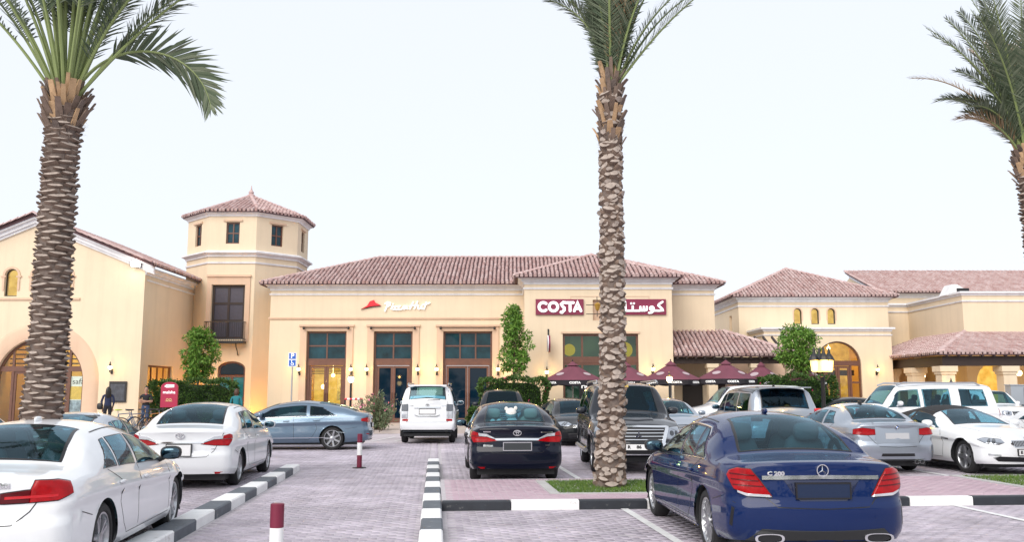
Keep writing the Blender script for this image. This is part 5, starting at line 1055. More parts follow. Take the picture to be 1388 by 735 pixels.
def car(spec, label, cat, loc, heading, paintm, group='parked cars', near=True, extra=None, glass=None, roofm=None, arch_trim=None, detail=True, seatm=None):
    """loc: ground point under the middle of the car, heading: degrees, direction the nose points (0 = +X, 90 = away)"""
    s = spec; L = s['L']; W = s['W'] / 2
    root = thing(s['name'], label, cat, (loc[0], loc[1], 0), R(heading), group)
    b = Body(s, near); b.build(); gm = glass or GLASS_C
    xr, xf = s['axles']; wr = s['wr']; cen = [(xr - L / 2, wr), (xf - L / 2, wr)]; ar = wr + s.get('agap', .034)
    bvh0 = b.bvh
    b.arches(cen, ar)
    # --- window outlines in surface coordinates
    sw = []
    for (a0, a1, t0, t1) in s['windows']:           # lower x0,x1 ; upper x0,x1
        up = []
        for k in range(11):
            x = a0 + (a1 - a0) * k / 10; up.append(x)
        lo = [(a0 + (a1 - a0) * k / 10) for k in range(11)]; hi = [t0 + (t1 - t0) * k / 10 for k in range(11)]
        w, zs, zb, yb, yr, zr, zt = b.base(np.array(lo)); h = np.maximum(zr - zb, .02)
        sl_ = np.minimum(.8, .014 / h); w2, zs2, zb2, yb2, yr2, zr2, zt2 = b.base(np.array(hi)); h2 = np.maximum(zr2 - zb2, .02); sh = np.clip(1 - .055 / h2, .1, .84)
        sh = np.minimum(sh, .84)
        poly = [(x, v) for x, v in zip(lo, sl_) if True] + [(x, v) for x, v in list(zip(hi, sh))[::-1]]
        sw.append(poly)
    ws, bl = s['windscreen'], s['backlight']; q = s.get('wq', .84)
    def quad(x0, x1, q0, q1): return [(x0, -q0), (x0, -q0 * .5), (x0, 0), (x0, q0 * .5), (x0, q0), (x1, q1), (x1, 0), (x1, -q1)]
    tops = [('windscreen', quad(ws[0], ws[1], q, q)), ('rear_window', quad(bl[1], bl[0], q, q))]
    if s.get('no_rear'): tops = tops[:1]
    # --- cut the openings
    fk = np.array([p[0] for p in b.fpar]); fv = np.array([p[1] for p in b.fpar]); fs_ = np.array([p[2] for p in b.fpar]); ns = b.nside
    def shrink(poly, k): c = np.mean(poly, 0); return [(c[0] + (p[0] - c[0]) * k, c[1] + (p[1] - c[1]) * k) for p in poly]
    for poly in sw:
        m_ = (fk == 's') & (fv > .06) & (fv < .80) & inpoly(b.fx - .03, fv, poly) & inpoly(b.fx + .03, fv, poly); b.keep[:ns] &= ~m_
    for nm, poly in tops:
        x_0, x_1 = min(p[0] for p in poly), max(p[0] for p in poly); m_ = (fk == 't') & (fv < .81) & (b.fx > x_0 + .03) & (b.fx < x_1 - .03); b.keep[:ns] &= ~m_
    mi = np.zeros(len(b.Ff), int)
    if roofm is not None:
        rx = s.get('roofx', (bl[0], ws[1])); mi[:ns] = np.where(((fk == 't') | (fk == 'f') | ((fk == 's') & s.get('softtop', False))) & (b.fx > rx[0]) & (b.fx < rx[1]), 1, 0)
    bo = link('body', b.mesh('body', [paintm] + ([roofm] if roofm is not None else []), mi), root)
    for sd in (1, -1):
        glazing(b, root, 'side_window', sw, lambda u, v, sd=sd: b.side(u, v) * np.array([1, sd, 1]), gm if not s.get('rear_tint') else gm, frit=.022)
    for nm, poly in tops: glazing(b, root, nm, [poly], lambda u, v: b.top(u, v), gm, frit=.05)
    # --- underbody, arches, cabin
    ug = .15 if s['H'] < 1.6 else .24; fl = MB(); fl.box(.30 - L / 2, L / 2 - .40, -W * .80, W * .80, ug, .34); obj('underbody', fl, PLASTIC, root)
    for cx, cz in cen:
        for sd in (1, -1):
            a = MB(); n = 18; vs = []
            for yy in (W * .97, W * .55):
                for k in range(n + 1):
                    t = R(-20 + 220 * k / n); vs.append((cx + ar * 1.0 * math.cos(t), sd * yy, cz + ar * 1.0 * math.sin(t)))
            vs = [(x, (sd * min(abs(y), max(.3, b_y(b, x, z, sd) - .02)) if i <= n else y), z) for i, (x, y, z) in enumerate(vs)]
            c0 = len(vs); vs.append((cx, sd * W * .55, cz))
            a.add(vs, [(k, k + 1, n + 2 + k, n + 1 + k) for k in range(n)] + [(n + 1 + k, n + 2 + k, c0) for k in range(n)]); obj('wheel_arch', a, PLASTIC, root, 40)
            if arch_trim:
                t_ = MB(); poly = [(cx + L / 2 + (ar + .03) * math.cos(R(g)), cz + (ar + .03) * math.sin(R(g))) for g in range(-15, 196, 8)]
                strip(b, t_, poly, b.mp('side', sd), .075, .012, depth=.02); obj('arch_trim', t_, arch_trim, root, 40)
    wm, tm, rm = wheel_mesh(wr, s.get('rim', 'double'))
    for cx, cz in cen:
        for sd in (1, -1):
            yy = b_y(b, cx, cz + ar + .04, sd) - s.get('winset', .135)
            wo = link('wheel', wm, root, (cx, sd * yy, cz)); wo.rotation_euler = (0, 0, 0 if sd > 0 else PI)
            link('tyre', tm, wo); ro = link('rim', rm, wo)
            if s.get('rimdark'): ro.material_slots and None
    xa, xd = bl[0], ws[1]; cb = MB(); w_, zs_, zb_, *_r = b.base(np.array([(xa + xd) / 2])); zb_ = float(zb_[0])
    cb.box(xa + .15 - L / 2, xd - .15 - L / 2, -W * .84, W * .84, .38, .42)
    cb.box(xd - .42 - L / 2, xd - .2 - L / 2, -W * .8, W * .8, .42, zb_ + .0)                    # dashboard
    cb.box(xa + s.get('shelf', .02) - L / 2, xa + .62 - L / 2, -W * .74, W * .74, .42, zb_ - .06)                      # parcel shelf
    obj('cabin', cb, CABIN, root)
    if detail:
        sm = seat_mesh(seatm or SEAT_D, 'b' if seatm else 'd')
        fx_ = s.get('seats', (xd - 1.25, xa + 1.05)); hz = s['H'] - 1.45
        for x in fx_:
            for sd in (.37, -.37): o = link('seat', sm, root, (x - L / 2, sd, hz * .5))
    if near:
        for sd in (1, -1):      # roof ditches
            xs_ = np.linspace(bl[1], ws[0], 14); ry_ = b.base(xs_)[4]; g = MB(); strip(b, g, [(x, sd * y * .96) for x, y in zip(xs_, ry_)], b.mp('top'), .010, .005); obj('roof_ditch', g, SEAL, root)
    # --- mirrors
    mx = s.get('mirror', xd - .42) - L / 2; wv = float(b.base(np.array([mx + L / 2]))[3][0]); mz = float(b.base(np.array([mx + L / 2]))[2][0]) + s.get('mz', .10)
    for sd in (1, -1):
        m = MB().ell((mx, sd * (wv + .13), mz), .075, .115, .075, .75, 14, 10); m.tube([(mx + .04, sd * (wv - .03), mz - .09), (mx + .01, sd * (wv + .08), mz - .04)], [.03, .025], 8)
        mo = obj('wing_mirror', m, s.get('mirror_mat') or paintm, root, 50)
        g = MB().ell((mx - .058, sd * (wv + .135), mz), .026, .095, .058, .7, 12, 8); obj('mirror_glass', g, GLASS_S, mo, 50)
    # --- shut lines, handles, sills
    if detail:
        for sd in (1, -1):
            mps = b.mp('side', sd)
            for ln in s.get('seams', []): sl2 = MB(); strip(b, sl2, ln, mps, .008, .0015); obj('shut_line', sl2, SEAL, root)
        for (hx, hz_) in s.get('handles', []):
            for sd in (1, -1):
                h = b.hit((hx - L / 2, sd * 3, hz_), (0, -sd, 0)); hb = MB().ell((h.x, h.y + sd * .012, h.z), .095, .020, .018, .7, 12, 6); obj('door_handle', hb, s.get('handle_mat') or paintm, root, 50)
        if s.get('trim_win'):      # bright strip round the side glass
            for sd in (1, -1):
                tmb = MB(); P = []
                lo = np.linspace(s['windows'][0][0] - .03, s['windows'][-1][1] + .03, 40)
                p = b.side(lo, np.full(40, .02)) * np.array([1, sd, 1]); tmb.tube([tuple(v + np.array([0, sd * .006, 0])) for v in p], .009, 6)
                if s['trim_win'] == 'full':
                    hi = np.linspace(s['windows'][0][2] - .03, s['windows'][-1][3], 40); w2, a2, zb2, yb2, yr2, zr2, zt2 = b.base(hi); h2 = np.maximum(zr2 - zb2, .02)
                    sv = np.clip(1 - .04 / h2, .1, .86)
                    p2 = b.side(hi, sv) * np.array([1, sd, 1]); pts = [tuple(v + np.array([0, sd * .006, 0])) for v in p2]; tmb.tube([tuple(p[0] + np.array([0, sd * .006, 0]))] + pts, .009, 6)
                obj('window_trim', tmb, CHROME, root, 50)
    if extra: extra(b, root, paintm)
    return root
def b_y(b, x, z, sd):
    h = b.bvh.ray_cast(Vector((x, sd * 3, z)), Vector((0, -sd, 0)))
    return abs(h[0].y) if h[0] is not None else b.s['W'] / 2 * .95
def plate(b, root, end, z, y0=0., w=.52, h=.11, text=None, frame=True, pm=None, lift=.012):
    sg = -1 if end == 'rear' else 1; mp = b.mp(end); x = sg * max(sg * b.hit(*mp(y0 + i * w / 2, z + j * h / 2)).x for i in (-1, 0, 1) for j in (-1, 0, 1)) + sg * lift
    m = MB(); m.box(min(x, x - sg * .04), max(x, x - sg * .04), y0 - w / 2, y0 + w / 2, z - h / 2, z + h / 2); po = obj('licence_plate', m, pm or PLATE, root)
    if frame:
        f = MB(); t = .014
        for a0, a1, c0, c1 in ((-w / 2 - t, w / 2 + t, h / 2, h / 2 + t), (-w / 2 - t, w / 2 + t, -h / 2 - t, -h / 2), (-w / 2 - t, -w / 2, -h / 2, h / 2), (w / 2, w / 2 + t, -h / 2, h / 2)):
            f.box(min(x + sg * .003, x - sg * .045), max(x + sg * .003, x - sg * .045), y0 + a0, y0 + a1, z + c0, z + c1)
        obj('plate_frame', f, SEAL if frame is True else frame, po)
    if text:
        k = 1 if end == 'rear' else -1     # reads left to right for the viewer
        for (tx, size, off) in text:
            t = text_mb(tx, size, lambda a, c, q: (x + sg * q, y0 - k * (a + off), z + c), .001, .004, 1.15, .004); obj('lettering', t, INK, po)
    return x
def end_text(b, root, end, tx, size, y0, z, m=CHROME, sx=1.2):
    sg = -1 if end == 'rear' else 1; k = 1 if end == 'rear' else -1; mp = b.mp(end)
    def fn(a, c, q):
        o, d = mp(y0 - k * a, z + c); h = b.hit(o, d); return (h.x + sg * q, y0 - k * a, z + c)
    obj('lettering', text_mb(tx, size, fn, -.002, .008, sx, .003), m, root)
def ring_badge(b, root, end, z, r, kind, y0=0., m=CHROME, lift=.012):
    sg = -1 if end == 'rear' else 1; mp = b.mp(end); o, d = mp(y0, z); x = b.hit(o, d).x + sg * lift
    fn = lambda a, c, t: (x + sg * t, y0 + a, z + c); mb = MB()
    if kind == 'star':
        stroke(mb, arc(0, 0, r * .92, 0, 360, 28)[:-1], r * .14, fn, -.012, .012, closed=True)
        for a in (90, 210, 330):
            ca, sa = math.cos(R(a)), math.sin(R(a)); mb.add([fn(*p) for p in ((ca * r * .9, sa * r * .9, .006), (-sa * r * .13, ca * r * .13, .008), (0, 0, .016), (sa * r * .13, -ca * r * .13, .008))], [(0, 1, 2), (0, 2, 3)])
            k = a + 60; mb.add([fn(*p) for p in ((math.cos(R(k)) * r * .13, math.sin(R(k)) * r * .13, .008), (ca * r * .9, sa * r * .9, .006), (0, 0, .016))], [(0, 1, 2)])
    elif kind == 'ovals':
        stroke(mb, arc(0, 0, r, 0, 360, 28, r * .66)[:-1], r * .15, fn, -.012, .010, closed=True)
        stroke(mb, arc(0, r * .33, r * .62, 0, 360, 20, r * .22)[:-1], r * .13, fn, -.011, .009, closed=True)
        stroke(mb, arc(0, 0, r * .27, 0, 360, 20, r * .56)[:-1], r * .13, fn, -.011, .008, closed=True)
    elif kind == 'diamonds':
        for a in (90, 210, 330):
            ca, sa = math.cos(R(a)), math.sin(R(a)); P = [(0, 0), (ca * r * .5 - sa * r * .29, sa * r * .5 + ca * r * .29), (ca * r, sa * r), (ca * r * .5 + sa * r * .29, sa * r * .5 - ca * r * .29)]
            mb.prism(P, fn, -.012, .012)
    elif kind == 'roundel':
        mb.lathe([(r, -.01), (r, .006), (r * .8, .012), (.001, .012)], axis='x', n=28) if False else None
        mb.prism(arc(0, 0, r, 0, 360, 28)[:-1], fn, -.012, .006); o_ = obj('badge', mb, CHROME, root, 40)
        m1 = MB().prism(arc(0, 0, r * .88, 0, 360, 28)[:-1], fn, 0, .008); obj('badge_ring', m1, PLASTIC, o_)
        m2 = MB(); m3 = MB()
        for q in range(4): (m2 if q % 2 else m3).prism([(0, 0)] + arc(0, 0, r * .58, 90 * q, 90 * q + 90, 8), fn, .002, .010)
        obj('badge_quarter', m2, mat('badge_blue', (.01, .12, .5), .3, coat=1.), o_); obj('badge_quarter', m3, mat('badge_white', (.8, .8, .8), .3, coat=1.), o_); return
    elif kind == 'vw':
        stroke(mb, arc(0, 0, r * .9, 0, 360, 28)[:-1], r * .14, fn, -.012, .012, closed=True)
        stroke(mb, [(-.3 * r, .8 * r), (0, .1 * r), (.3 * r, .8 * r)], r * .14, fn, -.01, .01); stroke(mb, [(-.8 * r, .4 * r), (-.4 * r, -.7 * r), (0, -.05 * r), (.4 * r, -.7 * r), (.8 * r, .4 * r)], r * .14, fn, -.009, .011)
    else: mb.prism(arc(0, 0, r, 0, 360, 24, r * .6)[:-1], fn, -.01, .01)
    obj('badge', mb, m, root, 40)
def both(fn):
    for sd in (1, -1): fn(sd)
def lamp(b, root, name, how, poly, m, lift=.010, label=None, parent=None, depth=.015):
    for sd in (1, -1):
        mb = MB(); patch(b, mb, poly, b.mp(how, sd), lift, step=.04, depth=depth); o = obj(name, mb, m, parent[0 if sd > 0 else 1] if parent else root, 40)
        if name in ('tail_light', 'headlight', 'reversing_light') and b.near: g = MB(); strip(b, g, poly, b.mp(how, sd), .014, .003, closed=True); obj('lamp_seal', g, SEAL, o, 40)
        yield o
def lamps(*a, **k): return list(lamp(*a, **k))
def pipe_tip(root, x, y, z, w, h, m=CHROME):
    mb = MB(); n = 18
    vs = []
    for (sx, xx) in ((1, .10), (1, -.02), (.82, -.02), (.78, .10)):
        for k in range(n):
            a = 2 * PI * k / n; ca = math.copysign(abs(math.cos(a)) ** .7, math.cos(a)); sa = math.copysign(abs(math.sin(a)) ** .7, math.sin(a)); vs.append((x + xx, y + w / 2 * ca * sx, z + h / 2 * sa * sx))
    mb.add(vs, [(i * n + k, i * n + (k + 1) % n, (i + 1) * n + (k + 1) % n, (i + 1) * n + k) for i in range(3) for k in range(n)]); o = obj('exhaust_tip', mb, m, root, 40)
    mb = MB(); mb.add([(x + .0, y + w / 2 * .8 * math.cos(2 * PI * k / n), z + h / 2 * .8 * math.sin(2 * PI * k / n)) for k in range(n)], [tuple(range(n))]); obj('exhaust_bore', mb, SEAL, o)
def add_patch(b, root, name, how, poly, m, lift=.006, sd=1, depth=.012, smooth=40, step=.05):
    mb = MB(); patch(b, mb, poly, b.mp(how, sd), lift, depth=depth, step=step); return obj(name, mb, m, root, smooth)
def mirror_poly(h): return h + [(-a, z) for a, z in h[::-1]]
def add_strip(b, root, name, how, line, m, w=.02, lift=.006, sd=1, closed=False, depth=.006):
    mb = MB(); strip(b, mb, line, b.mp(how, sd), w, lift, closed=closed, depth=depth); return obj(name, mb, m, root, 40)
def sedan(name, L, W, H, wb, fo, deck=1.05, xa=.62, xb=1.45, xc=2.75, xd=3.5, cowl=.98, nose=.70, belt=.94, wr=.33, rim='double', roofw=.60, **kw):
    ro = L - wb - fo; h = W / 2; xm = (xb + xc) / 2 - .1
    s = dict(name=name, L=L, W=W, H=H, axles=(ro, ro + wb), wr=wr, rim=rim,
        zt=[(0, deck - .035), (.05, deck - .005), (xa * .5, deck + .02), (xa, deck + .05), (xa + (xb - xa) * .4, deck + .05 + (H - .02 - deck - .05) * .52), (xb, H - .035), (xm, H), (xc, H - .075), (xc + (xd - xc) * .5, cowl + (H - .075 - cowl) * .56), (xd, cowl), (L - .6, cowl - .09), (L - .18, nose + .06), (L, nose)],
        zb=[(0, deck - .10), (xa, belt + .03), (xb, belt + .015), (xc, belt - .03), (xd, belt - .06), (L - .6, belt - .15), (L - .15, nose - .02), (L, nose - .05)],
        w=[(0, h - .045), (.5, h - .012), (ro + .2, h), (L - fo - .3, h - .005), (L - .45, h - .03), (L, h - .09)],
        yr=[(0, h * .76), (xa, h * .80), (xa + (xb - xa) * .5, (h * .80 + roofw) / 2 + .01), (xb, roofw), (xm, roofw + .01), (xc, roofw - .01), ((xc + xd) / 2, (roofw + h * .80) / 2 + .01), (xd, h * .82), (L - .5, h * .70), (L, h * .55)],
        dl=[(0, .03), (xa, .035), ((xa + xb) / 2, .06), (xb, .085), (xm, .085), (xc, .075), ((xc + xd) / 2, .07), (xd, .045), (L - .5, .05), (L, .04)],
        rear=[(0, .10), (.25, .06), (.40, .012), (.56, 0), (.60, .002), (.64, .034), (.72, .04), (.88, .055), (.94, .05), (.985, .03), (1.03, .035), (2, .1)],
        front=[(0, .12), (.2, .06), (.42, 0), (.55, .01), (.68, .05), (.8, .13), (1.1, .22), (2, .3)],
        backlight=(xa + .05, xb + .02), windscreen=(xc + .02, xd - .05), backl=None, roofx=(xb, xc + .05),
        windows=[(xb - .42, xb + .02, xb + .02, xb + .12), (xb + .06, xb + .62, xb + .16, xb + .70), (xb + .70, xd - .18, xb + .78, xc + .22)],
        seams=[], handles=[])
    B = xb + .66
    s['seams'] = [[(B, .30), (B + .01, .6), (B + .02, belt + .02)], [(ro + wr + .10, .62), (ro + wr + .16, .8), (xb - .30, belt + .03)], [(ro + wr + .10, .62), (ro + wr + .22, .40), (ro + wr + .34, .30)], [(xd - .10, .30), (xd - .06, .6), (xd - .20, belt - .04)], [(ro + wr + .34, .30), (xd - .10, .30)]]
    s['handles'] = [(xb + .02, belt - .11), (B + .22, belt - .13)]
    s.update(kw); return s
def suv(name, L, W, H, wb, fo, z0=1.05, cowl=1.17, hood=1.08, nose=.98, belt=1.06, xd=None, xc=None, wr=.38, rim='suv', roofw=.66, rake=.30, **kw):
    ro = L - wb - fo; h = W / 2; xd = xd or L - 1.35; xc = xc or xd - .62; xm = 1.8
    s = dict(name=name, L=L, W=W, H=H, axles=(ro, ro + wb), wr=wr, rim=rim,
        zt=[(0, z0), (rake * .33, z0 + (H - .06 - z0) * .40), (rake * .66, z0 + (H - .06 - z0) * .76), (rake, H - .06), (rake + .3, H - .02), (xm, H), (xc, H - .07), ((xc + xd) / 2, cowl + (H - .07 - cowl) * .54), (xd, cowl), (L - .5, hood), (L - .1, nose + .03), (L, nose)],
        zb=[(0, z0 - .05), (.5, belt + .02), (2., belt), (xd - .3, belt - .01), (xd, belt - .03), (L - .5, hood - .10), (L - .1, nose - .07), (L, nose - .10)],
        zs=[(0, .46), (.9, .36), (L - 1., .36), (L, .40)],
        w=[(0, h - .05), (.5, h - .01), (1., h), (L - 1., h), (L - .4, h - .03), (L, h - .08)],
        yr=[(0, h * .80), (rake, roofw), (xm, roofw + .02), (xc, roofw - .02), ((xc + xd) / 2, (roofw + h * .83) / 2), (xd, h * .84), (L - .5, h * .74), (L, h * .66)],
        dl=[(0, .04), (rake, .08), (xm, .07), (xc, .06), ((xc + xd) / 2, .055), (xd, .05), (L - .5, .07), (L, .05)],
        rear=[(0, .12), (.35, .05), (.55, 0), (.66, .0), (.74, .07), (1., .08), (1.3, .10), (2.2, .12)],
        front=[(0, .14), (.35, .04), (.55, 0), (.68, .03), (.9, .06), (1.05, .10), (2, .2)], bow=(.08, .14), rc=(.10, .14), rt=(.03, .06), crown=3.,
        backlight=(.03, rake * .98), windscreen=(xc + .02, xd - .05), roofx=(rake, xc + .04),
        windows=[(rake * .5 + .22, ro + .28, rake + .14, ro + .28), (ro + .36, ro + wb * .52, ro + .36, ro + wb * .52), (ro + wb * .52 + .08, xd - .12, ro + wb * .52 + .08, xc + .22)],
        seams=[], handles=[], mz=.14, shelf=.28, seats=(xd - 1.3, xd - 2.1))
    B = ro + wb * .52 + .04
    s['seams'] = [[(B, .42), (B, belt)], [(ro + .34, belt), (ro + wr + .12, .75), (ro + wr + .22, .42)], [(ro + wr + .22, .42), (xd - .08, .42)], [(xd - .08, .42), (xd - .05, .8), (xd - .10, belt - .02)]]
    s['handles'] = [(ro + .55, belt - .13), (B + .22, belt - .13)]
    s.update(kw); return s
# ---- extras per look
def lr(poly): return poly
def rear_common(b, root, trunk_z, sill_z, refl=None, hw=.60, low=None):
    tw = b.s['W'] / 2 * .80
    add_strip(b, root, 'boot_seam', 'rear', [(-tw, trunk_z), (-hw * .98, sill_z + .10), (-hw * .78, sill_z), (0, sill_z - .015), (hw * .78, sill_z), (hw * .98, sill_z + .10), (tw, trunk_z)], SEAL, .009, .001)
    for sd in (1, -1):
        if b.s['H'] < 1.6: add_strip(b, root, 'bumper_seam', 'side', [(b.s['axles'][0] - b.s['wr'] - .04, .60), (.42, .655)], SEAL, .006, .004, sd)
    o_ = b.top(np.array([b.s['backlight'][1] - .07]), np.array([0.]))[0]; m = MB().box(o_[0] - .03, o_[0] + .02, -.16, .16, o_[2] - .035, o_[2] - .02); obj('high_brake_light', m, DRED_L, root)
    if refl: lamps(b, root, 'rear_reflector', 'rcorner', refl, RED_L, .006)
    if low: add_patch(b, root, 'rear_diffuser', 'rear', mirror_poly(low), PLASTIC, .008)
def front_common(b, root, hl, grille, intake=None, slats=4, gm=PLASTIC, gtrim=None):
    for o in lamps(b, root, 'headlight', 'fcorner', hl, LAMP_L, .008):
        pass
    for sd in (1, -1):
        c = np.mean(hl, 0); mb = MB(); r = .055
        for dx in (-.07, .07): patch(b, mb, [(c[0] + dx + r * math.cos(t), c[1] + r * math.sin(t)) for t in np.linspace(0, 2 * PI, 12)[:-1]], b.mp('fcorner', sd), .018)
        obj('headlight_lens', mb, mat('lens_dark', (.05, .055, .065), .06, .4, coat=1.), root, 50)
    add_patch(b, root, 'grille', 'front', mirror_poly(grille), gm, .004)
    z0, z1 = min(p[1] for p in grille), max(p[1] for p in grille); wd_ = max(abs(p[0]) for p in grille) * .93
    for k in range(slats):
        z = z0 + (z1 - z0) * (k + .7) / (slats + .4); add_strip(b, root, 'grille_slat', 'front', [(-wd_, z), (0, z), (wd_, z)], gtrim or PLASTIC, .014, .016)
    if intake: add_patch(b, root, 'air_intake', 'front', mirror_poly(intake), SEAL, .004)
COROLLA = sedan('parked_car', 4.62, 1.776, 1.47, 2.70, .95, deck=1.04, xa=.56, xb=1.42, xc=2.72, xd=3.55, cowl=1.0, belt=.95, wr=.318, rim='ten', roofw=.60, blq=1.0)
def corolla_x(plate_frame, dark):
    def fn(b, root, pm):
        rear_common(b, root, .96, .56, [(.60, .26), (.80, .265), (.84, .305), (.63, .305)], .58, [(.0, .20), (.58, .21), (.56, .245), (0, .25)])
        lamps(b, root, 'tail_light', 'rcorner', [(.37, .775), (.62, .752), (.96, .745), (1.08, .855), (.62, .845)], RED_L, .016)
        lamps(b, root, 'tail_light_upper', 'rcorner', [(.36, .79), (.62, .853), (.80, .86), (.82, .915), (.62, .90)], CLEAR_L, .014)
        lamps(b, root, 'tail_light_upper', 'rcorner', [(.80, .86), (1.09, .865), (1.10, .925), (1.0, .945), (.82, .915)], RED_L, .016)
        add_strip(b, root, 'boot_trim', 'rear', [(-.40, .80), (0, .805), (.40, .80)], CHROME, .04 if dark else .028, .014)
        ring_badge(b, root, 'rear', .915, .072, 'ovals')
        plate(b, root, 'rear', .675, 0, .40 if not dark else .50, .185 if not dark else .13, frame=SEAL if not dark else CHROME, pm=PLATE if not dark else mat('plate_dark', (.03, .035, .04), .5))
        add_patch(b, root, 'model_badge', 'rear', [(-.60, .685), (-.52, .685), (-.52, .70), (-.60, .70)], CHROME, .006)
        if dark:
            add_patch(b, root, 'model_badge', 'rear', [(.62, .925), (.48, .925), (.48, .945), (.62, .945)], CHROME, .005); add_patch(b, root, 'model_badge', 'rear', [(-.66, .915), (-.44, .915), (-.44, .935), (-.66, .935)], CHROME, .005)
            add_strip(b, root, 'bumper_trim', 'rear', [(-.55, .265), (0, .255), (.55, .265)], CHROME, .012, .006)
            add_patch(b, root, 'dealer_badge', 'rear', [(.62, .67), (.44, .67), (.44, .70), (.62, .705)], CHROME, .005)
    return fn
MERC = sedan('parked_car', 4.69, 1.81, 1.44, 2.84, .79, deck=1.0, xa=.66, xb=1.50, xc=2.70, xd=3.55, cowl=.98, belt=.93, wr=.33, rim='multi', roofw=.585, trim_win='full', mirror_mat=PLASTIC, rc=(.22, .22), bow=(.17, .22))
def merc_x(b, root, pm):
    rear_common(b, root, .93, .585, None, .56, None)
    lamps(b, root, 'tail_light', 'rcorner', [(.515, .685), (.80, .695), (1.0, .745), (1.13, .87), (1.10, .915), (.98, .94), (.76, .93), (.66, .84)], RED_L, .018)
    for k, z in enumerate((.765, .815, .865)): lamps(b, root, 'tail_light_rib', 'rcorner', [(.60 + .05 * k, z), (1.02 + .03 * k, z + .015), (1.02 + .03 * k, z + .026), (.60 + .05 * k, z + .012)], DRED_L, .022)
    lamps(b, root, 'reversing_light', 'rcorner', [(.515, .675), (.80, .682), (.95, .715), (.95, .735), (.80, .708), (.53, .698)], CLEAR_L, .022)
    add_strip(b, root, 'boot_trim', 'rear', [(-.56, .852), (0, .862), (.56, .852)], CHROME, .036, .016)
    ring_badge(b, root, 'rear', .922, .058, 'star')
    end_text(b, root, 'rear', 'C 200', .052, .43, .89)
    add_patch(b, root, 'plate_recess', 'rear', [(-.36, .83), (-.28, .70), (-.22, .64), (.22, .64), (.28, .70), (.36, .83)], mat('paint_recess', (.004, .01, .05), .25, .3, coat=1.), .003)
    plate(b, root, 'rear', .735, 0, .50, .125, frame=SEAL, pm=mat('plate_smudged', (.005, .016, .05), .3))
    add_patch(b, root, 'rear_diffuser', 'rear', [(-.72, .27), (-.58, .385), (-.35, .375), (0, .37), (.35, .375), (.58, .385), (.72, .27), (.60, .20), (0, .2), (-.60, .20)], PLASTIC, .006)
    for sd in (1, -1):
        h = b.hit(((-b.L / 2 - 2), sd * .52, .29), (1, 0, 0)); pipe_tip(root, h.x - .03, sd * .52, .30, .28, .085)
        add_strip(b, root, 'bumper_slit', 'rcorner', [(1.06, .40), (1.0, .62)], SEAL, .05, .002, sd)
        add_patch(b, root, 'sensor', 'rear', [(sd * .50 + .012 * math.cos(t), .49 + .012 * math.sin(t)) for t in np.linspace(0, 2 * PI, 9)[:-1]], pm, .003)
    m = MB().ell((-.35 - b.L / 2 + 2.0, 0, b.s['H'] + .005), .085, .02, .03, .8); obj('roof_antenna', m, pm, root, 50)
    add_strip(b, root, 'sill_trim', 'side', [(1.45, .25), (3.2, .245)], CHROME, .018, .006, 1); add_strip(b, root, 'sill_trim', 'side', [(1.45, .25), (3.2, .245)], CHROME, .018, .006, -1)
BMW3 = sedan('parked_car', 4.62, 1.811, 1.385, 2.81, .78, deck=1.0, xa=.60, xb=1.42, xc=2.62, xd=3.45, cowl=.96, belt=.92, wr=.335, rim='double', roofw=.585, agap=.03, mirror_mat=PLASTIC)
def bmw3_x(b, root, pm):
    rear_common(b, root, .95, .60, [(.62, .33), (.86, .335), (.86, .365), (.64, .36)], .58, [(0, .20), (.62, .21), (.58, .27), (0, .28)])
    lamps(b, root, 'tail_light', 'rcorner', [(.36, .765), (.615, .772), (.625, .872), (.37, .845)], DRED_L, .014)
    lamps(b, root, 'tail_light', 'rcorner', [(.615, .772), (.90, .785), (1.08, .835), (1.07, .925), (.92, .945), (.66, .945), (.625, .872)], RED_L, .018)
    lamps(b, root, 'tail_light_bar', 'rcorner', [(.40, .80), (.90, .815), (.90, .835), (.40, .822)], mat('lamp_bar', (.40, .006, .012), .2, emit=(1, .02, .03), estr=.06), .020)
    ring_badge(b, root, 'rear', .93, .045, 'roundel'); end_text(b, root, 'rear', '320i', .06, -.35, .905)
    plate(b, root, 'rear', .74)
    m = MB().ell((-b.L / 2 + 1.7, 0, 1.39), .085, .02, .03, .8); obj('roof_antenna', m, pm, root, 50)
CC = sedan('parked_car', 4.80, 1.855, 1.42, 2.71, .97, deck=1.06, xa=.38, xb=1.55, xc=2.70, xd=3.62, cowl=.99, belt=.96, wr=.335, rim='seven', roofw=.575, trim_win=True)
CC['windows'] = [(1.02, 1.78, 1.45, 1.80), (1.86, 3.42, 1.88, 2.92)]
def cc_x(b, root, pm):
    rear_common(b, root, .95, .60, None, .58, [(0, .22), (.62, .23), (.58, .29), (0, .30)])
    lamps(b, root, 'tail_light', 'rcorner', [(.50, .80), (.85, .79), (1.18, .83), (1.16, .90), (.92, .93), (.56, .90)], RED_L, .016)
    ring_badge(b, root, 'rear', .90, .055, 'vw'); plate(b, root, 'rear', .70)
    lamps(b, root, 'rear_reflector', 'rcorner', [(.72, .44), (.98, .45), (.98, .475), (.72, .465)], RED_L, .006)
    for sd in (1, -1):
        add_strip(b, root, 'body_trim', 'side', [(1.3, .36), (3.6, .34)], CHROME, .015, .008, sd); add_strip(b, root, 'body_crease', 'side', [(.75, .50), (1.0, .52)], CHROME, .014, .008, sd)
M3 = sedan('parked_car', 4.60, 1.80, 1.42, 2.76, .79, deck=1.04, xa=.68, xb=1.45, xc=2.45, xd=3.35, cowl=.99, belt=.95, wr=.33, rim='double', roofw=.57)
M3['windows'] = [(1.10, 1.66, 1.42, 1.70), (1.74, 3.15, 1.78, 2.70)]
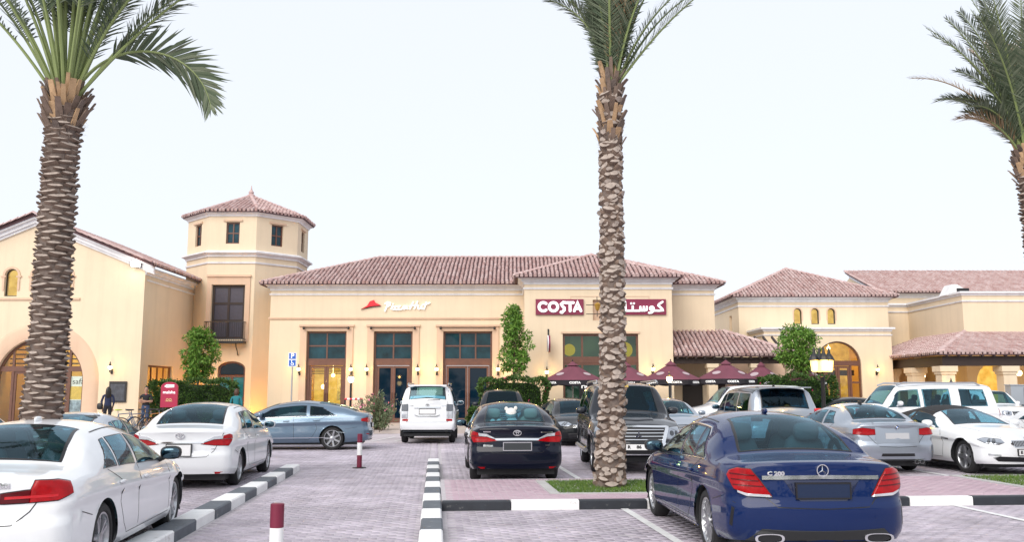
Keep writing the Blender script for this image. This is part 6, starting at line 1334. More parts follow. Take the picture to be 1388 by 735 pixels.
def m3_x(b, root, pm):
    rear_common(b, root, .93, .56, None, .50, None)
    lamps(b, root, 'tail_light', 'rcorner', [(.44, .80), (.66, .785), (1.08, .80), (1.08, .90), (.80, .935), (.46, .90)], RED_L, .016)
    ring_badge(b, root, 'rear', .945, .045, 'roundel'); plate(b, root, 'rear', .77, 0, .50, .12, pm=mat('plate_grey', (.45, .46, .48), .5), frame=None)
    add_patch(b, root, 'rear_diffuser', 'rear', [(-.55, .18), (-.62, .30), (.62, .30), (.55, .18)], PLASTIC, .01); add_patch(b, root, 'bumper_vent', 'rear', [(-.36, .36), (-.34, .42), (.34, .42), (.36, .36)], SEAL, .004)
    add_strip(b, root, 'model_badge', 'rear', [(-.40, .92), (-.48, .92)], CHROME, .03, .005)
    for y in (.40, .52, -.40, -.52): h = b.hit((-b.L / 2 - 2, y, .27), (1, 0, 0)); pipe_tip(root, h.x + .0, y, .25, .09, .085)
    m = MB().ell((-b.L / 2 + 1.6, 0, 1.43), .10, .02, .04, .8); obj('roof_antenna', m, PLASTIC, root, 50)
    add_strip(b, root, 'boot_spoiler', 'top', [(.06, -.55), (.04, 0), (.06, .55)], pm, .05, .012)
CONV = sedan('parked_car', 4.89, 1.894, 1.37, 2.855, .86, deck=1.03, xa=1.0, xb=1.75, xc=2.55, xd=3.45, cowl=.98, nose=.72, belt=.93, wr=.345, rim='five', roofw=.58)
CONV['windows'] = [(1.55, 1.92, 1.85, 2.0), (2.0, 3.22, 2.04, 2.78)]; CONV['roofx'] = (1.0, 2.62); CONV['softtop'] = True
def conv_x(b, root, pm):
    hl = [(.52, .66), (.66, .62), (1.0, .64), (1.28, .72), (1.10, .745), (.80, .735), (.58, .72)]
    front_common(b, root, hl, [(.04, .58), (.30, .57), (.36, .64), (.33, .69), (.04, .70)], [(0, .28), (.62, .29), (.72, .36), (.60, .39), (0, .37)], 0)
    for k in range(9):
        for sd in (1, -1): add_strip(b, root, 'grille_slat', 'front', [(sd * (.07 + .03 * k), .585), (sd * (.07 + .03 * k), .69)], CHROME, .008, .012)
    for sd in (1, -1):
        add_strip(b, root, 'grille_frame', 'front', [(sd * .03, .58), (sd * .30, .57), (sd * .37, .64), (sd * .33, .70), (sd * .03, .705)], CHROME, .016, .012, closed=True); add_strip(b, root, 'fog_light', 'fcorner', [(.62, .41), (.95, .43)], CLEAR_L, .035, .01, sd)
        add_strip(b, root, 'wing_vent', 'side', [(3.36, .70), (3.60, .68)], SEAL, .035, .004, sd)
    ring_badge(b, root, 'front', .745, .04, 'roundel', lift=.02); plate(b, root, 'front', .47, 0, .52, .11, [('E', .075, -.20)])
    add_strip(b, root, 'bonnet_seam', 'top', [(3.5, .66), (4.2, .60), (4.66, .44)], SEAL, .008, .001); add_strip(b, root, 'bonnet_seam', 'top', [(3.5, -.66), (4.2, -.60), (4.66, -.44)], SEAL, .008, .001)
def front_sedan(badge=None, gm=PLASTIC, trim=CHROME, drl=False):
    def fn(b, root, pm):
        front_common(b, root, [(.46, .68), (.60, .62), (.95, .63), (1.25, .74), (1.0, .76), (.70, .74)], [(0, .56), (.36, .57), (.44, .69), (.0, .70)], [(0, .27), (.52, .28), (.56, .40), (0, .42)], 3, gm, trim)
        plate(b, root, 'front', .47); ring_badge(b, root, 'front', .655, .05, badge or 'oval', lift=.02)
        lamps(b, root, 'tail_light', 'rcorner', [(.50, .80), (.85, .79), (1.0, .83), (1.0, .90), (.56, .90)], RED_L, .014)
    return fn
SED_A = sedan('parked_car', 4.75, 1.80, 1.47, 2.78, .92, deck=1.05, belt=.96, xd=3.6, wr=.325, rim='ten')
def rear_sedan(b, root, pm):
    rear_common(b, root, .95, .60, None, .58, [(0, .22), (.58, .23), (.56, .27), (0, .28)]); lamps(b, root, 'tail_light', 'rcorner', [(.45, .79), (.85, .78), (1.05, .83), (1.05, .91), (.50, .90)], RED_L, .014); plate(b, root, 'rear', .68)
LOW_C = sedan('parked_car', 4.3, 1.78, 1.30, 2.5, .9, deck=.98, belt=.88, xa=.5, xb=1.3, xc=2.3, xd=3.1, cowl=.92, wr=.32, rim='five')
PRADO = suv('parked_suv', 4.78, 1.885, 1.92, 2.79, .95, z0=1.34, belt=1.16, cowl=1.24, rake=.20, roofw=.70, wr=.385)
def prado_x(b, root, pm):
    for sd in (1, -1):
        lamps_ = None
    lamps(b, root, 'tail_light', 'rcorner', [(.70, 1.06), (.98, 1.06), (1.0, 1.26), (.72, 1.27)], mat('smoked_lens', (.10, .11, .13), .15, coat=1.), .014)
    lamps(b, root, 'tail_light_lower', 'rcorner', [(.70, .82), (.96, .82), (.98, 1.05), (.70, 1.05)], CLEAR_L, .012)
    lamps(b, root, 'rear_reflector', 'rcorner', [(.68, .73), (.92, .735), (.92, .80), (.68, .80)], RED_L, .016)
    add_strip(b, root, 'tailgate_seam', 'rear', [(-.66, 1.36), (-.67, .70), (.67, .70), (.66, 1.36)], SEAL, .012, .002)
    add_strip(b, root, 'tailgate_garnish', 'rear', [(-.42, 1.17), (0, 1.175), (.42, 1.17)], CHROME, .05, .03)
    add_strip(b, root, 'tailgate_step', 'rear', [(-.40, .93), (-.30, .89), (.30, .89), (.40, .93)], CHROME, .028, .02)
    plate(b, root, 'rear', 1.04, 0, .50, .15, pm=PLATE); ring_badge(b, root, 'rear', 1.245, .06, 'ovals')
    add_strip(b, root, 'model_badge', 'rear', [(.62, 1.22), (.46, 1.22)], CHROME, .03, .006); add_strip(b, root, 'model_badge', 'rear', [(-.62, 1.22), (-.46, 1.22)], CHROME, .03, .006)
    m = MB().box(-b.L / 2 + .04, -b.L / 2 + .30, -.62, .62, 1.855, 1.90); obj('roof_spoiler', m, pm, root)
    pipe_tip(root, -b.L / 2 + .06, -.62, .42, .09, .09, PLASTIC)
    for sd in (1, -1):
        m = MB().tube([(-1.9, sd * .66, 1.90), (-1.75, sd * .66, 1.945), (.6, sd * .66, 1.955), (.8, sd * .66, 1.90)], .022, 8); obj('roof_rail', m, ALLOY, root, 50)
        m = MB().box(-b.L / 2 + .64, -b.L / 2 + .66, sd * .78 - .13, sd * .78 + .13, .22, .46); obj('mud_flap', m, RUBBER, root)
    m = MB().tube([(-b.L / 2 - .02, .0, 1.40), (-b.L / 2 + .0, -.42, 1.42)], .012, 6); obj('rear_wiper', m, PLASTIC, root)
PAJERO = suv('parked_suv', 4.90, 1.90, 1.88, 2.78, .82, z0=1.1, belt=1.12, cowl=1.22, hood=1.12, nose=1.0, rake=.22, roofw=.70, wr=.385)
def pajero_x(b, root, pm):
    hl = [(.60, .72), (.74, .70), (1.12, .74), (1.14, .96), (.78, .95), (.62, .93)]
    front_common(b, root, hl, [(0, .66), (.48, .66), (.56, .93), (0, .95)], [(0, .42), (.50, .42), (.52, .62), (0, .62)], 4, SEAL, CHROME)
    for sd in (1, -1):
        add_strip(b, root, 'grille_frame', 'front', [(sd * .50, .63), (sd * .60, .98)], CHROME, .07, .03); add_strip(b, root, 'bumper_guard', 'front', [(sd * .56, .36), (sd * .52, .64)], CHROME, .07, .03)
        add_patch(b, root, 'fog_light', 'fcorner', [(.72, .50), (.98, .50), (.98, .60), (.72, .60)], CLEAR_L, .012, sd); add_strip(b, root, 'bumper_trim', 'fcorner', [(.70, .46), (1.2, .46)], CHROME, .02, .012, sd)
        m = MB().tube([(-1.25, sd * .97, .42), (1.15, sd * .97, .42)], .05, 8); obj('side_step', m, ALLOY, root, 50); m = MB().tube([(-1.9, sd * .66, 1.86), (-1.75, sd * .66, 1.90), (.6, sd * .66, 1.91), (.8, sd * .66, 1.86)], .022, 8); obj('roof_rail', m, ALLOY, root, 50)
    add_strip(b, root, 'grille_frame', 'front', [(-.58, .965), (0, .975), (.58, .965)], CHROME, .04, .03); add_strip(b, root, 'bumper_trim', 'front', [(-.52, .39), (0, .385), (.52, .39)], CHROME, .06, .025)
    ring_badge(b, root, 'front', .79, .085, 'diamonds', lift=.035); plate(b, root, 'front', .56, .0, .52, .115, [('R', .085, -.20), ('86', .085, .0)], lift=.03)
    add_patch(b, root, 'bonnet_bulge', 'top', [(3.7, -.42), (4.5, -.36), (4.6, 0), (4.5, .36), (3.7, .42), (3.6, 0)], pm, .02, depth=.03)
    o = b.top(np.array([b.s['windscreen'][0] + .06]), np.array([0.]))[0]; m = MB().box(o[0] - .01, o[0] + .012, -.05, .05, o[2] - .02, o[2] + .05); obj('permit_sticker', m, mat('sticker', (.65, .45, .12), .5), root)
RR = suv('parked_suv', 4.99, 1.98, 1.83, 2.92, .88, z0=1.18, belt=1.10, cowl=1.18, rake=.42, roofw=.74, wr=.39, rim='double')
def rr_x(b, root, pm):
    lamps(b, root, 'tail_light', 'rcorner', [(.72, .90), (1.1, .90), (1.1, 1.10), (.72, 1.10)], DRED_L, .014); plate(b, root, 'rear', .98)
    m = MB().box(-b.L / 2 + .10, -b.L / 2 + .44, -.70, .70, 1.765, 1.80); obj('roof_spoiler', m, pm, root)
    m = MB().ell((-b.L / 2 + .75, .1, 1.83), .08, .02, .035, .8); obj('roof_antenna', m, PLASTIC, root)
ARMADA = suv('parked_suv', 5.27, 2.00, 1.96, 3.13, 1.0, z0=1.2, belt=1.18, cowl=1.26, hood=1.16, rake=.26, roofw=.74, wr=.40)
ARMADA['windows'] = [(.50, 1.42, .58, 1.42), (1.72, 2.62, 1.72, 2.62), (2.72, 3.82, 2.72, 3.48)]
def armada_x(b, root, pm):
    front_suv(b, root, pm)
    for sd in (1, -1):
        m = MB().tube([(-2.0, sd * .68, 1.88), (-1.85, sd * .68, 1.955), (.5, sd * .68, 1.96), (.72, sd * .68, 1.88)], .028, 8); obj('roof_rail', m, ALLOY, root, 50)
    lamps(b, root, 'tail_light', 'rcorner', [(.74, .92), (1.06, .92), (1.06, 1.14), (.74, 1.16)], RED_L, .014)
def front_suv(b, root, pm):
    front_common(b, root, [(.60, .74), (.74, .72), (1.12, .76), (1.14, .92), (.78, .93), (.62, .91)], [(0, .64), (.46, .64), (.54, .90), (0, .92)], [(0, .44), (.50, .44), (.52, .58), (0, .58)], 4, SEAL, CHROME)
    plate(b, root, 'front', .52, .0, .52, .115, lift=.02); ring_badge(b, root, 'front', .80, .06, 'oval', lift=.03)
SUV_A = suv('parked_suv', 4.75, 1.90, 1.78, 2.70, .95, z0=1.1, belt=1.08, rake=.35, roofw=.68, wr=.36)
SUV_L = suv('parked_suv', 4.95, 1.97, 1.93, 2.85, .92, z0=1.25, belt=1.16, cowl=1.26, rake=.24, roofw=.72, wr=.39)
# ---- place every vehicle
AWAY, TOWARD = 94.8, -85.2
P_WHITE = paint('white', (.74, .755, .775), rough=.4); P_PEARL = paint('pearl_white', (.70, .72, .76), rough=.4); P_BLUE = paint('blue', (.001, .013, .075), .0, .5)
P_NAVY = paint('navy', (.002, .004, .014), .0, .5); P_BLACK = paint('black', (.005, .006, .008), .0, .5); P_GREYM = paint('graphite', (.022, .025, .032), .2, .4)
P_SILV = paint('silver', (.36, .40, .46), .75, .32); P_STEEL = paint('steel_blue', (.15, .215, .29), .75, .32); P_SILVW = paint('silver_white', (.36, .40, .46), .5, .32)
def at(ref, x, y, hd, L):
    d = (math.cos(R(hd)), math.sin(R(hd))); k = L / 2 if ref == 'rear' else -L / 2
    return (x + d[0] * k, y + d[1] * k)
def put(spec, ref, x, y, hd, label, cat, pm, extra, **kw): return car(spec, label, cat, at(ref, x, y, hd, spec['L']), hd, pm, extra=extra, **kw)
G = 'parked cars'
def build_cars():
    put(BMW3, 'rear', -4.42, 7.25, 97.5, 'white sedan cut off by the left edge, with red L-shaped tail light, nearest at left', 'car', P_WHITE, bmw3_x)
    put(COROLLA, 'rear', -5.66, 15.55, 94.8, 'white saloon with silver-topped red tail lights and blank white plate, beside the striped kerb', 'car', P_WHITE, corolla_x(None, False))
    put(CC, 'rear', -4.15, 27.35, 184.8, 'silver-blue four-door coupe seen from the side, driving across behind the far maroon bollard', 'car', P_STEEL, cc_x, glass=GLASS_D)
    put(PRADO, 'rear', -2.74, 29.4, 92, 'tall white off-road SUV seen from behind, parked in front of the restaurant doors', 'SUV', P_WHITE, prado_x, seatm=SEAT_B)
    put(COROLLA, 'rear', .10, 16.65, 94.5, 'dark navy saloon seen from behind with a white plush toy in its rear window', 'car', P_NAVY, corolla_x(None, True), seatm=SEAT_B)
    put(MERC, 'rear', 2.92, 8.60, 92.8, 'glossy deep blue sedan with round star emblem and chrome boot bar, nearest on the right', 'car', P_BLUE, merc_x)
    put(PAJERO, 'front', 2.55, 18.4, -90, 'graphite off-road SUV with chrome grille facing out from behind the middle palm trunk', 'SUV', P_GREYM, pajero_x, arch_trim=P_GREYM, glass=GLASS_D)
    put(RR, 'rear', 7.26, 24.0, 92.5, 'silver SUV with a dark rear window, roof showing just above the blue sedan', 'SUV', P_SILVW, rr_x, near=True, glass=GLASS_D, roofm=P_GREYM)
    put(M3, 'rear', 7.86, 18.6, 95, 'silver two-door coupe seen from behind, between the blue sedan and the white convertible', 'car', P_SILV, m3_x)
    put(CONV, 'front', 10.28, 18.15, -84, 'white convertible with a closed black soft top, facing the camera at the right', 'car', P_WHITE, conv_x, roofm=mat('soft_top', (.016, .017, .02), .85))
    put(ARMADA, 'front', 10.35, 29.6, 183, 'large white SUV standing sideways with roof rails, behind the silver coupe', 'SUV', P_WHITE, armada_x)
    put(SUV_A, 'front', 20.6, 36.5, -82, 'white crossover with black grille facing the camera, behind the rear of the large white SUV', 'SUV', P_WHITE, front_suv, near=False)
    put(SED_A, 'front', 22.2, 41.2, 184, 'dark sedan at the far right, in front of the arcade columns', 'car', P_BLACK, front_sedan(), near=False)
    put(SUV_A, 'front', -.35, 33.0, -89, 'dark SUV facing the camera, only its roof and windscreen showing above the navy saloon', 'SUV', P_GREYM, front_suv, near=False, glass=GLASS_D)
    put(SED_A, 'front', 2.28, 28.0, -82, 'black sedan facing the camera, left of the graphite off-road SUV', 'car', P_BLACK, front_sedan(), near=False, glass=GLASS_D)
    put(SUV_L, 'front', 6.0, 33.6, 184, 'white SUV standing sideways beyond the silver SUV, in front of the parasols', 'SUV', P_WHITE, front_suv, near=False)
    put(SED_A, 'front', 5.2, 27.2, -85, 'small silver sedan glimpsed between the graphite SUV and the silver SUV', 'car', P_SILV, front_sedan(), near=False)
    put(SED_A, 'front', 11.6, 38.5, 184, 'black sedan glimpsed behind the lantern post, in front of the arched entrance', 'car', P_BLACK, front_sedan(), near=False)
    put(SED_A, 'rear', -10.5, 14.8, 95, 'white sedan mostly out of frame, at the left edge behind the nearest white car', 'car', P_WHITE, rear_sedan, near=False)
    put(LOW_C, 'rear', -7.75, 14.9, 95, 'low silver car behind the left palm trunk, only its roof showing', 'car', P_SILVW, rear_sedan, near=False)
    put(SED_A, 'front', 13.5, 18.6, -85, 'white sedan mostly out of frame at the right edge beyond the convertible', 'car', P_WHITE, front_sedan(), near=False)
# ------------------------------------------------------------------ signs, lamps, parasols, people, bicycles
def signs():
    y = 46 - .001; f = lambda x0, z0: (lambda a, c, t: (x0 + a, y - t, z0 + c))
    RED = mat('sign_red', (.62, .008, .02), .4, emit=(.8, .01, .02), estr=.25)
    t = thing('restaurant_sign', 'white script lettering with a red roof emblem on the cream wall', 'sign', (-6.0, 46, 5.95))
    hat = MB(); P = [(-.50, -.20), (-.20, -.03), (-.06, .20), (.14, .27), (.20, .14), (.50, 0), (.40, -.02), (.0, -.05)]; h = F3(-7.22 + 6.0, 0); fn = lambda a, c, q: (-1.22 + a, -.03 - q, .14 + c)
    hat.prism(P[::1], fn, .0, .08); obj('roof_emblem', hat, RED, t)
    sh = MB(); sh.prism([(-.52, -.24), (-.20, -.10), (.10, -.085), (.48, -.045), (.46, -.01), (0, -.055), (-.48, -.195)], fn, .0, .05); obj('emblem_brim', sh, BLACKM, t)
    fn = lambda a, c, q: (-.52 + a, -.03 - q, -.08 + c); mb = MB(); w = .068
    L = [[(0.02, -.08), (.10, .14), (.17, .36)], [(.02, .30), (.16, .38), (.29, .34), (.27, .22), (.10, .13)],          # P
         [(.34, .02), (.39, .17)], [(.42, .27), (.425, .285)],                                                           # i
         [(.43, .15), (.60, .17), (.44, .0), (.60, .01)], [(.62, .16), (.80, .18), (.62, -.02), (.80, .0), (.90, .03)],       # zz
         [(1.12, .17), (.99, .17), (.93, .09), (.99, .02), (1.10, .08), (1.14, .18), (1.12, .06), (1.18, .03)],               # a
         [(1.30, .02), (1.38, .22), (1.46, .39)], [(1.52, .03), (1.60, .22), (1.68, .41)], [(1.26, .16), (1.45, .21), (1.66, .23)],  # H
         [(1.72, .20), (1.70, .07), (1.76, .02), (1.86, .09), (1.91, .21), (1.88, .08), (1.92, .03)],                      # u
         [(2.02, .02), (2.08, .22), (2.12, .36)], [(1.96, .24), (2.12, .27), (2.30, .34)]]                               # t
    for i, ln in enumerate(L): stroke(mb, ln, w, fn, 0, .06 + .001 * i)
    obj('lettering', mb, LETTER, t)
    # coffee shop signs
    y0 = 43.3
    t = thing('coffee_shop_sign', 'maroon panel with bold white Latin capitals, left of the middle palm', 'sign', (2.295, y0, 5.745)); b = MB().box(-1.155, 1.155, -.10, -.002, -.375, .375); obj('panel', b, MAROON, t)
    fn = lambda a, c, q: (a, -.101 - q, c); mb = MB(); w = .135; i = 0
    for ln in ([arc(-.79, .0, .205, 48, 312, 16)], [arc(-.30, .0, .205, 0, 360, 20)], [[(.30, .20), (.17, .215), (.08, .13), (.13, .03), (.22, -.05), (.22, -.16), (.11, -.27), (.06, -.26)]], [[(.34, .20), (.66, .20)], [(.50, .18), (.50, -.20)]], [[(.70, -.20), (.86, .22), (1.02, -.20)], [(.77, -.08), (.95, -.08)]]):
        for q in ln: i += 1; stroke(mb, q, w, fn, 0, .05 + .001 * i)
    obj('lettering', mb, LETTER, t)
    t = thing('coffee_shop_sign', 'maroon panel with white Arabic lettering, right of the middle palm', 'sign', (6.27, y0, 5.745), 0); b = MB().box(-1.155, 1.155, -.10, -.002, -.375, .375); obj('panel', b, MAROON, t)
    mb = MB(); w = .10; i = 0
    for q in ([(.98, .24), (.80, .12), (.78, .06), (.96, -.10), (.98, -.17), (.80, -.19), (.58, -.18)],                     # kaf
              arc(.46, -.08, .085, 0, 360, 12), [(.55, -.09), (.54, -.20), (.44, -.28), (.32, -.29)],                         # waw
              [(.22, .0), (.21, -.15), (.12, -.18), (.07, -.10), (.07, .0)], [(.07, -.1), (.03, -.18), (-.05, -.18), (-.09, -.10), (-.09, .0)], [(-.09, -.1), (-.13, -.19), (-.40, -.19)],      # sin
              [(-.40, -.19), (-.46, -.18), (-.46, .02)], [(-.46, -.19), (-.80, -.19)], [(-.40, .16), (-.40, .165)], [(-.53, .16), (-.53, .165)],   # ta
              [(-.80, -.19), (-.82, .24)]):
        i += 1; stroke(mb, q, w, fn, 0, .05 + .001 * i)
    obj('lettering', mb, LETTER, t)
    t = thing('blade_sign', 'small round maroon sign projecting edge-on from the coffee shop wall', 'sign', (1.75, 43.3, 3.93)); d = MB().lathe([(.001, -.06), (.40, -.06), (.40, .06), (.001, .06)], (0, -.55, 0), 'x', 24); o = obj('disc', d, MAROON, t, 40)
    r = MB().lathe([(.36, -.075), (.42, -.075), (.42, -.02), (.36, -.02)], (0, -.55, 0), 'x', 24); obj('rim', r, TRIM, o); a = MB().tube([(0, 0, .55), (0, -.55, .55), (0, -.55, .38)], .02, 6); a.box(-.04, .04, -.02, .0, .3, .75); obj('bracket', a, BLACKM, t)
    t = thing('hanging_lantern', 'black iron lantern on a cross bracket between the two maroon signs', 'lantern', (4.1, 43.3, 5.6)); a = MB()
    for z in (.22, -.22): a.tube([(-.55, -.30, z), (.75, -.30, z)], .018, 6)
    a.tube([(-.02, -.30, .62), (-.02, -.30, -.35)], .018, 6); a.tube([(-.02, 0, .1), (-.02, -.30, .1)], .02, 6); obj('bracket', a, BLACKM, t)
    l = MB().lathe([(.001, -.22), (.08, -.16), (.15, .06), (.17, .10), (.001, .22)], (-.02, -.48, .12), 'z', 8); obj('lantern_cage', l, mat('amber_dim', (.35, .20, .03), .4), t)
    # coffee shop window lettering
    t = thing('window_sign', 'dark board with white capital letters in the coffee shop window, left of the middle palm', 'sign', (3.42, 43.22, 1.95)); b = MB().box(-.22, .75, -.02, .0, -1.1, .28); obj('board', b, BLACKM, t)
    obj('lettering', text_mb('HE', .38, lambda a, c, q: (.06 + a, -.022 - q, .02 + c), 0, .006, .8, .01), LETTER, t); obj('lettering', text_mb('OPEN', .14, lambda a, c, q: (.12 + a, -.022 - q, -.35 + c), 0, .006), LETTER, t) if False else None
    # parking sign
    t = thing('parking_sign', 'blue and white disabled parking sign on a thin grey pole', 'sign', (-9.95, 41, .13)); p = MB().tube([(0, 0, 0), (0, 0, 3.32)], .035, 8); obj('pole', p, mat('galvanised', (.42, .44, .46), .4, .7), t)
    BL = mat('sign_blue', (.01, .10, .45), .5); b = MB().box(-.19, .19, -.05, -.036, 2.68, 3.32); obj('panel', b, TRIM, t); b = MB().box(-.15, .15, -.056, -.051, 3.03, 3.29); b.box(-.15, .15, -.056, -.051, 2.71, 2.98); obj('blue_field', b, BL, t)
    obj('lettering', text_mb('P', .30, lambda a, c, q: (a, -.0565 - q, 3.16 + c), 0, .003, 1, .006), LETTER, t); mb = MB(); fn = lambda a, c, q: (a, -.0565 - q, 2.845 + c)
    stroke(mb, arc(0.0, -.04, .055, 150, 390, 12), .02, fn, 0, .003); stroke(mb, [(-.03, .07), (-.02, .0), (.04, -.0), (.07, -.07)], .022, fn, 0, .004); stroke(mb, arc(-.03, .10, .012, 0, 360, 8)[:-1], .02, fn, 0, .0035, closed=True); obj('wheelchair_symbol', mb, LETTER, t)
    # left shop
    t = thing('menu_board', 'dark framed menu case under the lantern on the gabled shop', 'notice board', (-18.22, 42, 1.68)); b = MB().box(-.40, .40, -.07, -.002, -.48, .48); obj('case', b, BLACKM, t); b = MB().box(-.33, .33, -.078, -.071, -.41, .36); obj('menu', b, mat('menu_grey', (.05, .055, .07), .4, var=.6, vscale=6), t)
    t = thing('shop_poster', 'tall white poster with a yellow band in the arched entrance, right of the left palm', 'poster', (-20.18, 42.22, 1.35)); b = MB().box(-.42, .38, -.02, .0, -1.2, 1.05); obj('panel', b, WHITE_P, t); b = MB().box(-.42, .38, -.025, -.0205, -.02, .58); obj('yellow_band', b, mat('yellow_print', (.72, .46, .08), .6, var=.3, vscale=7), t)
    b = MB().box(-.40, .36, -.025, -.0205, -1.15, -.06); obj('picture', b, mat('picture_print', (.30, .36, .46), .6, var=.8, vscale=5), t); obj('lettering', text_mb('safa', .34, lambda a, c, q: (a, -.021 - q, .80 + c), 0, .004, 1.1), INK, t)
    t = thing('floodlight', 'bright white floodlight under the eave corner of the gabled shop', 'floodlight', (-17.6, 42, 7.62)); b = MB().box(-.22, .22, -.34, -.12, -.14, .14); b.tube([(0, -.12, 0), (0, .0, 0)], .03, 6); obj('housing', b, BLACKM, t); b = MB().box(-.20, .20, -.352, -.341, -.12, .12); obj('lens', b, mat('flood_glow', (1, 1, 1), .5, emit=(1, .97, .9), estr=40), t); point((0, -.45, -.05), 18, (1, .93, .78), .15, par=t)
    # maroon totem
    t = thing('totem_sign', 'maroon round-topped sign board on short legs in front of the hedge', 'sign', (-13.95, 37.0, .0)); P = [(-.34, 1.05), (.34, 1.05), (.34, 1.86)] + [(.34 * math.cos(R(q)), 1.86 + .22 * math.sin(R(q))) for q in range(15, 180, 15)] + [(-.34, 1.86)]
    b = MB(); b.prism(P, lambda a, c, q: (a, q, c), -.05, .05); obj('panel', b, mat('totem_red', (.36, .008, .05), .4), t); b = MB().box(-.26, -.20, -.03, .03, .0, 1.05); b.box(.20, .26, -.03, .03, .0, 1.05); obj('leg', b, BLACKM, t)
    fn = lambda a, c, q: (a, -.051 - q, c); mb = MB(); stroke(mb, [(-.17, 1.90), (-.10, 1.95), (.18, 1.94)], .05, fn, 0, .004); stroke(mb, [(-.12, 1.87), (.18, 1.88)], .04, fn, 0, .005); obj('emblem', mb, LETTER, t)
    obj('lettering', text_mb('malsha', .17, lambda a, c, q: (a, -.051 - q, 1.66 + c), 0, .004, 1.1, .002), LETTER, t); mb = MB(); stroke(mb, arc(-.06, 1.36, .045, 0, 360, 10)[:-1], .02, fn, 0, .004, closed=True); stroke(mb, arc(.06, 1.36, .045, 0, 360, 10)[:-1], .02, fn, 0, .004, closed=True); stroke(mb, [(-.14, 1.30), (.14, 1.30)], .015, fn, 0, .005); obj('gold_mark', mb, mat('gold_print', (.6, .45, .2), .5), t)
def lamps_all():
    wall_lamp(-18.56, 42, 2.70, 'lit lantern above the menu case on the gabled shop')
    B = [(-10.78, 'left of the first brown bay'), (-8.14, 'right of the first brown bay'), (-7.35, 'left of the second brown bay'), (-4.77, 'right of the second brown bay'), (-3.81, 'left of the third brown bay, behind the off-road SUV'), (-.71, 'right of the third brown bay, beside the slim tree')]
    for x, l in B: wall_lamp(x, 45.93, 2.72, 'lit lantern ' + l, e=12)
    wall_lamp(1.66, 43.3, 2.52, 'lit lantern below the round blade sign'); wall_lamp(6.72, 43.3, 2.66, 'lit lantern right of the coffee shop window')
    wall_lamp(20.12, 50, 2.80, 'lit lantern on the pavilion right of the arched entrance'); wall_lamp(21.57, 44.77, 1.98, 'lit lantern on the corner column of the right arcade', e=6)
    for x, y, l in ((-6.75, 38, 'thin black post with one lit globe, in front of the first brown bay'), (6.6, 38.0, 'thin black post with one lit globe, among the parasols')):
        t = thing('post_lamp', l, 'post lamp', (x, y, .13)); p = MB().tube([(0, 0, 0), (0, 0, 1.92)], .045, 8); p.lathe([(.09, 0), (.09, .1), (.05, .16)], n=10); obj('pole', p, BLACKM, t); g = MB().lathe([(.05, 1.93), (.11, 2.0), (.13, 2.1), (.10, 2.18)], n=12); obj('globe', g, BULB, t, 60); c = MB().lathe([(.13, 2.18), (.05, 2.26), (.02, 2.36), (.001, 2.37)], n=10); obj('cap', c, BLACKM, t); point((0, 0, 2.45), 10, par=t)
    t = thing('lantern_post', 'black lamp post with a cluster of lit lanterns above the red and white barrier', 'lamp post', (7.88, 23.0, 0)); p = MB().lathe([(.001, 0), (.14, 0), (.14, .25), (.07, .32), (.055, .5), (.05, 2.0), (.07, 2.04), (.001, 2.06)], n=12); obj('pole', p, BLACKM, t, 40)
    for i, (dx, dy) in enumerate(((-.19, 0), (.19, 0), (0, -.16), (0, .16))):
        a = MB().tube([(0, 0, 1.95), (dx * .6, dy * .6, 1.97), (dx, dy, 2.08), (dx, dy, 2.16)], .018, 6); h = obj('lantern_arm', a, BLACKM, t); g = MB().lathe([(.055, 2.17), (.08, 2.2), (.105, 2.42), (.105, 2.46)], (dx, dy, 0), n=8); obj('glass', g, mat('lantern_glow', (1, .8, .4), .5, emit=(1, .62, .16), estr=1.5), h); c = MB().lathe([(.15, 2.46), (.10, 2.56), (.04, 2.64), (.03, 2.74), (.001, 2.80)], (dx, dy, 0), n=8); obj('cap', c, BLACKM, h)
    point((0, -.4, 2.35), 25, par=t)
    for x, y, z, e, l in ((-17.0, 46.2, .15, 150, 'ground uplight at the foot of the tower, left side, behind the hedge'), (-13.0, 46.9, .15, 38, 'ground uplight at the foot of the tower, right side')):
        t = thing('uplight', l, 'floodlight', (x, y, z)); b = MB().box(-.14, .14, -.10, .10, 0, .16); obj('housing', b, BLACKM, t); b = MB().box(-.12, .12, -.08, .08, .161, .168); obj('lens', b, BULB, t); point((0, 0, .35), e, (1, .44, .05), .08, par=t)
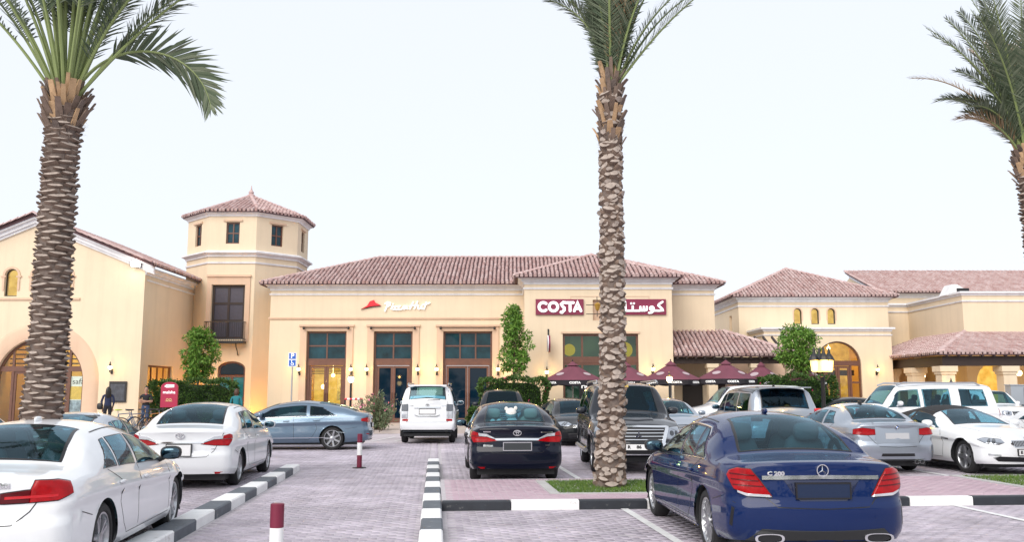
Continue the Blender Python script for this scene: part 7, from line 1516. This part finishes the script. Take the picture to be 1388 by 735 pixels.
def parasols():
    CAN = mat('parasol_cloth', (.15, .042, .066), .85, var=.15, vscale=2); VAL = mat('parasol_valance', (.016, .014, .02), .85)
    def build(x, y, z, r, label):
        t = thing('parasol', label, 'parasol', (x, y, .13), 0, 'maroon parasols of the coffee shop terrace'); n = 8; H = z - .13; top = (0, 0, H); ed = H - .76; rc = r / math.cos(PI / 8)
        P = [(rc * math.cos(R(22.5 + 45 * k)), rc * math.sin(R(22.5 + 45 * k)), ed) for k in range(n)]; M = [(p[0] * .5, p[1] * .5, ed + .76 * .46) for p in P]; c = MB(); c.add([top] + M + P, [(0, 1 + k, 1 + (k + 1) % n) for k in range(n)] + [(1 + k, 1 + n + k, 1 + n + (k + 1) % n, 1 + (k + 1) % n) for k in range(n)]); c.add([(p[0] * .2, p[1] * .2, H - .1) for p in P] + [(0, 0, H + .10)], [(k, (k + 1) % n, n) for k in range(n)]); obj('canopy', c, CAN, t)
        v = MB(); m = 6; vs = []
        for k in range(n):
            a, b2 = P[k], P[(k + 1) % n]
            for q in range(m): u = q / m; sc = 1 + .015 * math.sin(q * 3 + k); vs.append(((a[0] + (b2[0] - a[0]) * u) * sc, (a[1] + (b2[1] - a[1]) * u) * sc, ed - .002)); 
        N = n * m; lo = [(p[0] * .985, p[1] * .985, ed - .24 + .03 * math.cos(i * 2 * PI / m)) for i, p in enumerate(vs)]; v.add(vs + lo, [(i, (i + 1) % N, N + (i + 1) % N, N + i) for i in range(N)]); obj('valance', v, VAL, t)
        for k in range(n):
            rb = MB().tube([(0, 0, H - .08), (P[k][0] * .97, P[k][1] * .97, ed - .03)], .012, 4); obj('rib', rb, ALLOY, t)
        p = MB().tube([(0, 0, 0), (0, 0, H)], .028, 8); p.lathe([(.001, 0), (.32, 0), (.32, .06), (.06, .09)], n=12); obj('pole', p, mat('pole_grey', (.45, .44, .42), .5, .3), t)
        f = MB().lathe([(.001, H + .08), (.03, H + .10), (.03, H + .14), (.001, H + .18)], n=8); obj('finial', f, VAL, t)
        rin = r * .985 + .035
        for a in (-90, -45, -135):
            ca, sa = math.cos(R(a)), math.sin(R(a)); obj('lettering', text_mb('COSTA', .125, lambda q, c_, d: (ca * (rin + d) - sa * q, sa * (rin + d) + ca * q, ed - .12 + c_), 0, .004, 1.2, .004), LETTER, t)
        for a in (-45, -135):
            ca, sa = math.cos(R(a)), math.sin(R(a)); u = .62; sp = .76 * .46 / (r * .5)
            em = MB(); em.prism(arc(0, 0, .20, 0, 360, 14, .15)[:-1], lambda q, c_, d: (ca * (r * u - c_ * .9) - sa * q, sa * (r * u - c_ * .9) + ca * q, ed + (r - r * u + c_ * .9) * sp * .92 + .03 + d), 0, .01); obj('emblem', em, mat('emblem_pale', (.42, .33, .36), .7), t)
    for x, y, z, r, l in ((2.72, 40.6, 2.95, 1.36, 'maroon parasol left of the middle palm trunk, the leftmost of the row'), (5.1, 40.6, 2.93, 1.30, 'maroon parasol partly hidden behind the middle palm trunk'), (7.12, 40.6, 2.97, 1.30, 'maroon parasol behind the thin globe lamp, just right of the middle palm'), (9.50, 40.2, 3.0, 1.25, 'maroon parasol under the porch roof, second to the right of the middle palm'), (11.45, 41.6, 2.96, 1.0, 'maroon parasol just left of the round tree by the pavilion'), (13.3, 41.6, 2.95, 1.05, 'maroon parasol behind the round tree, the rightmost of the row')): build(x, y, z, r, l)
def street_bits():
    MB_ = mat('bollard_maroon', (.16, .010, .035), .45, var=.15, vscale=4)
    for x, y, h, l in ((-1.93, 7.60, .74, 'maroon and white bollard close by, cut off at the bottom edge'), (-3.36, 20.2, .74, 'maroon and white bollard farther up the driveway, in front of the silver-blue coupe')):
        t = thing('bollard', l, 'bollard', (x, y, 0), 0, 'maroon and white bollards'); r = .056
        for z0, z1, m in ((0, h * .38, MB_), (h * .381, h * .745, WHITE_P), (h * .746, h, MB_)): b = MB().lathe([(.001 if z0 == 0 else r, z0), (r, z0), (r, z1), (r * .9, z1 + .004 * (z1 == h)), (.001, z1 + .004 * (z1 == h))], n=20); obj('band', b, m, t, 40)
        if y > 10: b = MB().lathe([(.15, .0), (.15, .018), (.08, .022)], n=16); obj('base_plate', b, BLACKM, t)
    RD = mat('barrier_red', (.55, .01, .03), .4)
    def barrier(x0, x1, y, h, z0, label, rails, posts):
        t = thing('barrier', label, 'barrier', ((x0 + x1) / 2, y, z0)); w = (x1 - x0) / 2
        for k in range(posts): x = -w + 2 * w * k / (posts - 1); p = MB().tube([(x, 0, 0), (x, 0, h - .03)], .035, 8); obj('post', p, BLACKM, t)
        for z in rails:
            n = 7
            for k in range(n): a = -w - .02 + (2 * w + .04) * k / n; c = -w - .02 + (2 * w + .04) * (k + 1) / n; p = MB().tube([(a, 0, z), (c, 0, z)], .042, 8); obj('rail_band', p, RD if k % 2 == 0 else WHITE_P, t)
    barrier(7.46, 8.58, 22.4, 1.22, 0, 'red and white striped barrier rail on black posts at the lantern post', [1.22], 3); barrier(-6.9, -6.2, 37.6, 1.25, .13, 'small black barrier with red and white rails in front of the first brown bay', [1.25, .75], 2)
    t = thing('utility_cabinet', 'plain grey cabinet in front of the arcade at the far right', 'cabinet', (24.2, 43.2, .13)); b = MB().box(-.6, .6, -.25, .25, 0, 1.85); b.box(-.63, .63, -.28, .28, 1.851, 1.90); obj('casing', b, mat('cabinet_grey', (.33, .36, .40), .5), t); b = MB().box(-.005, .005, -.258, -.251, .1, 1.75); obj('door_gap', b, SEAL, t)
    # things lying in the navy saloon's back window
    t = thing('plush_toy', 'white plush toy sitting behind the rear window of the navy saloon', 'plush toy', (.0, 17.55, .92)); W_ = mat('plush_white', (.75, .73, .70), .95, bump=.6, bscale=60); b = MB().ell((0, 0, .13), .13, .10, .13); b.ell((-.12, -.02, .09), .06, .06, .05); b.ell((.13, -.02, .08), .06, .06, .05); obj('torso', b, W_, t, 60); b = MB().ell((-.02, 0, .33), .11, .10, .11); b.ell((-.11, 0, .42), .035, .02, .04); b.ell((.07, 0, .43), .035, .02, .04); obj('head', b, W_, t, 60)
    t = thing('bag', 'pink and purple bag beside the plush toy in the navy saloon', 'bag', (-.32, 17.5, .93)); b = MB().ell((0, 0, .06), .2, .08, .09, .6); obj('pouch', b, mat('bag_pink', (.35, .06, .25), .7), t, 50); b = MB().ell((-.05, -.01, .17), .05, .04, .05); b.ell((.07, -.01, .17), .05, .04, .05); obj('pompom', b, W_, t, 50)
SKIN = mat('skin', (.40, .22, .15), .55)
def body_skin(name, verts, edges, par, m, sub=2):
    me = bpy.data.meshes.new(name); me.from_pydata([v[:3] for v in verts], edges, []); o = link(name, me, par); o.modifiers.new('s', 'SKIN')
    for i, v in enumerate(verts): r = v[3]; me.skin_vertices[0].data[i].radius = (r, v[4] if len(v) > 4 else r)
    me.skin_vertices[0].data[0].use_root = True; sb = o.modifiers.new('b', 'SUBSURF'); sb.levels = sub; sb.render_levels = sub
    bpy.context.view_layer.update(); ev = o.evaluated_get(bpy.context.evaluated_depsgraph_get()); nm = bpy.data.meshes.new_from_object(ev); o.modifiers.clear(); o.data = nm
    nm.materials.clear(); nm.materials.append(m); nm.polygons.foreach_set('use_smooth', [True] * len(nm.polygons)); return o
def person(label, x, y, z, rz, top, legs, hairm, pose, hair='short', extra=None, skin=SKIN):
    t = thing('person', label, 'person', (x, y, z), R(rz)); s = 1.0
    # facing -Y in local space
    arms = {'crossed': ([(-.20, .0, 1.38, .055), (-.25, -.03, 1.13, .045), (-.02, -.21, 1.12, .034), (.13, -.21, 1.15, .027)], [(.20, .0, 1.38, .055), (.25, -.03, 1.12, .045), (.03, -.24, 1.16, .034), (-.12, -.22, 1.19, .027)]), 'down': ([(-.19, .0, 1.38, .052), (-.24, .02, 1.12, .042), (-.20, -.10, .90, .033), (-.19, -.13, .83, .027)], [(.19, .0, 1.38, .052), (.24, .02, 1.12, .042), (.20, -.10, .90, .033), (.19, -.13, .83, .027)])}[pose]
    V = [(0, 0, .98, .15, .105), (0, .01, 1.12, .135, .095), (0, .0, 1.27, .155, .105), (0, .0, 1.41, .12, .085), (0, 0, 1.47, .052), (0, -.01, 1.54, .048)]; E = [(0, 1), (1, 2), (2, 3), (3, 4), (4, 5)]
    for sd in (-1, 1):
        b = len(V); V += [(sd * .09, 0, .90, .095), (sd * .10, -.015, .50, .062), (sd * .10, .01, .12, .042), (sd * .10, .0, .05, .042), (sd * .11, -.14, .035, .035)]; E += [(0, b), (b, b + 1), (b + 1, b + 2), (b + 2, b + 3), (b + 3, b + 4)]
    b = len(V); V += [arms[0][0], arms[0][1], arms[0][2], arms[0][3]]; E += [(3, b), (b, b + 1), (b + 1, b + 2), (b + 2, b + 3)]; b2 = len(V); V += list(arms[1]); E += [(3, b2), (b2, b2 + 1), (b2 + 1, b2 + 2), (b2 + 2, b2 + 3)]
    body = body_skin('body', V, E, t, skin); me = body.data
    me.materials.append(top); me.materials.append(legs); me.materials.append(mat('shoe', (.03, .03, .035), .6)); 
    for p in me.polygons:
        c = p.center
        if c.z < .10: p.material_index = 3
        elif c.z < .98 and abs(c.x) < .21 and c.y > -.09: p.material_index = 2
        elif c.z < 1.465 and (c.z > (1.16 if extra == 'short_sleeve' else .93)) and not (extra == 'short_sleeve' and c.z < 1.20 and (abs(c.x) > .21 or c.y < -.13)) and not (extra == 'short_sleeve' and c.y < -.14): p.material_index = 1
        elif c.z <= 1.2 and c.z > .93 and abs(c.x) < .17 and c.y > -.13: p.material_index = 1
    h = MB().ell((0, -.015, 1.635), .075, .095, .115, 1, 16, 12); h.ell((0, -.105, 1.625), .014, .02, .022, 1, 8, 6); h.ell((-.077, -.0, 1.63), .012, .022, .032, 1, 8, 6); h.ell((.077, -.0, 1.63), .012, .022, .032, 1, 8, 6); h.ell((0, -.07, 1.55), .045, .04, .03, 1, 10, 6); hd = obj('head', h, skin, t, 70)
    e = MB(); e.ell((-.03, -.098, 1.65), .013, .008, .008, 1, 8, 6); e.ell((.03, -.098, 1.65), .013, .008, .008, 1, 8, 6); obj('eye', e, INK, hd); e = MB(); e.ell((0, -.105, 1.578), .026, .008, .007, 1, 8, 6); obj('mouth', e, mat('lip', (.35, .12, .10), .5), hd); e = MB(); e.box(-.048, -.014, -.108, -.095, 1.667, 1.674); e.box(.014, .048, -.108, -.095, 1.667, 1.674); obj('eyebrow', e, hairm, hd)
    hb = MB().ell((0, .012, 1.665), .085, .098, .105, 1, 16, 10)
    if hair == 'long': hb.ell((0, .07, 1.50), .115, .06, .23, .8, 14, 10); hb.ell((-.075, .02, 1.56), .035, .06, .15, 1, 10, 8); hb.ell((.075, .02, 1.56), .035, .06, .15, 1, 10, 8)
    if hair == 'bob': hb.ell((0, .04, 1.60), .10, .08, .13, .85, 14, 10)
    o = obj('hair', hb, hairm, t, 70)
    if hair == 'short': o.location = (0, .012, .015); 
    for i, (am, sd) in enumerate(((arms[0], -1), (arms[1], 1))):       # hands: palm, four fingers, thumb
        p0, p1 = Vector(am[2][:3]), Vector(am[3][:3]); d = (p1 - p0).normalized(); sdv = d.cross(Vector((0, -1, .3))).normalized(); nv = d.cross(sdv); hm = MB(); c = p1 + d * .03
        hm.tube([p1 - d * .01, c, p1 + d * .075], [.022, .032, .030], 8)
        for k in range(4):
            q = p1 + d * .07 + sdv * (.017 * (k - 1.5)); L = (.062, .075, .072, .055)[k]; hm.tube([q, q + d * L * .5 + nv * .006, q + d * L * .85 + nv * .025, q + d * L * .9 + nv * .045], [.0095, .009, .008, .006], 6)
        q = p1 + d * .02 + sdv * .03; hm.tube([q, q + (d + sdv * .8) * .03, q + (d * 1.3 + sdv * .6) * .05], [.011, .010, .007], 6); obj('hand', hm, skin, t, 60)
    return t
def people():
    DEN = mat('denim', (.03, .055, .12), .85, var=.2, vscale=9)
    person('woman with long dark hair in a dark blue top, standing by the menu case', -17.15, 38.6, .13, 205, mat('dress_blue', (.012, .02, .06), .8), mat('trousers_black', (.012, .013, .02), .85), mat('hair_black', (.008, .007, .007), .4), 'down', 'long')
    t = thing('shoulder_bag', 'black shoulder bag hanging on the dark haired woman', 'bag', (-17.45, 38.55, 1.02)); b = MB().ell((0, 0, .05), .12, .08, .14, .6); obj('pouch', b, BLACKM, t, 50); b = MB().tube([(0, -.05, .15), (.10, -.02, .50), (.16, .05, .52), (.02, .07, .15)], .012, 5); obj('strap', b, BLACKM, t)
    t = person('man in a black polo shirt with red trim, arms crossed, behind the bicycles', -15.5, 38.5, .13, 12, mat('polo_black', (.014, .014, .018), .8), DEN, mat('hair_black', (.008, .007, .007), .4), 'crossed', 'short', 'short_sleeve')
    c = MB().lathe([(.062, 1.445), (.075, 1.455), (.085, 1.43), (.068, 1.425)], n=16); obj('collar', c, mat('red_trim', (.5, .02, .05), .7), t)
    person('woman with a brown bob and teal top seen from behind, beyond the white saloon', -11.64, 38.4, .05, 180, mat('top_teal', (.012, .16, .19), .8), DEN, mat('hair_brown', (.06, .022, .012), .5), 'down', 'bob')
def bicycle(x, y, rz, fm, label, sm=None):
    t = thing('bicycle', label, 'bicycle', (x, y, 0), R(rz), 'bicycles leaning together by the hedge'); r = .335; W2 = ((-.52, r), (.52, r))
    for wx, wz in W2:
        ty = MB(); n = 32; ty.tube([(wx + r * math.cos(2 * PI * k / n), 0, wz + r * math.sin(2 * PI * k / n)) for k in range(n + 1)], .021, 6); o = obj('wheel', ty, RUBBER, t, 60); sp = MB()
        for k in range(16): a = 2 * PI * k / 16; sp.tube([(wx, .02 * (-1) ** k, wz), (wx + (r - .02) * math.cos(a), 0, wz + (r - .02) * math.sin(a))], .0028, 4)
        sp.tube([(wx, -.05, wz), (wx, .05, wz)], .022, 8); obj('spokes', sp, ALLOY, o)
    bb = (-.06, 0, .29); st = (-.22, 0, .80); hd = (.34, 0, .84); hb = (.38, 0, .70); f = MB()
    for a, b, q in ((bb, st, .018), (st, hd, .018), (bb, hb, .022), (hd, hb, .02)): f.tube([a, b], q, 8)
    for s in (-.05, .05): f.tube([(bb[0], s * .6, bb[2]), (-.52, s, r)], .011, 6); f.tube([(st[0], s * .5, st[2] - .06), (-.52, s, r)], .009, 6); f.tube([(hb[0], s, hb[2]), (.52, s, r)], .013, 6)
    obj('frame', f, fm, t, 60); s = MB().tube([st, (-.25, 0, .95)], .014, 6); o = obj('seat_post', s, ALLOY, t); s = MB().ell((-.26, 0, .97), .13, .06, .03, .8); s.ell((-.15, 0, .97), .10, .025, .022); obj('saddle', s, sm or BLACKM, o, 50)
    h = MB().tube([hd, (.32, 0, .96)], .015, 6); h.tube([(.24, -.28, .99), (.33, -.12, .98), (.33, .12, .98), (.24, .28, .99)], .012, 6); obj('handlebar', h, BLACKM, t, 60); c = MB().lathe([(.09, -.045), (.09, -.035), (.03, -.035)], (bb[0], 0, bb[2]), 'y', 18); c.tube([(bb[0], -.05, bb[2]), (bb[0] + .12, -.06, bb[2] - .12)], .01, 5); c.tube([(bb[0], .05, bb[2]), (bb[0] - .12, .06, bb[2] + .12)], .01, 5); obj('crank', c, ALLOY, t)
def bicycles():
    bicycle(-14.95, 37.3, 48, mat('frame_black', (.015, .016, .02), .35), 'black bicycle behind the others, in front of the man with crossed arms'); bicycle(-15.35, 36.0, 55, mat('frame_blue', (.02, .10, .22), .3, coat=1.), 'dark blue bicycle with a yellow-green saddle, leftmost of the bicycles', mat('saddle_lime', (.45, .55, .08), .6)); bicycle(-14.75, 35.7, 35, mat('frame_steel', (.05, .08, .14), .3, coat=1.), 'slate bicycle with a black saddle, nearest in the group of bicycles'); bicycle(-14.2, 36.3, 62, mat('frame_orange', (.6, .22, .02), .3, coat=1.), 'orange bicycle close to the maroon totem sign'); bicycle(-13.8, 36.2, 50, mat('frame_white', (.65, .65, .66), .3, coat=1.), 'white bicycle half hidden behind the white saloon, rightmost of the bicycles')
# ------------------------------------------------------------------ build
site()
left_building(); tower(); main_building(); porch(); pavilion(); right_building(); rear_building()
signs(); lamps_all(); parasols(); street_bits()
hedge(-1.43, 1.50, 39.4, 40.6, .13, 2.27, 'clipped hedge with small pink flowers under the slim tree, right of the third brown bay', 40, 8000)
hedge(-16.3, -12.55, 40.6, 41.8, .13, 2.2, 'long clipped hedge in front of the tower, behind the maroon totem sign', 0, 9000)
hedge(10.85, 14.2, 39.6, 40.6, .13, 2.36, 'clipped hedge with red flowers under the round tree near the pavilion', 26, 8000)
hedge(-1.9, -1.5, 39.2, 39.9, .13, 1.0, 'small low hedge beside the right side of the off-road SUV', 0, 1200)
small_tree(.1, 40.9, .13, 2.65, .88, 2.8, 'slim young tree with an upright crown, between the third bay and the coffee shop')
small_tree(-14.75, 42.6, .13, 2.25, .92, 2.35, 'dense young tree rising from the hedge in front of the tower', 5600, cone=.1)
small_tree(13.0, 41.0, .13, 2.75, 1.12, 1.75, 'round-headed young tree above the hedge near the pavilion', 4800, cone=.05)
flower_bush()
tl = MB(); n = 2600; xx = rng.uniform(-50, 50, n); zz = rng.uniform(0, 1, n) ** .8 * (3.6 + 1.6 * np.sin(xx * .35) + 1.2 * np.sin(xx * .9 + 2))  # unseen foliage behind the camera, added to darken reflections in paint and glass
V, F = leaf_cloud(np.stack([xx, -26 + rng.normal(0, 1.2, n), np.maximum(zz, .1)], -1), 1.1, None, .6); o = link('added_tree_line', np_mesh('added_tree_line', V, F, HEDGE)); o['kind'] = 'stuff'; o['label'] = 'unseen line of trees behind the camera, added to darken reflections'; o['category'] = 'tree line'
palms(); people(); bicycles(); build_cars()
